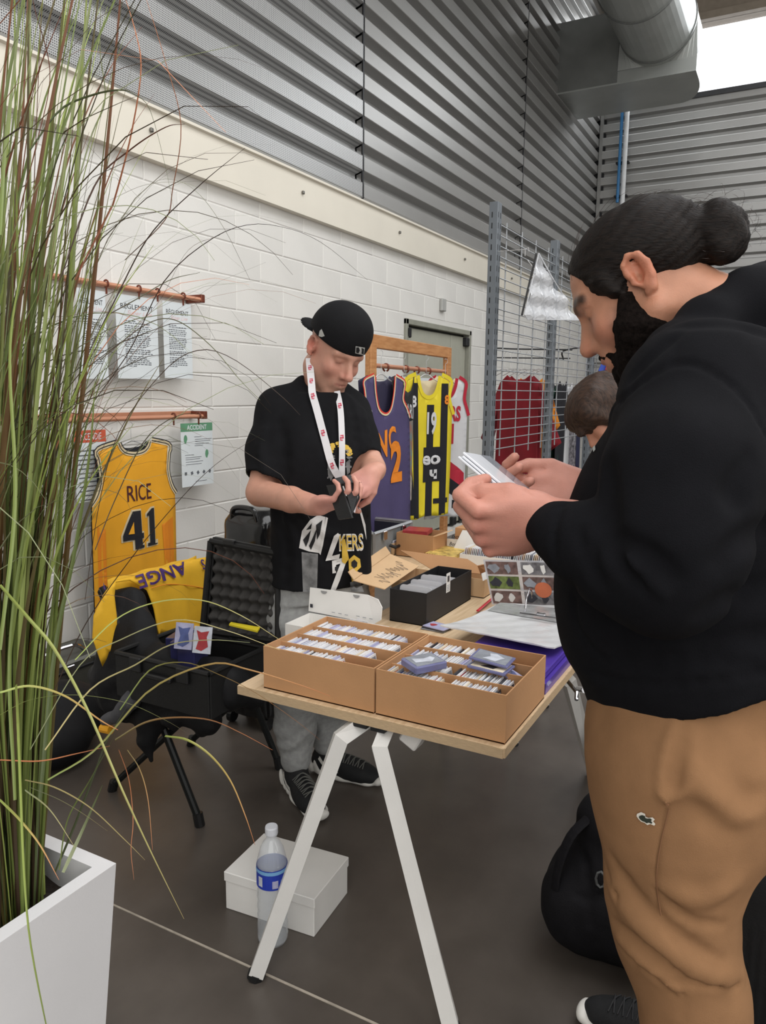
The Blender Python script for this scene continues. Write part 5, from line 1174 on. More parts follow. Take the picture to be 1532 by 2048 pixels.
a, b = onZ(1040, 1226, zs+.02), onZ(1125, 1238, zs+.02); mb = MB(); mb.tube([a, b], .006, 8, flat=.4); mb.box((a+b)/2+vec(0, 0, .006), (.03, .012, .010), bev=.003); obj('ring_rail', mb, M_chr, bn, world=True)
cp = thing('card_page', 'clear pocket page of sports cards standing upright behind the binder rings', 'page', tuple(onZ(1045, 1210, T0)))
ya = onZ(985, 1208, T0+.03)[1]
pg = [onY(984, 1209, ya), onY(1118, 1214, ya), onY(1112, 1122, ya+.05), onY(966, 1119, ya+.05)]
quadbox('pocket_sheet', pg, .0015, M_clr, cp)
pgm = lambda u, v: np.array(pg[0])*(1-u)*(1-v)+np.array(pg[1])*u*(1-v)+np.array(pg[2])*u*v+np.array(pg[3])*(1-u)*v
M_cl2 = mat('dim_card_green', (112, 128, 72), .3, var=.3, vs=50, coat=.6, alpha=.85); M_cl3 = mat('dim_card_brown', (120, 96, 92), .3, var=.3, vs=50, coat=.6, alpha=.85); M_cl4 = mat('dim_card_grey', (128, 126, 130), .3, var=.3, vs=50, coat=.6, alpha=.85); M_ball = mat('orange_ball_print', (190, 104, 70), .4, var=.1)
cols = [M_cl3, M_cl4, M_cl2, M_cl4, M_cl3, M_cl4]
for j in range(3):
    for i in range(2):
        u0, u1, v0, v1 = .03+.49*i, .47+.49*i, .03+.325*j, .31+.325*j
        cc = quadbox('pocket_card', [pgm(u0, v0)-vec(0, .001, 0), pgm(u1, v0)-vec(0, .001, 0), pgm(u1, v1)-vec(0, .001, 0), pgm(u0, v1)-vec(0, .001, 0)], .0006, cols[(j*2+i*3+j) % 6] if not (i == 0 and j == 1) else M_cl2, cp)
        mb = MB()
        for k in range(2):
            q = [pgm(u0+.10+.20*k+(.07-.03*k)*math.cos(t_)*(1+.35*math.sin(2*t_+k+i+j)), v0+.14+.10*math.sin(t_)*(1+.3*math.cos(3*t_+2*j)))-vec(0, .0025, 0) for t_ in np.linspace(0, 6.28, 9)[:-1]]; mb.add(q, [tuple(range(8))])
        obj('figure_print', mb, [M_w, CM['dark'], CM['grey'], M_cardw][(i+j) % 4], cc, world=True, kind='stuff')
mb = MB(); q = [pgm(.80+.12*math.cos(t_), .36+.17*math.sin(t_))-vec(0, .0035, 0) for t_ in np.linspace(0, 6.28, 19)[:-1]]; mb.add(q, [tuple(range(18))]); obj('ball_print', mb, M_ball, cp, world=True, label='orange basketball on one card')
p0 = onZ(955, 1228, T0); p1 = onZ(990, 1198, T0); mb = MB(); mb.tube([p0+vec(0, 0, .012), p1+vec(0, 0, .012)], .006, 6, flat=.5); tag(obj('red_folder', mb, mat('red_plastic', (196, 44, 60), .4), None), 'thin red folder edge showing beside the white page', 'folder')
# loose picture cards in front of the page
c = onZ(872, 1255, T0+.005); t = thing('photo_card', 'dark red picture card pile on the table beside the binder page', 'card', tuple(c))
for k in range(3): mb = MB(); mb.box((c[0]+.004*k, c[1], T0+.003+.004*k), (.085, .062, .0035), rotz(-.1*k), bev=.0005); o = obj('picture_card', mb, [CM['grey'], CM['dark'], CM['lilac']][k], t, world=True)
mb = MB(); mb.prism([(c[0]-.03+.012*math.cos(a)*(1+.4*math.sin(3*a))+.02, c[1]+.012*math.sin(a)) for a in np.linspace(0, 6.1, 10)], T0+.0130, T0+.0136); obj('card_print', mb, CM['red'], t, world=True)
# aluminium case, open, with dark lining
M_alu = mat('brushed_aluminium', (168, 170, 172), .35, .7, var=.05, vs=20); M_lin = mat('navy_lining', (34, 36, 50), .8)
x0, x1, y0, y1, h = -2.12, -1.675, 3.03, 3.42, .135
t = open_box('aluminium_case', 'open aluminium case with dark lining behind the capped man', x0, x1, y0, y1, T0, h, mat('grey_case_panel', (134, 138, 140), .5, .2), M_lin, .006, 'case')
mb = MB()
for a, b in (((x0, y0), (x1, y0)), ((x1, y0), (x1, y1)), ((x1, y1), (x0, y1)), ((x0, y1), (x0, y0))): mb.tube([(*a, T0+h), (*b, T0+h)], .009, 4, sq=False)
for x, y in ((x0, y0), (x1, y0), (x1, y1), (x0, y1)): mb.tube([(x, y, T0+.004), (x, y, T0+h)], .009, 4)
obj('edge_profile', mb, M_alu, t, world=True, kind='stuff')
mb = MB(); mb.box((x1-.005, (y0+y1)/2, T0+h/2), (.006, y1-y0-.02, h-.02)); mb2 = MB(); mb2.box(((x0+x1)/2, y1-.008, T0+h/2), (x1-x0-.02, .005, h-.02)); obj('lining', mb2, M_lin, t, world=True)
for y in (3.12, 3.32): mb = MB(); mb.box((x1+.010, y, T0+h-.02), (.012, .035, .045), bev=.004); obj('latch', mb, M_chr, t, world=True)
mb = MB(); mb.tube([(x1+.008, 3.17, T0+.06), (x1+.035, 3.18, T0+.05), (x1+.035, 3.26, T0+.05), (x1+.008, 3.27, T0+.06)], .008, 8); obj('handle', mb, M_blk, t, world=True)
for k in range(4): mb = MB(); mb.box((-1.86+.012*k, 3.10+.03*k, T0+h-.045+.006*k), (.09, .065, .004), rotz(.3*k)@rotx(.2)); tag(obj('plastic_sleeve', mb, M_sleeve2, None), 'clear card sleeve lying in the open aluminium case', 'sleeve', 'sleeves in the aluminium case')
c = onZ(776, 1100, T0+.02); t = open_box('small_card_tray', 'small brown card tray beside the aluminium case', c[0]-.05, c[0]+.04, c[1]-.03, c[1]+.04, T0, .06, M_kraft2, M_kraft_in)
for k in range(6): o = bpy.data.objects.new('trading_card', CV[k % 3]); COL.objects.link(o); o.location = (c[0]-.03+.011*k, c[1]+.005, T0+.004); o.scale = (.9, .85, .8); o.rotation_euler = (0, .2, 0); tag(o, 'card standing in the small brown tray by the case', 'card', 'cards in the small tray')
# bottle and shoe box on the floor under the table
t = thing('shoe_box', 'white lidded shoe box on the floor under the table', 'box', (0, 0, 0))
pA, pB, pC = onZ(449, 1817, 0), onZ(629, 1877, 0), onZ(690, 1795, 0); hb = .118
ux = unit(pB-pA); uy = unit(pC-pB); uy = unit(uy-ux*uy.dot(ux)); lx = np.linalg.norm(pB-pA); ly = .215; R_ = np.stack([ux, uy, [0, 0, 1]], 1); cc = pA+ux*lx/2+uy*ly/2
mb = MB(); mb.box(cc+vec(0, 0, hb/2-.01), (lx-.006, ly-.006, hb-.02), R_, bev=.002); obj('box_body', mb, M_cardw, t, world=True)
mb = MB(); mb.box(cc+vec(0, 0, hb-.014), (lx, ly, .030), R_, bev=.002); obj('lid', mb, M_cardw, t, world=True)
c = onZ(546, 1880, 0); t = thing('water_bottle', 'clear plastic water bottle with blue label in front of the shoe box', 'bottle', (c[0], c[1], 0))
prof = [(.003, .004), (.036, .002), (.040, .010)]
for k in range(15): z = .015+.0105*k; prof += [(.0415+.0008*math.sin(k*2.2), z), (.0375, z+.0050)]
prof += [(.041, .176), (.041, .235), (.0415, .238)]
for k in range(5): z = .242+.009*k; prof += [(.041-.0022*k, z), (.0385-.0022*k, z+.004)]
prof += [(.024, .295), (.015, .306), (.0135, .315), (.0135, .322)]
hs = 1.0
M_pet = bpy.data.materials.new('clear_pet'); M_pet.use_nodes = True; bb = M_pet.node_tree.nodes['Principled BSDF']; bb.inputs['Alpha'].default_value = .32; bb.inputs['Roughness'].default_value = .06; bb.inputs['Base Color'].default_value = (.75, .8, .85, 1); bb.inputs['Specular IOR Level'].default_value = .9; bb.inputs['Coat Weight'].default_value = 1
mb = MB(); mb.lathe([(r, z*hs) for r, z in prof], 28); obj('bottle_body', mb, M_pet, t, smooth=True)
mb = MB(); mb.lathe([(.0165, .318), (.0175, .322), (.0175, .338), (.016, .342)], 20); obj('bottle_cap', mb, mat('white_cap', (206, 208, 214), .4), t)
mb = MB(); n = 28; mb.add([(.0425*math.cos(6.2832*k/n), .0425*math.sin(6.2832*k/n), z) for z in (.178, .234) for k in range(n)], [(k, (k+1) % n, n+(k+1) % n, n+k) for k in range(n)]); lbl = obj('paper_label', mb, mat('blue_label', (40, 62, 168), .35, var=.05), t)
def cyl(u, v): return (.0428*math.cos(u/.0428-1.2), .0428*math.sin(u/.0428-1.2), v)
for nm2, P, m_ in (('label_stripe', [(-.05, .222), (.06, .222), (.06, .232), (-.05, .232)], mat('pale_blue', (120, 170, 214), .4)), ('code_patch', [(.012, .184), (.028, .184), (.028, .206), (.012, .206)], CM['lilac']), ('white_patch', [(-.030, .186), (-.016, .186), (-.016, .214), (-.030, .214)], CM['pale']), ('text_block', [(.034, .190), (.052, .190), (.052, .206), (.034, .206)], mat('mid_blue', (78, 104, 190), .4))):
    mb = MB(); sheet(mb, [P], cyl, step=.008, off=.0006); obj(nm2, mb, m_, lbl)
# ================================================================ tall grass in a white planter
pl = thing('potted_grass', 'tall green and russet ornamental grass in a square white planter', 'plant', (-1.385, .865, 0))
M_pl = mat('white_planter_resin', (216, 215, 216), .45, var=.03, vs=3, bump=.1, bs=200)
PX0, PX1, PY0, PY1, PZ = -1.575, -1.20, .675, 1.045, .5
mb = MB(); w = .034
V = []; 
def ringv(x0, x1, y0, y1, z): return [(x0, y0, z), (x1, y0, z), (x1, y1, z), (x0, y1, z)]
tp = .035
V = ringv(PX0+tp, PX1-tp, PY0+tp, PY1-tp, 0)+ringv(PX0, PX1, PY0, PY1, PZ)+ringv(PX0+w, PX1-w, PY0+w, PY1-w, PZ)+ringv(PX0+w, PX1-w, PY0+w, PY1-w, .40)
F = [(3, 2, 1, 0)]+[(4*i+j, 4*i+(j+1) % 4, 4*i+4+(j+1) % 4, 4*i+4+j) for i in range(3) for j in range(4)]+[(12, 13, 14, 15)]
mb.add(V, F); obj('planter', mb, M_pl, pl, world=True)
mb = MB(); mb.grid(lambda u, v: (PX0+w+(PX1-PX0-2*w)*u, PY0+w+(PY1-PY0-2*w)*v, .425+.008*math.sin(u*17)*math.cos(v*13)), 14, 14); obj('soil', mb, mat('dark_soil', (44, 36, 30), .95, var=.4, vs=60, bump=1., bs=90), pl, world=True)
M_bl = bpy.data.materials.new('grass_blade'); M_bl.use_nodes = True; _b = M_bl.node_tree.nodes['Principled BSDF']; _a = M_bl.node_tree.nodes.new('ShaderNodeAttribute'); _a.attribute_name = 'tint'
M_bl.node_tree.links.new(_a.outputs['Color'], _b.inputs['Base Color']); _b.inputs['Roughness'].default_value = .42; _b.inputs['Specular IOR Level'].default_value = .35
PAL = dict(g=(112, 126, 66), d=(72, 82, 48), b=(148, 162, 86), o=(92, 84, 46), r=(112, 62, 42), k=(60, 46, 36), t=(178, 164, 112), p=(190, 122, 84), s=(132, 138, 104))
def blade_mesh(B):
    """B: list of (points, radius0, colour0, colour1); flat tapering ribbons with a folded midrib"""
    V = []; F = []; Cc = []
    for pts, r0, c0, c1 in B:
        P = np.array(pts); m = len(P); T = np.gradient(P, axis=0); T /= np.linalg.norm(T, axis=1)[:, None]+1e-9
        a = unit(np.cross(T[0], rng.normal(size=3))); n0 = len(V); c0 = np.array(lin(PAL[c0])); c1 = np.array(lin(PAL[c1]))
        for i in range(m):
            a = unit(a-T[i]*a.dot(T[i])); b = np.cross(T[i], a); t = i/(m-1); r = r0*(1-t**2.2)*(.75+.25*min(1, t*6))+.0003
            for u, v in ((1, 0), (0, .32), (-1, 0), (0, -.22)): V.append(P[i]+a*r*u+b*r*v)
            Cc += [c0*(1-t**1.3)+c1*t**1.3]*4
        F += [(n0+4*i+j, n0+4*i+(j+1) % 4, n0+4*i+4+(j+1) % 4, n0+4*i+4+j) for i in range(m-1) for j in range(4)]
    me = bpy.data.meshes.new('blade'); me.from_pydata([tuple(v) for v in V], [], F); me.materials.append(M_bl)
    at_ = me.color_attributes.new('tint', 'FLOAT_COLOR', 'POINT'); c = np.ones((len(V), 4), np.float32); c[:, :3] = np.array(Cc); at_.data.foreach_set('color', c.ravel()); return me
def grow(root, az, th0, bend, L, n=16, pw=1.8, wig=.1):
    P = [np.array(root, float)]; 
    for i in range(n):
        t = (i+.5)/n; th = th0+bend*t**pw; a = az+wig*math.sin(3*t+az*5); d = np.array([math.sin(th)*math.cos(a), math.sin(th)*math.sin(a), math.cos(th)]); P.append(P[-1]+d*L/n)
    return P
def project(p): q = np.asarray(p)-O0; z = q@CF; return 766+FPX*(q@CR)/z, 1024+FPX*(q@CD)/z, z
def ok(P, xmax):
    for p in P[::2]:
        x, y, z = project(p)
        if z < .55 or p[0] < XW+.05: return False
        if -300 < y < 2300 and x > xmax: return False
    return True
cen = np.array([-1.405, .865, .43]); B = []
while len(B) < 430:      # upright core
    a = rng.uniform(0, 6.28); r = .125*math.sqrt(rng.uniform()); root = cen+[r*math.cos(a), r*math.sin(a), 0]
    P = grow(root, a+rng.normal()*.5, rng.uniform(.0, .13), rng.uniform(.05, .75), rng.uniform(1.0, 2.2), pw=2.2, wig=.6)
    if not ok(P, 330): continue
    h = rng.uniform(); c0, c1 = ('g', 'b') if h < .22 else ('d', 'g') if h < .40 else ('g', 'o') if h < .55 else ('o', 'r') if h < .72 else ('k', 'o') if h < .86 else ('b', 's')
    B.append((P, rng.uniform(.0030, .0058), c0, c1))
obj('upright_blades', blade_mesh(B), None, pl, world=True, kind='stuff'); B = []
while len(B) < 190:     # fine arching blades
    a = rng.uniform(0, 6.28); r = .09*math.sqrt(rng.uniform()); root = cen+[r*math.cos(a), r*math.sin(a), 0]
    P = grow(root, a+rng.normal()*.4, rng.uniform(.02, .14), rng.uniform(1.3, 2.7), rng.uniform(1.1, 2.2), pw=rng.uniform(2.2, 4.), wig=.3)
    if not ok(P, 640) or (rng.uniform() < .35 and not ok(P, 420)): continue
    h = rng.uniform(); c0, c1 = ('d', 'k') if h < .35 else ('g', 's') if h < .55 else ('o', 'k') if h < .8 else ('r', 'p') if h < .88 else ('s', 's')
    B.append((P, rng.uniform(.0009, .0019), c0, c1))
while len(B) < 270:     # light side shoots branching off higher up
    z0 = rng.uniform(.7, 1.7); a = rng.uniform(0, 6.28); root = cen+[.06*math.cos(a), .06*math.sin(a), z0-.43]
    P = grow(root, a, rng.uniform(.3, .7), rng.uniform(1., 2.3), rng.uniform(.35, .95), n=12, pw=1.5, wig=.2)
    if not ok(P, 600): continue
    B.append((P, rng.uniform(.0007, .0014), rng.choice(['k', 'd', 's', 'o']), rng.choice(['k', 's', 'r'])))
obj('fine_blades', blade_mesh(B), None, pl, world=True, kind='stuff')
# blades that stand out singly: traced one by one, each at its own distance
BL_ = [
 ([(0, 1170), (60, 1240), (110, 1300), (175, 1420), (240, 1570), (300, 1700), (368, 1838)], 5.5, 'b', 't', 1.12),
 ([(32, 1370), (36, 1450), (42, 1600), (48, 1740), (60, 1880), (92, 2048), (110, 2120)], 6.5, 'b', 'g', 1.02),
 ([(110, 1745), (150, 1650), (190, 1545), (215, 1480), (262, 1400)], 13, 'd', 'd', 1.36), ([(118, 1740), (135, 1640), (180, 1560), (230, 1470)], 7, 'g', 'd', 1.33), ([(126, 1745), (165, 1660), (205, 1570)], 5, 's', 'd', 1.31),
 ([(95, 1560), (190, 1500), (300, 1380), (420, 1328), (500, 1340), (600, 1370), (660, 1392)], 2.6, 'g', 'p', 1.15),
 ([(240, 1420), (300, 1340), (370, 1325), (440, 1350), (510, 1385), (590, 1440), (640, 1480)], 2.6, 'g', 'p', 1.18),
 ([(230, 1480), (290, 1445), (350, 1435), (420, 1440), (480, 1465), (545, 1500)], 2.8, 'o', 'p', 1.16),
 ([(330, 1472), (375, 1480), (420, 1510), (460, 1560), (490, 1630), (510, 1690)], 3.4, 'b', 'p', 1.2),
 ([(255, 1500), (280, 1540), (296, 1600), (305, 1700)], 2.6, 't', 'p', 1.15), ([(238, 1500), (258, 1560), (266, 1640), (262, 1700), (268, 1760)], 3.6, 'p', 'p', 1.12),
 ([(0, 1385), (60, 1372), (130, 1392), (200, 1440), (236, 1460)], 3., 'b', 'p', 1.15), ([(0, 1430), (60, 1400), (150, 1390), (250, 1405), (330, 1440), (380, 1470)], 2.6, 'b', 'k', 1.2),
 ([(0, 1520), (80, 1522), (150, 1508), (220, 1492)], 2.2, 'p', 'p', 1.2), ([(0, 1600), (40, 1640), (80, 1690), (118, 1760)], 5., 'b', 'p', 1.15),
 ([(50, 1560), (110, 1575), (180, 1615), (250, 1680), (290, 1720)], 2.8, 't', 't', 1.2), ([(60, 1575), (120, 1600), (170, 1630), (215, 1662)], 2.6, 's', 't', 1.22), ([(50, 1580), (100, 1620), (150, 1695)], 3.0, 's', 't', 1.2),
 ([(180, 700), (230, 600), (300, 470), (400, 370), (490, 296)], 1.9, 'k', 'k', 1.3), ([(190, 800), (260, 700), (330, 560), (420, 480), (500, 449), (580, 458), (650, 490), (735, 560)], 1.7, 'k', 'k', 1.28),
 ([(180, 860), (250, 690), (320, 600), (375, 502), (440, 470)], 1.6, 'r', 'k', 1.3), ([(215, 630), (270, 600), (340, 560), (400, 545)], 1.2, 'k', 's', 1.3),
 ([(150, 560), (215, 430), (230, 395), (262, 270), (282, 140), (270, 60), (245, -20)], 2.4, 'r', 'p', 1.3), ([(250, 520), (330, 440), (345, 380), (362, 250), (330, 120), (290, -10)], 1.4, 'k', 'p', 1.32),
 ([(120, 560), (190, 370), (260, 300), (330, 255), (370, 248)], 2.0, 'k', 'r', 1.3), ([(220, 400), (290, 370), (360, 365), (410, 380)], 1.2, 'k', 's', 1.3),
 ([(230, 450), (300, 370), (350, 360), (400, 390), (450, 460), (500, 560)], 1.1, 's', 'k', 1.32), ([(60, 300), (120, 220), (185, 190), (240, 180), (270, 190), (300, 220), (330, 330), (350, 430)], 2.8, 'd', 's', 1.2),
 ([(130, 460), (180, 280), (210, 200), (200, 100), (203, -20)], 2.0, 's', 's', 1.35), ([(40, 700), (60, 500), (110, 300), (150, 250), (230, 210), (280, 190)], 3.2, 'o', 'o', 1.25),
 ([(170, 1200), (200, 1000), (240, 860), (330, 740), (400, 700), (470, 720), (560, 790), (600, 830)], 1.5, 'k', 'k', 1.3), ([(100, 1400), (170, 1250), (260, 1120), (350, 1010), (430, 930), (520, 870)], 1.8, 'k', 'k', 1.3),
 ([(60, 1500), (160, 1330), (240, 1280), (350, 1240), (450, 1260), (560, 1300)], 1.6, 's', 't', 1.25), ([(90, 1500), (180, 1380), (270, 1330), (340, 1290), (420, 1280), (500, 1285)], 1.8, 't', 's', 1.25),
 ([(150, 1320), (230, 1240), (310, 1205), (400, 1200), (480, 1230), (560, 1280)], 1.6, 'b', 't', 1.22), ([(20, 500), (70, 300), (100, 150), (70, 20), (60, -40)], 4., 'r', 'r', 1.25), ([(0, 900), (20, 600), (40, 300), (90, 100), (110, -30)], 4.5, 'o', 'r', 1.25),
 ([(0, 470), (10, 300), (30, 120), (40, -30)], 5., 'g', 's', 1.1), ([(120, 1000), (150, 700), (200, 480), (225, 400)], 3.6, 'd', 'g', 1.3), ([(60, 1500), (90, 1200), (120, 900), (100, 600), (140, 400), (190, 300)], 5., 'g', 'o', 1.22),
 ([(30, 1600), (20, 1300), (60, 1000), (110, 800), (130, 600)], 6., 'g', 'd', 1.2), ([(80, 1600), (110, 1300), (150, 1100), (180, 900), (190, 760)], 6., 'd', 'g', 1.25), ([(0, 1300), (30, 1000), (20, 700), (50, 500)], 6, 'g', 'b', 1.15),
 ([(190, 1100), (230, 1000), (290, 880), (360, 830), (420, 840), (470, 900), (500, 960)], 1.3, 'k', 's', 1.3), ([(200, 720), (290, 650), (350, 640), (420, 690), (480, 760), (520, 800)], 1.1, 'k', 's', 1.3)]
for pts, w_, c0, c1, d in BL_:
    n = len(pts); P = [px(x, y, d*(1+.03*math.sin(i*1.1))) for i, (x, y) in enumerate(pts)]; obj('grass_blade', blade_mesh([(smooth_path(P, 26), w_*.5*1.35*d/FPX, c0, c1)]), None, pl, world=True)
# ================================================================ wall rails, posters, jerseys, racks
M_cop = mat('copper_rail', (206, 146, 116), .35, .35, var=.04); M_copd = mat('copper_clip', (122, 66, 50), .35, .4); M_oak = wood('oak_frame', (196, 142, 92), (176, 120, 72))
M_pap = mat('poster_paper', (216, 222, 224), .5, var=.02); M_ink = mat('black_ink', (40, 40, 44), .6); M_inkg = mat('grey_ink', (96, 100, 106), .6); M_pink = mat('pale_pink_ink', (226, 190, 190), .6)
M_wire = mat('clear_hanger_plastic', (196, 196, 196), .2, alpha=.7, coat=.5)
XR = XW+.10
def rail(label, y0, y1, z, clips):
    t = thing('wall_rail', label, 'rail', (XR, y1, z))
    mb = MB(); mb.tube([(XR, y0, z), (XR, y1, z)], .0125, 12); obj('rod', mb, M_cop, t, smooth=False, world=True)
    mb = MB(); mb.box((XW+.008, (y0+y1)/2, z+.014), (.014, y1-y0, .028), bev=.002); obj('back_batten', mb, M_cop, t, world=True)
    for y in (y1-.01, y0+.3): mb = MB(); mb.box(((XW+XR)/2+.006, y, z+.006), (XR-XW+.02, .03, .045), bev=.003); obj('bracket', mb, M_copd, t, world=True)
    for y in clips:
        mb = MB(); mb.tube([(XR+.012*math.cos(a)*1.3, y, z+.004+.017*math.sin(a)) for a in np.linspace(-1.2, 4.3, 12)], .005, 6); mb.tube([(XR, y, z-.014), (XR-.004, y+.004, z-.045)], .005, 6); obj('rail_clip', mb, M_copd, t, world=True)
    return t
zU, zL = onX(405, 600, XR)[2], onX(410, 832, XR)[2]
cU = [onX(x, 590, XR)[1] for x in (140, 213, 278, 315, 366)]; cL = [onX(x, 830, XR)[1] for x in (347, 397)]
rail('upper copper rail with clips on the block wall above the yellow jersey', .9, onX(405, 600, XR)[1], zU, cU); rail('lower copper rail on the block wall carrying the yellow jersey', .9, onX(410, 832, XR)[1], zL, cL)
def poster(label, y0, y1, z0, z1, x=XR-.006, kind='r'):
    t = thing('poster', label, 'poster', (x, (y0+y1)/2, z0)); mb = MB(); mb.box((x, (y0+y1)/2, (z0+z1)/2), (.0015, y1-y0, z1-z0)); pg = obj('paper', mb, M_pap, t, world=True)
    S = lambda u, v: (x+.0008, u, v); w = y1-y0; h = z1-z0; cy = (y0+y1)/2
    if kind == 'r':
        mb = MB(); write(mb, 'RÈGLEMENT', S, (cy, z1-.13*h), .06*h, width=w*.78, off=.0006); obj('heading', mb, M_ink, t, world=True)
        mb = MB(); write(mb, 'Super Live', S, (cy+.05*w, z1-.20*h), .055*h, width=w*.6, off=.0005, shear=.4); obj('script_heading', mb, M_pink, t, world=True)
        mb = MB(); random.seed(5); v = z1-.28*h
        for k in range(22):
            v -= .0235*h
            if k in (2, 6, 13, 16): v -= .012*h; 
            ww = w*(.25 if k in (0, 21) else random.uniform(.50, .62)); u = cy-w*.31
            while u < cy-w*.31+ww: l = random.uniform(.02, .06)*w*1.5; mb.box((x+.0011, u+l/2, v), (.0004, l, .011*h)); u += l+.02*w
        obj('text_lines', mb, M_inkg, t, world=True, kind='stuff')
    elif kind == 'a':
        mb = MB(); mb.box((x+.001, cy, z1-.065*h), (.0008, w, .13*h)); b = obj('green_banner', mb, mat('green_print', (98, 150, 116), .5), t, world=True); mb = MB(); write(mb, 'ACCIDENT', S, (cy, z1-.065*h), .075*h, width=w*.62, off=.0014, bold=.02); obj('heading', mb, M_pap, b, world=True)
        for nm, cu, cv in (('green_icon', cy-.36*w, z1-.25*h), ('green_icon', cy+.30*w, z1-.50*h)):
            mb = MB(); mb.prism([(cu+.055*w*math.cos(a)*(1 if a < 4.3 else .5), cv+.07*h*math.sin(a)) for a in np.linspace(0, 5.6, 12)], 0, .0005, lambda p: (x+.0010+p[2], p[0], p[1])); obj(nm, mb, MATS['green_print'], t, world=True)
        mb = MB()
        for k, (u, v, l) in enumerate([(-.10, .22, .25), (-.10, .26, .6), (-.10, .29, .55), (-.10, .33, .5), (-.10, .36, .3), (-.4, .50, .3), (-.4, .54, .55), (-.4, .57, .5), (-.4, .61, .6), (-.4, .65, .55), (-.1, .93, .4)]): mb.box((x+.0011, cy+(u+l/2)*w, z1-v*h), (.0004, l*w*.9, .008*h))
        for k in range(5): mb.box((x+.0011, cy-.38*w+k*.19*w, z1-.79*h), (.0004, .07*w, .05*h), rotx(.3*k))
        obj('text_lines', mb, M_inkg, t, world=True, kind='stuff')
    else:
        mb = MB(); mb.box((x+.001, cy, z1-.03), (.0008, w, .06)); b = obj('red_banner', mb, mat('orange_red_print', (200, 92, 66), .5), t, world=True); mb = MB(); write(mb, 'INCENDIE', S, (cy, z1-.03), .035, width=w*.7, off=.0014); obj('heading', mb, M_pap, b, world=True)
        mb = MB()
        for k in range(12): mb.box((x+.0011, cy-.02, z1-.10-.022*k), (.0004, w*.6, .006))
        obj('text_lines', mb, M_inkg, t, world=True, kind='stuff')
    return t
g = lambda x, y: onX(x, y, XR)
poster('right poster headed règlement clipped to the upper copper rail', g(306, 0)[1], g(366, 0)[1], g(335, 756)[2], zU-.035); poster('middle poster headed règlement on the upper rail behind grass blades', g(206, 0)[1], g(294, 0)[1], g(250, 757)[2], zU-.035)
poster('leftmost poster headed règlement on the upper rail, mostly behind the grass', g(125, 0)[1], g(185, 0)[1], g(160, 757)[2], zU-.035)
poster('poster with green accident banner clipped to the lower rail', g(336, 0)[1], g(405, 0)[1], g(370, 975)[2], g(370, 847)[2], kind='a')
poster('poster with red banner on the lower rail half behind grass', g(100, 0)[1], g(170, 0)[1], g(130, 1010)[2], g(140, 862)[2], kind='f', x=XR+.003)
# ---- jerseys
def hanger(label, S, w, zt, hook_h, group=None, m=None):
    t = thing('coat_hanger', label, 'hanger', tuple(S(0, zt, -.012)), 0, group); mb = MB()
    c = [S(-w, zt-.035, -.012), S(-w*.5, zt-.008, -.012), S(0, zt+.02, -.012), S(w*.5, zt-.008, -.012), S(w, zt-.035, -.012)]
    mb.tube(smooth_path(c, 16), .0035, 5); obj('hanger_bar', mb, m or M_wire, t, world=True)
    mb = MB(); hk = [S(0, zt+.02, -.012), S(0, zt+hook_h*.6, -.012)]+[S(.014*math.sin(a), zt+hook_h*.78-.014*math.cos(a)*-1, -.012) for a in np.linspace(math.pi, -.6, 8)]
    mb.tube(hk, .0016, 5); obj('hook', mb, M_wire, t, world=True); return t
def frame_S(o, ux, fold=.010, tw=0., seed=0.):
    """surface of a hung cloth: u across, v = height, third argument pushes it out along its normal"""
    ux = unit(ux); n = np.cross(ux, [0, 0, 1.]); 
    def S(u, v, k=0.):
        low = np.clip((o[2]-v)/.8, 0, 1); f = fold*low*(math.sin(u*28+seed+1.2*low)+.5*math.sin(u*61+2*seed))+.02*low*math.sin(seed+u*9)
        return np.array([o[0], o[1], 0])+ux*u+np.array([0, 0, 1])*v+n*(f+k)
    return S
def tank_outline(w, L, zt, strap=.055, neck=.085, nd=.10, arm=.22, sh=.17, flare=1.02):
    """half widths: returns ccw outline of a sleeveless jersey, top at v=zt"""
    R_ = [(w*flare, zt-L), (w, zt-arm-.08), (w*.99, zt-arm), (w*.86, zt-arm+.05), (sh*.93, zt-arm*.55), (sh*.97, zt-.07), (sh, zt-.028), (neck, zt)]
    N_ = [(neck*.86, zt-nd*.45), (neck*.55, zt-nd*.85), (0, zt-nd)]
    L_ = [(-x, y) for x, y in N_[:-1]][::-1]+[(-x, y) for x, y in R_][::-1]
    bot = [(-w*flare*.5, zt-L-.006), (0, zt-L+.004), (w*flare*.5, zt-L-.004)]
    return R_+N_+L_+bot
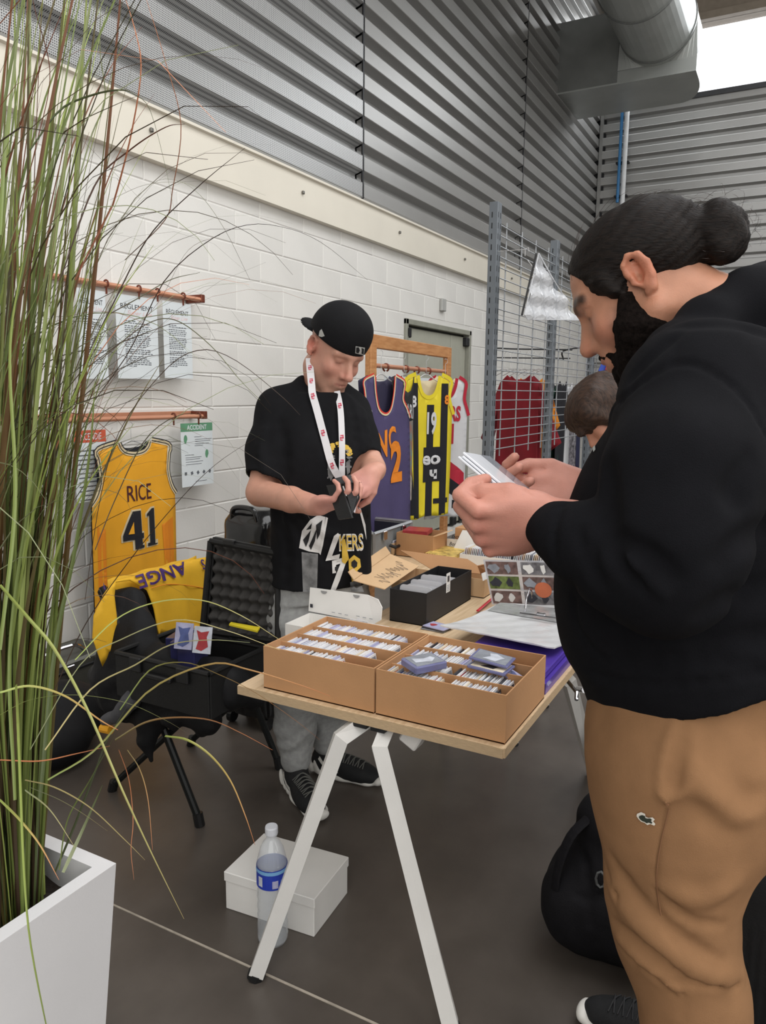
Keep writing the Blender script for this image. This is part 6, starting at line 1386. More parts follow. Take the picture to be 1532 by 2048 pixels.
def jersey(label, o, ux, w, L, m_body, m_in, m_trim=None, nd=.09, seed=0., prints=(), panels=(), bfold=.010, name='jersey', group=None, back_nd=.03, bw=.99, **kw):
    zt = o[2]; S = frame_S(o, ux, bfold, seed=seed); t = thing(name, label, 'jersey', (o[0], o[1], o[2]-L), 0, group)
    P = tank_outline(w, L, zt, nd=nd, **kw); mb = MB(); sheet(mb, [P], lambda u, v: S(u, v, .012), step=.035, thick=.0015); fr = obj('front_panel', mb, m_body, t, smooth=True, world=True)
    Pb = tank_outline(w*bw, L-.01, zt+.002, nd=back_nd, **kw); mb = MB(); sheet(mb, [Pb], lambda u, v: S(u, v, -.026+.0*u), step=.05, thick=.0015); obj('back_panel', mb, m_in, t, smooth=True, world=True)
    if m_trim:
        for nm_, idx in (('neck_trim', range(7, 14)), ('arm_trim', range(2, 8)), ('arm_trim', range(13, 19))):
            q = [P[i] for i in idx]
            for wd, m_, off in m_trim:
                pts = smooth_path([(a, b, 0) for a, b in q], 22)[:, :2]; T_ = np.gradient(pts, axis=0); N_ = np.stack([-T_[:, 1], T_[:, 0]], 1); N_ /= np.linalg.norm(N_, axis=1)[:, None]
                A = pts+N_*off[0]; Bq = pts+N_*off[1]; mb = MB(); V = [S(*p, .0145+.0005*off[2]) for p in A]+[S(*p, .0145+.0005*off[2]) for p in Bq]; k = len(pts)
                mb.add(V, [(i, i+1, k+i+1, k+i) for i in range(k-1)]); obj(nm_, mb, m_, t, world=True)
    for nm_, polys, m_, lv in panels:
        mb = MB()
        for p in polys: sheet(mb, [[(x, zt-y) for x, y in p]], lambda u, v: S(u, v, .0132+.0006*lv), step=.03)
        obj(nm_, mb, m_, t, world=True, **(dict(kind='stuff') if len(polys) > 1 else {}))
    for nm_, s_, c, h, wd, m_, bold, rot, lv in prints:
        mb = MB(); write(mb, s_, lambda u, v: S(u, v, .0), (c[0], zt-c[1]), h, width=wd, bold=bold, rot=rot, off=0); mb.v = []; mb.f = []; mb.m = []
        V, F = text2d(s_, bold); V = V.copy(); V[:, 0] *= wd/np.ptp(V[:, 0]); V[:, 1] *= h; ca, sa = math.cos(rot), math.sin(rot); V = V@np.array([[ca, sa], [-sa, ca]])+[c[0], zt-c[1]]
        mb.add([S(a, b, .0146+.0007*lv) for a, b in V], F); obj(nm_, mb, m_, t, world=True)
    return t, S
M_yel = mat('amber_mesh_cloth', (226, 160, 34), .7, var=.05, vs=6, bump=.3, bs=600); M_yel2 = mat('deep_amber_cloth', (222, 132, 28), .7, var=.05, vs=6); M_nvy = mat('black_cloth', (28, 28, 34), .85, var=.05, bump=.3, bs=600); M_crm = mat('cream_trim', (212, 196, 160), .7)
# the Rice 41 shirt on the lower rail: back side towards us
yc = onX(266, 885, XR+.05)[1]; ztop = onX(292, 884, XR+.05)[2]
trim3 = [(.02, M_crm, (-.020, -.002, 0)), (.004, M_nvy, (-.012, -.008, 1)), (.004, M_nvy, (-.024, -.019, 1))]
trim3b = [(.02, M_crm, (-.020, .002, 0)), (.004, M_nvy, (-.010, -.005, 1)), (.004, M_nvy, (-.026, -.020, 1))]
W41 = [('name', 'RICE', (.012, .255), .085, .165, mat('plum_thread', (70, 26, 34), .8), .004, 0, 0)]
t, S = jersey('amber yellow basketball jersey reading RICE 41 hanging on the wall', (XR+.05, yc, ztop), (0, 1, 0), .285, 1.02, M_yel, M_nvy, trim3b, nd=.065, seed=1.3, prints=W41, panels=[('side_panel', [[(-.26, .40), (-.215, .42), (-.225, .98), (-.27, .98)]], M_yel2, 0), ('side_panel', [[(.165, .45), (.26, .42), (.27, .98), (.18, .98)]], M_yel2, 0), *[(nm_, pl_, m_, lv_) for nm_, pl_, m_, lv_ in (('number_edge', [[(-.118, .468), (-.05, .342), (.012, .342), (.012, .462), (.028, .462), (.028, .506), (.012, .506), (.012, .527), (.028, .527), (.028, .556), (-.052, .556), (-.052, .506), (-.118, .506)][::-1]], M_crm, 1), ('number_edge', [[(.045, .372), (.085, .342), (.116, .342), (.116, .524), (.134, .524), (.134, .556), (.043, .556), (.043, .524), (.060, .524), (.060, .392), (.045, .398)][::-1]], M_crm, 1), ('number_four', [[(-.110, .470), (-.046, .350), (.004, .350), (.004, .470), (.020, .470), (.020, .498), (.004, .498), (.004, .534), (.020, .534), (.020, .549), (-.044, .549), (-.044, .534), (-.044, .498), (-.110, .498)][::-1]], M_nvy, 9), ('number_one', [[(.052, .376), (.088, .350), (.108, .350), (.108, .532), (.126, .532), (.126, .549), (.051, .549), (.051, .532), (.068, .532), (.068, .384), (.052, .390)][::-1]], M_nvy, 9), ('number_gap', [[(-.078, .466), (-.046, .404), (-.046, .466)][::-1]], M_yel, 14))], ('small_tag', [[(.105, .532), (.125, .532), (.125, .542), (.105, .542)]], M_crm, 12)], sh=.235, neck=.115, arm=.30, bw=.92)
hanger('clear hanger holding the amber RICE jersey on the lower rail', S, .19, ztop-.01, .13)
# standing wooden rack with copper rod, four jerseys
rp0, rp1 = np.array([-2.00, 3.57, 0]), np.array([-2.10, 4.80, 0]); zr = 1.80; ur = unit(rp1-rp0)
rk = thing('clothes_rack', 'oak framed clothes rack with copper rod standing by the grey double doors', 'rack', tuple((rp0+rp1)/2)); Rr = np.stack([np.cross(ur, [0, 0, 1.]), ur, [0, 0, 1.]], 1)
for p in (rp0, rp1): mb = MB(); mb.box(p+vec(0, 0, zr/2), (.035, .075, zr), Rr, bev=.003); obj('post', mb, M_oak, rk, world=True); mb = MB(); mb.box(p+vec(0, 0, .02), (.45, .075, .04), Rr, bev=.003); obj('foot', mb, M_oak, rk, world=True)
mb = MB(); mb.box((rp0+rp1)/2+vec(0, 0, zr-.035), (.035, np.linalg.norm(rp1-rp0)-.075, .07), Rr, bev=.003); obj('top_rail', mb, M_oak, rk, world=True)
zrod = zr-.16
mb = MB(); mb.tube([rp0+vec(0, 0, zrod), rp1+vec(0, 0, zrod)], .0125, 12); obj('rod', mb, M_cop, rk, world=True)
mb = MB(); mb.box((rp0+rp1)/2+vec(0, 0, .45), (.03, np.linalg.norm(rp1-rp0)-.075, .06), Rr, bev=.003); obj('lower_rail', mb, M_oak, rk, world=True)
RS = lambda s, dz=0., k=0.: rp0+ur*s+np.array([0, 0, dz])+Rr[:, 0]*k
def onrack(x): # distance along the rod seen in column x
    r = ray(x, 720); n = np.array([Rr[0, 0], Rr[1, 0], 0]); k = (rp0@n)/(r@n); return float((r*k-rp0+np.array([0, 0, 0]))@ur)
for x in (812, 772, 834, 857):
    s = onrack(x); c = RS(s, zrod); mb = MB(); mb.tube([c+Rr[:, 0]*.018*math.cos(a)+vec(0, 0, -.006+.020*math.sin(a)) for a in np.linspace(-1.3, 4.4, 12)], .0055, 6); obj('rail_clip', mb, M_copd, rk, world=True)
for x0_, x1_, lb in ((772, 812, 'poster headed règlement clipped on the oak rack behind the dark shirts'), (829, 858, 'poster headed règlement clipped on the oak rack behind the yellow jersey')):
    s0, s1 = onrack(x0_), onrack(x1_); t = thing('poster', lb, 'poster', tuple(RS((s0+s1)/2, zrod-.4))); ztp = zrod-.04
    Sp = lambda u, v: RS(u, v, .004); mb = MB(); mb.box(RS((s0+s1)/2, ztp-.21, .0), (.0015, s1-s0+.04, .40), Rr); obj('paper', mb, M_pap, t, world=True)
    mb = MB(); write(mb, 'RÈGLEMENT', Sp, ((s0+s1)/2, ztp-.07), .03, width=(s1-s0)*.95, off=0); obj('heading', mb, M_ink, t, world=True)
    mb = MB()
    for k in range(9): mb.box(RS((s0+s1)/2, ztp-.13-.025*k, .003), (.0005, (s1-s0)*.7, .006), Rr)
    obj('text_lines', mb, M_inkg, t, world=True, kind='stuff')
# shirts hang across the rod, each turned toward the viewer
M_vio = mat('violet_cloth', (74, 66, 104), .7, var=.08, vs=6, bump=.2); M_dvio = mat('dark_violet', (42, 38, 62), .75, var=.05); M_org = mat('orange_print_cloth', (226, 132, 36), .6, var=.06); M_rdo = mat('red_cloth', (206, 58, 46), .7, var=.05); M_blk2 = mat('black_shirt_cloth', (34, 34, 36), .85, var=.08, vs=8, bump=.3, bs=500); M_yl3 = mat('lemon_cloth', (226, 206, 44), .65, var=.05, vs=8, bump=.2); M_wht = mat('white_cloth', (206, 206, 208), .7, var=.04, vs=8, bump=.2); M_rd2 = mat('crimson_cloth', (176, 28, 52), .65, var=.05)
def shirt_at(pxl, y_top, ang, d):
    c = px(pxl, y_top, d); a = math.radians(ang); ux = CR*math.cos(a)+unit(np.array([CF[0], CF[1], 0]))*math.sin(a); ux[2] = 0; return c, unit(ux)
c1, u1 = shirt_at(766, 752, 56, 3.90)
t, S1 = jersey('violet and orange basketball jersey leftmost on the oak rack', c1, u1, .235, .84, M_vio, M_dvio, [(.02, M_rdo, (-.014, -.006, 1)), (.02, M_crm, (-.006, .002, 1))], nd=.20, seed=.5, prints=[('lettering', 'WC', (.0, .34), .13, .22, M_org, .03, .25, 1), ('number', '2', (.10, .44), .20, .12, M_org, .05, 0, 2), ('small_badge', 'AR', (-.14, .18), .05, .06, M_wht, .03, -.9, 1)],
 panels=[('side_stripe', [[(-.235, .50), (-.16, .46), (-.14, .80), (-.24, .82)]], M_nvy, 0), ('red_stripe', [[(-.20, .50), (-.165, .48), (-.12, .62), (-.14, .70), (-.125, .80), (-.18, .81), (-.19, .66)]], M_rdo, 1), ('yellow_piping', [[(-.215, .50), (-.208, .50), (-.19, .66), (-.18, .81), (-.187, .81), (-.198, .66)]], M_org, 2)], neck=.10, sh=.18)
hanger('clear hanger under the violet jersey', S1, .15, c1[2]-.01, .16)
c2, u2 = shirt_at(812, 752, 64, 4.14)
t, S2 = jersey('black printed T-shirt second from left on the oak rack', c2, u2, .20, .78, M_blk2, M_nvy, None, nd=.09, seed=2.1, prints=[('lettering', 'KARINE', (.04, .19), .075, .25, M_wht, .02, -.1, 1)], panels=[('print_figure', [[(-.02, .25), (.07, .24), (.12, .30), (.10, .42), (.13, .55), (.08, .60), (.0, .52), (.02, .40), (-.04, .33)]], mat('teal_grey_print', (112, 136, 134), .7, var=.4, vs=25, rgb2=(150, 110, 96)), 1), ('print_arm', [[(.01, .52), (.06, .56), (.09, .64), (.05, .69), (.0, .66), (-.02, .58)]], mat('pale_arm_print', (188, 176, 166), .7, var=.25, vs=30), 2)], sh=.20, neck=.08, arm=.16)
hanger('clear hanger under the black T-shirt', S2, .15, c2[2]-.01, .15)
c3, u3 = shirt_at(855, 752, 36, 4.28)
st = lambda a, b, y0, y1: [(a, y0), (b, y0), (b+.005, y1), (a+.005, y1)]
t, S3 = jersey('yellow and black striped basketball jersey number 19 on the oak rack', c3, u3, .185, .80, M_yl3, M_crm, [(.02, M_yl3, (-.022, .0, 2))], nd=.13, seed=3.2, prints=[('number', '19', (.02, .26), .12, .075, M_wht, .03, 0, 4), ('sponsor', 'eo', (.03, .46), .075, .14, M_wht, .03, 0, 4), ('sponsor_mark', 'ч', (.05, .55), .06, .06, M_wht, .06, 0, 4), ('badge', '8', (.135, .13), .05, .035, M_org, .04, 0, 4), ('badge', '8', (-.11, .14), .06, .035, M_wht, .04, 0, 4)],
 panels=[('black_stripe', [st(-.115, -.080, .04, .80)], M_nvy, 1), ('black_stripe', [st(-.01, .045, .16, .80)], M_nvy, 1), ('black_stripe', [st(.095, .145, .04, .80)], M_nvy, 1), ('chest_block', [[(-.03, .40), (.10, .40), (.10, .60), (-.03, .60)]], M_nvy, 2), ('side_block', [[(-.17, .30), (-.125, .45), (-.10, .78), (-.16, .78), (-.175, .5)]], M_nvy, 1), ('hem_mark', [[(.06, .70), (.17, .70), (.17, .73), (.06, .73)]], M_nvy, 3)], neck=.09, sh=.155)
hanger('clear hanger under the striped yellow jersey', S3, .12, c3[2]-.01, .14)
c4, u4 = shirt_at(893, 757, 30, 4.45)
t, S4 = jersey('white jersey with red lettering and red black diagonal band on the oak rack', c4, u4, .15, .82, M_wht, M_crm, [(.02, M_rd2, (-.022, .0, 2))], nd=.12, seed=4.2, prints=[('lettering', 'AZERS', (.0, .20), .085, .20, M_rd2, .04, -.02, 2), ('number', '21', (.02, .32), .11, .09, M_rd2, .05, 0, 2)],
 panels=[('red_band', [[(-.15, .44), (-.05, .42), (.14, .56), (.145, .66), (-.05, .52), (-.15, .54)]], M_rd2, 1), ('black_band', [[(-.15, .54), (-.05, .52), (.145, .66), (.145, .75), (-.03, .63), (-.15, .64)]], M_nvy, 1), ('size_label', [[(.06, .72), (.13, .72), (.13, .77), (.06, .77)]], M_nvy, 2)], neck=.075, sh=.12)
hanger('clear hanger under the white and red jersey', S4, .10, c4[2]-.01, .14)
# ================================================================ chair with jersey and jacket, cases, bags
M_fab = mat('black_nylon', (20, 20, 22), .7, var=.1, vs=20, bump=.5, bs=90, spec=.3); M_mtl = mat('black_tube', (24, 26, 26), .35, .3); M_hard = mat('black_hard_plastic', (17, 17, 17), .6, var=.08, vs=30, bump=.3, bs=200)
ch = thing('folding_chair', 'black metal folding chair under the black jacket and open case', 'chair', (-1.93, 2.08, 0))
for y in (1.862, 2.33):
    s_ = 0 if y < 2 else 0
    mb = MB(); mb.tube([(-1.715, y, 0.02), (-1.93, y, .45), (-2.14, y, .80)], .0135, 10); l = obj('leg', mb, M_mtl, ch, smooth=False, world=True); mb = MB(); mb.tube([(-1.712, y, 0), (-1.722, y, .045)], .018, 10); obj('foot_cap', mb, M_blk, l, world=True)
    mb = MB(); mb.tube([(-2.160, y+.02*(1 if y < 2 else -1), 0.02), (-1.70, y+.02*(1 if y < 2 else -1), .45)], .0125, 10); l = obj('leg', mb, M_mtl, ch, world=True); mb = MB(); mb.tube([(-2.163, y+.02*(1 if y < 2 else -1), 0), (-2.150, y+.02*(1 if y < 2 else -1), .04)], .018, 10); obj('foot_cap', mb, M_blk, l, world=True)
mb = MB(); mb.box((-1.89, 2.095, .445), (.42, .44, .03), bev=.012); obj('seat', mb, M_fab, ch, world=True)
mb = MB(); mb.box((-2.125, 2.095, .70), (.03, .46, .19), roty(-.45)@np.eye(3), bev=.012); obj('backrest', mb, M_fab, ch, world=True)
# yellow jersey thrown over the backrest
XJ = -2.085
yz = lambda x, y: onX(x, y, XJ)[1:]
ridge_z = yz(320, 1138)[1]
def SJ(u, v):
    s = v  # v: height in the picture plane of the front side; above the ridge it rolls over to the back
    low = np.clip((ridge_z-v)/.4, 0, 1); f = .016*low*math.sin(u*38+1.2)+.008*low*math.sin(u*75)
    if v > ridge_z-.03: a = (v-(ridge_z-.03))/.03; return np.array([XJ-.022*(1-math.cos(min(a, 3.)*1.2))*1., u, ridge_z-.03+.03*math.sin(min(a, 1.5)*1.05)])
    return np.array([XJ+f+.05*low, u, v])
PJ = [yz(*p) for p in ((192, 1330), (180, 1275), (184, 1230), (205, 1190), (232, 1162), (300, 1140), (360, 1122), (418, 1113), (424, 1130), (418, 1180), (410, 1240), (360, 1262), (306, 1268), (300, 1215), (290, 1180), (262, 1160), (236, 1163), (226, 1190), (226, 1250), (224, 1292), (205, 1300))]
PJ = [(float(a), float(b)) for a, b in PJ]
mb = MB(); sheet(mb, [PJ], SJ, step=.022, thick=.004); jt = thing('jersey', 'yellow jersey draped over the chair back with purple upside-down lettering', 'jersey', (XJ, 2.1, .5)); jf = obj('cloth', mb, mat('bright_amber_cloth', (228, 176, 38), .7, var=.06, vs=10, bump=.35, bs=500), jt, smooth=True, world=True)
mb = MB(); mb.grid(lambda u, v: (XJ-.055-.01*math.sin(u*20), PJ[4][0]+.01+(PJ[7][0]-PJ[4][0]-.02)*u, ridge_z-.005-.30*v), 14, 8, thick=.004); obj('back_fold', mb, MATS['bright_amber_cloth'], jt, smooth=True, world=True)
M_prp = mat('purple_thread', (66, 38, 104), .7)
V, F = text2d('ANGE', .02); V = V.copy(); a0, a1 = np.array(yz(272, 1152)), np.array(yz(372, 1122)); wv = np.ptp(V[:, 0]); mb = MB()
hz = .052; e = (a1-a0); Vt = [a0+e*(.5-x/wv)+np.array([0, -hz*.5-y*hz]) for x, y in V]; mb.add([SJ(*p)+vec(.006, 0, .002) for p in Vt], [f[::-1] for f in F]); obj('lettering', mb, M_prp, jt, world=True)
V, F = text2d('S', .02); a0 = np.array(yz(404, 1124)); mb = MB(); mb.add([SJ(a0[0]-x*.035, a0[1]-.012-y*.04)+vec(.006, 0, .002) for x, y in V], F); obj('lettering', mb, M_prp, jt, world=True)
mb = MB(); q = [SJ(*yz(*p))+vec(.006, 0, .002) for p in ((206, 1178), (214, 1160), (210, 1182))]; mb.add(q, [(0, 1, 2)]); obj('swoosh_tip', mb, M_prp, jt, world=True)
mb = MB(); q = smooth_path([SJ(*yz(*p))+vec(.004, 0, 0) for p in ((298, 1175), (330, 1168), (370, 1170), (415, 1178))], 14); mb.tube(q, .0016, 4); obj('seam', mb, M_yel2, jt, world=True)
# black jacket hanging over the seat side
K = lambda x, y, yy=1.80: onY(x, y, yy)
S = Sculpt(.008)
S.cap(K(235, 1215, 1.92), K(240, 1300, 1.88), .05, .07, .05); S.cap(K(265, 1200, 1.96), K(280, 1300, 1.88), .05, .07, .05)
S.cap(K(235, 1345, 1.86), K(330, 1350, 1.86), .085, .085, .06); S.cap(K(330, 1350, 1.86), K(455, 1370, 1.86), .085, .075, .06); S.cap(K(240, 1400, 1.85), K(300, 1430, 1.83), .07, .055, .05); S.cap(K(350, 1415, 1.84), K(415, 1440, 1.84), .055, .045, .05); S.cap(K(455, 1375, 1.88), K(500, 1385, 1.95), .06, .055, .05)
S.cap(K(200, 1350, 1.86), K(215, 1400, 1.86), .05, .035, .04)
S.chain([K(300, 1430, 1.82), K(292, 1480, 1.80), K(303, 1520, 1.80)], [.045, .034, .010], .03); S.chain([K(405, 1430, 1.84), K(400, 1465, 1.84)], [.04, .02], .02); S.chain([K(345, 1440), K(350, 1462)], [.04, .015], .02)
S.wave(lambda p, d: d+.009*fbm(p, 24)+.004*fbm(p, 60, 2.))
jk = thing('jacket', 'black jacket bundled over the folding chair with sleeves hanging down', 'jacket', (-1.95, 1.85, .3)); o = obj('jacket_shell', sculpt_mesh('jacket_shell', S, M_fab), None, jk, world=True)
S = Sculpt(.006); M_cuf = mat('grey_lining', (78, 78, 82), .8, var=.1, vs=40); S.chain([K(270, 1372, 1.76), K(262, 1400, 1.755), K(235, 1432, 1.76), K(212, 1440, 1.77)], [.026, .030, .024, .020], .02); S.wave(lambda p, d: d+.003*fbm(p, 50)); o = obj('grey_lining', sculpt_mesh('grey_lining', S, M_cuf), None, jk, world=True, label='grey turned-out lining')
mb = MB(); mb.tube([K(204, 1456, 1.76), K(222, 1460, 1.76)], .016, 10); obj('amber_trim', mb, MATS['amber_mesh_cloth'], jk, world=True, label='amber band')
# open hard case on the seat with egg-crate foam lid
hc_ = thing('hard_case', 'open black hard case with egg-crate foam lid standing on the chair seat', 'case', (-1.75, 2.0, .47))
cx0, cx1, cy0, cy1, cz0, cz1 = -1.95, -1.545, 1.74, 2.03, .475, .625
for c_, d_ in (((cx0/2+cx1/2, cy0/2+cy1/2, cz0+.004), (cx1-cx0, cy1-cy0, .008)), ((cx0/2+cx1/2, cy0, cz0/2+cz1/2), (cx1-cx0, .010, cz1-cz0)), ((cx0/2+cx1/2, cy1, cz0/2+cz1/2), (cx1-cx0, .010, cz1-cz0)), ((cx0, cy0/2+cy1/2, cz0/2+cz1/2), (.010, cy1-cy0, cz1-cz0)), ((cx1, cy0/2+cy1/2, cz0/2+cz1/2), (.010, cy1-cy0, cz1-cz0))):
    mb = MB(); mb.box(c_, d_, bev=.003); obj('case_wall', mb, M_hard, hc_, world=True)
mb = MB()
for a, b in (((cx0, cy0), (cx1, cy0)), ((cx1, cy0), (cx1, cy1)), ((cx1, cy1), (cx0, cy1)), ((cx0, cy1), (cx0, cy0))): mb.tube([(*a, cz1), (*b, cz1)], .009, 8)
obj('rim', mb, M_hard, hc_, world=True)
for x in (cx0+.10, cx1-.10): mb = MB(); mb.box((x, cy0-.010, cz1-.02), (.05, .014, .05), bev=.005); obj('latch', mb, M_blk, hc_, world=True)
mb = MB(); mb.box((cx0/2+cx1/2, cy0-.014, cz1-.045), (.12, .02, .018), bev=.006); obj('handle', mb, M_blk, hc_, world=True)
LC = [onY(405, 1262, 2.035), onY(556, 1282, 2.035), onY(556, 1108, 2.075), onY(421, 1082, 2.075)]; LC = [np.array(p) for p in LC]
quadbox('lid_back', [p+vec(0, .030, 0) for p in LC], .010, M_hard, hc_)
lm = lambda u, v: LC[0]*(1-u)*(1-v)+LC[1]*u*(1-v)+LC[2]*u*v+LC[3]*(1-u)*v
nL = unit(np.cross(LC[1]-LC[0], LC[3]-LC[0])); nL = nL if nL.dot(O0-LC[0]) > 0 else -nL
mb = MB()
for a, b in ((0, 1), (1, 2), (2, 3), (3, 0)): mb.tube([LC[a], LC[b]], .011, 8)
mb.tube([LC[0]+vec(0, .02, 0), LC[3]+vec(0, .02, 0)], .014, 6); mb.tube([LC[2]+vec(0, .02, 0), LC[3]+vec(0, .02, 0)], .014, 6); obj('lid_rim', mb, M_hard, hc_, world=True)
mb = MB(); mb.grid(lambda u, v: lm(.03+.94*u, .03+.94*v)+nL*(-.008+.017*math.sin((u*7+v*7)*math.pi*1.0)*math.sin((u*7-v*7)*math.pi)), 84, 84); obj('egg_crate_foam', mb, mat('dark_foam', (62, 60, 58), .95, var=.1, vs=50, bump=.5, bs=500), hc_, smooth=True, world=True)
mb = MB(); mb.box((LC[3]+LC[2])/2+vec(-.06, -.002, .012), (.05, .02, .022), bev=.004); obj('latch', mb, M_blk, hc_, world=True)
def box_thing(name, label, cat, c, d, m, rz_=0, bev=.003, group=None): 
    mb = MB(); mb.box((0, 0, 0), d, bev=bev); o = obj(name, mb, m, None); o.location = c; o.rotation_euler = (0, 0, rz_); return tag(o, label, cat, group)
M_nvb = mat('navy_acrylic', (54, 54, 96), .2, var=.2, vs=12, coat=.6)
for k, (x, y) in enumerate(((-1.83, 1.92), (-1.77, 1.88), (-1.71, 1.85))): box_thing('card_holder', ['navy plastic card holder at the back of the hard case', 'navy plastic card holder in the middle of the hard case', 'navy plastic card holder at the front of the hard case'][k], 'holder', (x, y, .585+.008*k), (.06, .11, .15), M_nvb, .3)
for k, (x, y, m_) in enumerate(((368, 1272, 'lilac'), (405, 1280, 'pale'))):
    c = onY(x, y, 1.79); t = thing('trading_card', ['lilac picture card leaning against the navy holders', 'white and red picture card standing in front of the navy holders'][k], 'card', tuple(c)); R_ = rotz(.25)@rotx(-.25); mb = MB(); mb.box(c, (.062, .004, .085), R_); o = obj('card_sheet', mb, CM[m_], t, world=True)
    mb = MB(); mb.add([c+R_@np.array([a, -.0026, b]) for a, b in ((-.02, -.03), (.0, -.035), (.022, -.02), (.015, .01), (.022, .03), (-.005, .024), (-.022, .03), (-.012, .0))], [tuple(range(8))]); obj('figure_print', mb, CM['red'] if k else CM['blue'], t, world=True)
quadbox('yellow_folder', [onY(458, 1248, 1.99), onY(515, 1262, 1.99), onY(520, 1254, 2.01), onY(462, 1244, 2.01)], .006, MATS['lemon_cloth'], None); tag(bpy.data.objects['yellow_folder'], 'thin bright yellow folder edge at the case lid hinge', 'folder')
for k in range(5): box_thing('card_holder', 'flat grey blue card sleeve stacked at the right of the hard case', 'holder', (-1.61, 1.88-.012*k, .55+.006*k), (.10, .16, .005), CM['blue'] if k % 2 else CM['grey'], .05*k, .001, 'sleeves at the right of the hard case')
# suitcase standing behind with a yellow jersey piece over its handle
q = onY(502, 1100, 2.62)
st_ = thing('suitcase', 'glossy black suitcase standing behind the foam-lined case', 'suitcase', (q[0], 2.66, 0))
S = Sculpt(.008); 
S.loft([(.06, q[0], 2.66, .13, .11), (.5, q[0], 2.66, .135, .115), (.88, q[0], 2.66, .13, .11), (.955, q[0], 2.66, .115, .09), (.985, q[0], 2.66, .08, .06)], (np.zeros(3), np.eye(3)), .05, 3.5)
S.wave(lambda p, d: d+.004*fbm(p, 40)); o = obj('suitcase_body', sculpt_mesh('suitcase_body', S, mat('glossy_black_plastic', (18, 18, 19), .22, var=.1, coat=.3)), None, st_, world=True)
mb = MB(); mb.tube(smooth_path([(q[0]-.07, 2.58, .93), (q[0]-.06, 2.575, .985), (q[0]-.03, 2.575, 1.0), (q[0]+.03, 2.575, 1.0), (q[0]+.06, 2.575, .985), (q[0]+.07, 2.58, .93)], 20), .012, 8); obj('handle', mb, MATS['glossy_black_plastic'], st_, smooth=True, world=True)
for dx in (-.1, .1):
    for dy in (-.07, .07): mb = MB(); mb.tube([(q[0]+dx-.012, 2.66+dy, .03), (q[0]+dx+.012, 2.66+dy, .03)], .03, 12); obj('wheel', mb, M_blk, st_, world=True)
a = onY(508, 1008, 2.80); b = onY(542, 1008, 2.80); c = onY(520, 1098, 2.80)
mb = MB(); mb.grid(lambda u, v: (a[0]+(b[0]-a[0]+.10)*u, 2.80+.012*math.sin(u*14+v*3), a[2]-(.95)*v), 10, 14, thick=.004); hb_ = thing('jersey', 'lemon yellow jersey hanging behind the suitcase beside the man\'s elbow', 'jersey', (a[0], 2.8, .3)); o = obj('cloth', mb, MATS['lemon_cloth'], hb_, smooth=True, world=True)
mb = MB(); mb.tube([(a[0]+.015, 2.79, a[2]-.01), (a[0]+.055, 2.79, a[2]-.13)], .003, 4); obj('dark_cord', mb, M_blk, hb_, world=True)
mb = MB(); mb.tube([(a[0]-.02, 2.81, a[2]+.0), (b[0]+.14, 2.81, a[2]+.0)], .006, 6); mb.tube([(b[0]+.14, 2.81, 0), (b[0]+.14, 2.81, a[2])], .006, 6); obj('stand_bar', mb, M_blk, hb_, world=True)
# floor cases at the wall on the left
t = thing('metal_case', 'small grey metal case with clasps on the floor by the block wall', 'case', (-2.98, 2.35, 0)); mb = MB(); mb.box((-2.98, 2.36, .13), (.26, .34, .26), bev=.012); b_ = obj('case_shell', mb, mat('grey_metal_case', (92, 92, 86), .35, .6, var=.08), t, world=True)
mb = MB(); mb.box((-2.98, 2.36, .215), (.27, .35, .014), bev=.004); obj('lid_seam', mb, M_hard, t, world=True)
for y in (2.27, 2.43): mb = MB(); mb.box((-2.842, y, .22), (.014, .04, .05), bev=.004); obj('clasp', mb, M_chr, t, world=True)
mb = MB(); mb.tube(smooth_path([(-2.95, 2.2, .26), (-2.92, 2.2, .30), (-2.90, 2.34, .31), (-2.92, 2.42, .26)], 12), .009, 6); obj('handle', mb, M_chr, t, world=True)
S = Sculpt(.010); c = onZ(160, 1500, .0); S.ell(vec(-2.62, 2.02, .14), (.17, .2, .15), None, .05); S.ell(vec(-2.50, 1.92, .10), (.12, .14, .10), None, .05); S.half(vec(0, 0, .004), (0, 0, -1), .01); S.wave(lambda p, d: d+.010*fbm(p, 18)); tag(obj('sports_bag', sculpt_mesh('sports_bag', S, M_fab), None, None), 'soft black bag slumped on the floor left of the chair', 'bag')
# backpack and duffel on the floor to the right
bp = thing('backpack', 'black backpack with grey buckle on the floor under the bearded man\'s table side', 'backpack', (-.36, 2.0, 0))
S = Sculpt(.008); S.ell(vec(-.33, 2.02, .20), (.14, .17, .20), None, .05); S.ell(vec(-.42, 1.95, .13), (.10, .15, .13), None, .06); S.ell(vec(-.28, 1.98, .12), (.18, .18, .13), None, .06); S.ell(vec(-.36, 2.0, .36), (.08, .10, .06), None, .05); S.half(vec(0, 0, .004), (0, 0, -1), .01); S.wave(lambda p, d: d+.007*fbm(p, 20)+.003*fbm(p, 55))
P_, F_ = S.build(); T = bvh(P_, F_); folds(S, T, [([(1150, 1790), (1180, 1800), (1210, 1790)], .008, -.006), ([(1160, 1700), (1175, 1740), (1180, 1850)], .01, -.006)])
b_ = obj('pack_body', sculpt_mesh('pack_body', S, mat('black_pack_fabric', (20, 19, 22), .8, var=.1, vs=30, bump=.5, bs=300, spec=.2)), None, bp, world=True)
c = snap(T, [(1203, 1755)]); c = c[0][0] if c else px(1203, 1755, 1.9)
mb = MB(); mb.tube([c+vec(.012*math.cos(a)*1.0, -.01, .022*math.sin(a)) for a in np.linspace(0, 6.28, 9)], .0035, 6, cap=False); obj('buckle', mb, mat('grey_buckle', (110, 112, 112), .35, .4), bp, world=True)
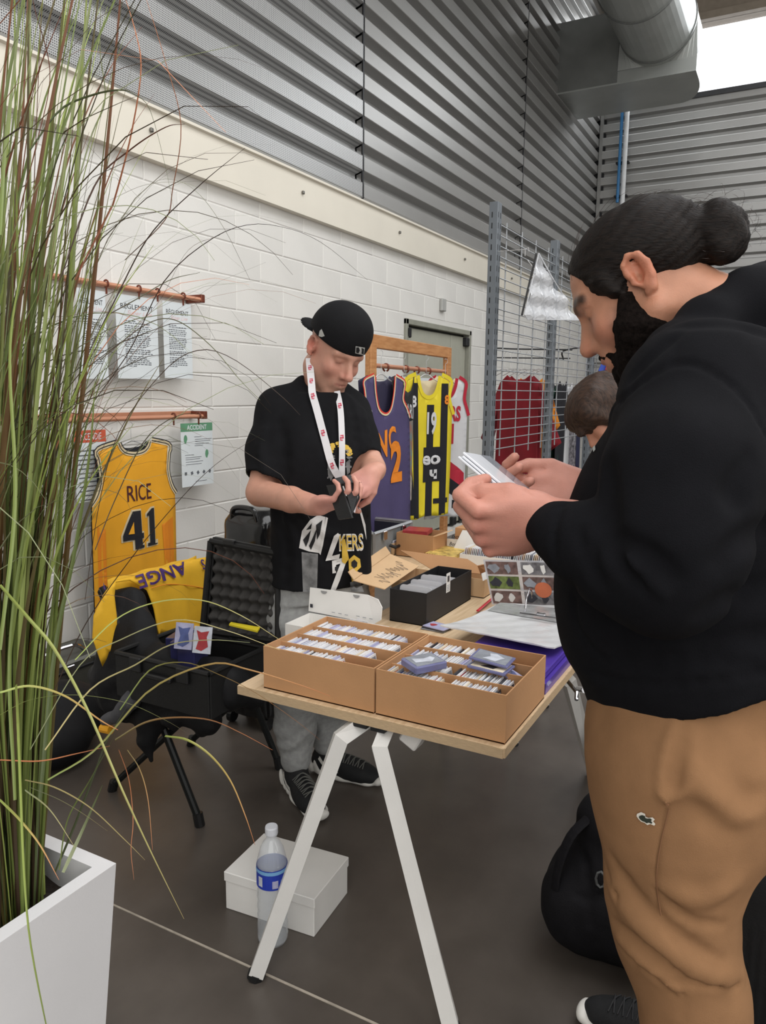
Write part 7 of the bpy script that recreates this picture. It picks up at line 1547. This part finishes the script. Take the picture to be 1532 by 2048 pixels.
mb = MB(); mb.tube(smooth_path([(-.40, 1.93, .38), (-.44, 1.88, .33), (-.46, 1.84, .22), (-.44, 1.83, .08)], 14), .016, 8, flat=.3); obj('strap', mb, MATS['black_pack_fabric'], bp, world=True)
dfc = vec(.185, 1.97, 0); dfx = unit(vec(.55, 1, 0)); Rd = np.stack([np.cross(dfx, [0, 0, 1.]), vec(0, 0, 1), dfx], 1)
df = thing('duffel_bag', 'big black duffel bag on the floor behind the bearded man', 'bag', tuple(dfc)); S = Sculpt(.010)
S.loft([(-.30, 0, .20, .13, .16), (-.26, 0, .24, .18, .235), (-.1, 0, .27, .20, .265), (.1, 0, .26, .20, .255), (.26, 0, .215, .18, .205), (.30, 0, .20, .13, .16)], (dfc, Rd), .06, 2.8)
S.half(vec(0, 0, .004), (0, 0, -1), .01); S.wave(lambda p, d: d+.008*fbm(p, 16)+.004*fbm(p, 50)); S.ridge([dfc+dfx*t_+vec(0, 0, .53) for t_ in (-.25, 0, .25)], .012, -.008)
b_ = obj('bag_body', sculpt_mesh('bag_body', S, mat('black_duffel', (24, 25, 27), .85, var=.1, vs=15, bump=.5, bs=200)), None, df, world=True)
for sd in (-1, 1):
    mb = MB(); mb.tube(smooth_path([dfc+dfx*a+Rd[:, 0]*sd*b+vec(0, 0, c_) for a, b, c_ in ((-.13, .205, .08), (-.12, .20, .30), (-.09, .12, .53), (0, .05, .58), (.09, .12, .53), (.12, .20, .30), (.13, .205, .08))], 30), .014, 8, flat=.35); obj('carry_strap', mb, MATS['black_pack_fabric'], df, smooth=True, world=True)
mb = MB(); mb.tube([dfc+dfx*t_+vec(0, 0, .535) for t_ in np.linspace(-.25, .25, 8)], .004, 5); obj('zip', mb, M_blk, df, world=True)
# ---------------------------------------------------------------- wire grid display on slotted posts
M_gp = mat('grey_slotted_steel', (112, 118, 124), .45, .35, var=.03); M_gw = mat('grey_wire', (150, 154, 158), .4, .4); XG = -1.365
gd = thing('grid_display', 'tall grey wire grid display on slotted steel posts behind the far table', 'display rack', (XG, 4.7, 0))
ys = (3.66, 4.70, 5.74, 6.78)
for y in ys:
    mb = MB(); mb.box((XG, y, 1.205), (.045, .055, 2.41), bev=.002); p_ = obj('post', mb, M_gp, gd, world=True)
    mb = MB()
    for k in range(46):
        z = .1+.05*k; mb.box((XG-.006, y-.0277, z), (.005, .0012, .026)); mb.box((XG+.0229, y+.012, z), (.0012, .005, .026)); mb.box((XG+.0229, y-.018, z), (.0012, .004, .026))
    obj('slots', mb, M_blk, p_, world=True, kind='stuff')
    mb = MB(); mb.box((XG, y, .006), (.30, .10, .012)); obj('foot_plate', mb, M_gp, gd, world=True)
WY = None
for i in range(3):
    y0, y1 = ys[i]+.03, ys[i+1]-.03; 
    me = MB(); me.tube([(0, 0, 0), (0, y1-y0, 0)], .0030, 6); wh = me.mesh('cross_wire', M_gw)
    me = MB(); me.tube([(0, 0, 0), (0, 0, 1.17)], .0036, 6); wv_ = me.mesh('upright_wire', M_gw)
    for k in range(23): o = bpy.data.objects.new('cross_wire', wh); place(o, gd, True); o.location = (XG+.012, y0, 1.215+.05*k)
    for k in range(4): o = bpy.data.objects.new('upright_wire', wv_); place(o, gd, True); o.location = (XG+.006, y0+(y1-y0)*(k+.5)/4, 1.175)
# hanging arms behind the grid
arms = thing('hanging_arm', 'black wire hanging arm behind the grid carrying the crimson shirts', 'rail', (-1.6, 5.0, 1.78))
mb = MB(); mb.tube(smooth_path([(-1.39, 5.30, 1.80), (-1.72, 5.10, 1.80), (-1.86, 5.02, 1.80), (-1.87, 5.02, 1.75)], 18), .006, 6); mb.tube([(-1.39, 5.26, 1.74), (-1.86, 5.0, 1.74)], .005, 6); obj('arm', mb, M_blk, arms, world=True)
arm2 = thing('hanging_arm', 'second black wire hanging arm, farther along the grid', 'rail', (-1.5, 6.4, 1.8)); mb = MB(); mb.tube(smooth_path([(-1.10, 6.6, 1.90), (-1.30, 6.2, 1.88), (-1.62, 6.0, 1.84), (-1.64, 6.0, 1.76)], 18), .007, 6); obj('arm', mb, M_blk, arm2, world=True)
def garment(name, label, c, ux, outline, m, th=.05, parent=None, seed=0., extra=()):
    ux = unit(ux); n = np.cross(ux, [0, 0, 1.]); 
    if n.dot(O0-c) < 0: n = -n
    def S(u, v, k=0.): low = np.clip(-v/.6, 0, 1); return c+ux*u+vec(0, 0, 1)*v+n*(.012*low*math.sin(u*30+seed)+.02*math.cos(u*5)+k)
    t = thing(name, label, 'shirt', tuple(c-vec(0, 0, .6))); mb = MB(); sheet(mb, [outline[::-1] if np.cross(ux, [0, 0, 1.]).dot(n) < 0 else outline], S, step=.04, thick=.003); o = obj('front_panel', mb, m, t, smooth=True, world=True)
    mb = MB(); sheet(mb, [[(x*.98, y-.004) for x, y in outline]], lambda u, v: S(u, v, -th), step=.05, thick=.003); obj('back_panel', mb, m, t, smooth=True, world=True)
    for nm_, pl_, m_ in extra: mb = MB(); sheet(mb, [pl_], lambda u, v: S(u, v, .006), step=.03, thick=.002); obj(nm_, mb, m_, t, world=True)
    return t
def tee_out(w, L, sl=.25, sw=.09): return [(-w, -L), (w, -L), (w*.97, -.22), (w+sl*.35, -sl-.28), (w+sl*.35+sw, -sl-.22), (w*.9, -.05), (.09, 0), (.05, -.03), (-.05, -.03), (-.09, 0), (-w*.9, -.05), (-w-sl*.35-sw, -sl-.22), (-w-sl*.35, -sl-.28), (-w*.97, -.22)]
M_crim = mat('burgundy_cloth', (128, 20, 34), .75, var=.1, vs=8, bump=.2)
cr = px(1040, 750, 5.15)
garment('red_shirt', 'burgundy long-sleeved shirt hanging behind the wire grid', cr, (1, -.25, 0), tee_out(.165, .70, .22, .07), M_crim, seed=1.)
garment('orange_shirt', 'orange edged shirt just behind the burgundy one on the grid arm', px(1066, 756, 5.35), (1, -.25, 0), tee_out(.13, .68, .1, .05), mat('orange_cloth', (222, 140, 40), .7, var=.05), seed=2.)
hm = [('black and white', 1122, M_nvy, 5.5), ('white', 1134, M_wht, 5.75), ('dark green', 1116, mat('dark_green_cloth', (30, 62, 50), .7), 5.5), ('grey patterned', 1142, mat('grey_pattern_cloth', (128, 124, 130), .7, var=.5, vs=40), 5.9), ('navy', 1152, mat('navy_cloth', (34, 36, 66), .7), 6.1)]
for i, (nm_, x_, m_, d_) in enumerate(hm): garment('hung_shirt', '%s shirt on hangers in the row right of the second grid post' % nm_, px(x_, 762+3*i, d_), (-.02, 1, 0), tee_out(.17, .66, .08, .05), m_, seed=i)
mb = MB()
for i in range(7):
    c = px(1008+14*i, 738, 5.15+.04*i)
    hg = thing('coat_hanger', 'clear hanger in the cluster above the burgundy shirt', 'hanger', tuple(c), 0, 'hangers above the burgundy shirt'); m2 = MB(); m2.tube(smooth_path([c+vec(-.12, .03, -.045), c+vec(0, 0, .0), c+vec(.12, -.03, -.045)], 10), .003, 4); m2.tube([c, c+vec(0, 0, .10), c+vec(.014, 0, .118), c+vec(.028, 0, .10)], .0018, 4); obj('hanger_wire', m2, M_wire, hg, world=True)
# crumpled plastic garment bag hooked on the grid
gb = thing('garment_bag', 'crumpled clear plastic garment bag on a hanger hooked to the wire grid', 'bag', tuple(px(1070, 600, 3.6)))
c_ = [px(x, y, d) for x, y, d in ((1040, 512, 3.60), (1020, 632, 3.56), (1036, 640, 3.56), (1140, 642, 3.86), (1098, 588, 3.74), (1074, 562, 3.66), (1056, 528, 3.62))]
uxg = unit(c_[3]-c_[2]); uxg[2] = 0; uxg = unit(uxg); o0 = c_[2]; to = lambda p: (float((p-o0)@uxg), float(p[2]-o0[2])); ng = np.cross(uxg, [0, 0, 1.]); ng = ng if ng.dot(O0-o0) > 0 else -ng
PG = [to(p) for p in c_]
SG = lambda u, v: o0+uxg*u+vec(0, 0, 1)*v+ng*(.05+.010*math.sin(u*60+v*20)+.008*math.sin(v*70))
for k, m_ in ((0, glassy('crumpled_film', (206, 208, 212), .8, .15)), (1, glassy('crumpled_film_inner', (170, 172, 178), .8, .2))):
    mb = MB(); pts = PG[::-1] if k == 0 else [(x*.9+.012, y*.9+.01) for x, y in PG][::-1]; sheet(mb, [pts], (lambda u, v: SG(u, v)) if k == 0 else (lambda u, v: SG(u, v)-ng*.012), step=.02); obj('film', mb, m_, gb, smooth=False, world=True)
mb = MB(); mb.tube([SG(*p)+ng*.004 for p in (PG[0], PG[1], PG[2], PG[3], PG[4], PG[5], PG[0])], .003, 5); obj('seam', mb, MATS['crumpled_film'], gb, world=True)
mb = MB(); e = px(1050, 512, 3.62); mb.tube([e, e+vec(0, 0, .03), e+vec(.012, .01, .04), e+vec(.016, .01, .02)], .002, 5); mb.tube([px(1055, 520, 3.64), px(1076, 548, 3.68), px(1096, 560, 3.72)], .002, 5); obj('hanger_hook', mb, M_wire, gb, world=True)
mb = MB(); mb.tube([e+vec(0, 0, .03), vec(XG+.014, e[1]+.02, e[2]+.035)], .002, 5); obj('hook_tip', mb, M_wire, gb, world=True)
mb = MB(); mb.tube([SG(*PG[0])-ng*.01, SG(*PG[1])-ng*.01], .008, 6, flat=.5); obj('dark_edge', mb, M_blk, gb, world=True)
# small hanging flags far behind
for nm_, pts, m_, d_ in (('red', ((1222, 690), (1240, 700), (1232, 745), (1210, 740)), mat('flag_red', (206, 44, 70), .7), 5.6), ('blue', ((1208, 715), (1216, 728), (1210, 748), (1196, 742)), mat('flag_blue', (44, 70, 160), .7), 5.62), ('white', ((1205, 692), (1222, 690), (1210, 735), (1197, 715)), M_wht, 5.64)):
    o = quadbox('pennant', [px(x, y, d_) for x, y in pts], .012, m_, None); tag(o, 'small %s cloth pennant hanging beyond the grid near the bearded man\'s chin' % nm_, 'pennant')
# ---------------------------------------------------------------- third person bent over behind
p3_ = thing('person', 'brown-haired person in dark clothes standing behind the bearded man', 'person', (-.36, 2.62, 0))
hd = px(1200, 822, 2.55); hd = hd+vec(.02, .03, 0); H3 = Frame(hd, vec(-.42, -.25, -.87), vec(-.80, -.15, .55), .98)
S = Sculpt(.007); head_prims(S, H3, top=.085); S.chain([H3(-.02, 0, -.04), vec(-.42, 2.66, 1.33)], [.05, .06], .03)
S.loft([(.85, -.36, 2.65, .10, .15), (1.1, -.36, 2.65, .10, .14), (1.28, -.38, 2.65, .10, .17), (1.36, -.40, 2.65, .06, .08)], (np.zeros(3), np.eye(3)), .05)
S.chain([vec(-.40, 2.49, 1.27), vec(-.38, 2.45, 1.02), vec(-.52, 2.50, .86)], [.05, .042, .03], .03); S.chain([vec(-.38, 2.81, 1.27), vec(-.36, 2.84, 1.02), vec(-.50, 2.80, .86)], [.05, .042, .03], .03)
for y in (2.50, 2.76): S.ell(vec(-.55, y+.0, .84), (.045, .03, .02), None, .01)
for y in (2.57, 2.73): S.chain([vec(-.34, y, .86), vec(-.33, y, .48), vec(-.31, y, .09)], [.08, .055, .04], .03); S.ell(vec(-.37, y, .04), (.11, .04, .035), None, .02)
b3 = obj('body', sculpt_mesh('body', S, M_skin, tint=lambda P: np.tile(np.array(lin((196, 140, 116))), (len(P), 1))), None, p3_, world=True)
S = Sculpt(.007); E = lambda c, r, k=.012, sub=False: S.ell(H3(*c), np.array(r)*H3.s, H3.R, k*H3.s, sub); E((-.01, 0, .035), (.112, .094, .10)); E((-.05, 0, -.02), (.065, .080, .075), .03); E((.02, 0, .06), (.10, .095, .075), .03)
for y in (-1, 1): S.cap(H3(.05, y*.070, .05), H3(.03, y*.080, -.035), .034, .020, .02)
S.cap(H3(.09, -.05, .07), H3(.115, .03, .03), .025, .015, .02); S.cap(H3(.145, -.08, -.03), H3(.145, .08, -.03), .045, .045, .008, True); S.wave(lambda p, d: d+.005*fbm(p, 45)+.002*fbm(p, 130)+.0015*np.sin(H3.inv(p)[..., 1]*300+4*fbm(p, 30)))
obj('hair', sculpt_mesh('hair', S, mat('brown_hair', (66, 48, 38), .55, var=.35, vs=60, bump=1., bs=90, stretch=(1, 4, 1), spec=.3, rgb2=(44, 32, 26))), None, b3, world=True, label='tousled brown hair')
S = Sculpt(.009); S.loft([(.80, -.36, 2.65, .135, .18), (1.1, -.36, 2.65, .13, .175), (1.28, -.38, 2.65, .125, .20), (1.37, -.40, 2.65, .08, .10)], (np.zeros(3), np.eye(3)), .05)
S.chain([vec(-.40, 2.50, 1.27), vec(-.38, 2.45, 1.02), vec(-.50, 2.50, .87)], [.075, .06, .045], .04); S.chain([vec(-.38, 2.80, 1.27), vec(-.36, 2.85, 1.02), vec(-.48, 2.80, .87)], [.075, .06, .045], .04); S.wave(lambda p, d: d+.005*fbm(p, 20))
obj('dark_top', sculpt_mesh('dark_top', S, M_nvy), None, p3_, world=True)
S = Sculpt(.009); 
for y in (2.57, 2.73): S.chain([vec(-.34, y, .84), vec(-.33, y, .48), vec(-.31, y, .12)], [.10, .075, .06], .05)
S.loft([(.76, -.36, 2.65, .12, .17), (.9, -.36, 2.65, .12, .16)], (np.zeros(3), np.eye(3)), .04); obj('trousers', sculpt_mesh('trousers', S, mat('dark_trouser', (36, 36, 40), .85, var=.05)), None, p3_, world=True)
for y in (2.57, 2.73): S = Sculpt(.007); S.ell(vec(-.37, y, .045), (.13, .048, .045), None, .02); S.cap(vec(-.31, y, .05), vec(-.31, y, .10), .045, .045, .02); S.half(vec(0, 0, .002), (0, 0, -1), .004); obj('shoe', sculpt_mesh('shoe', S, M_shoe), None, p3_, world=True)
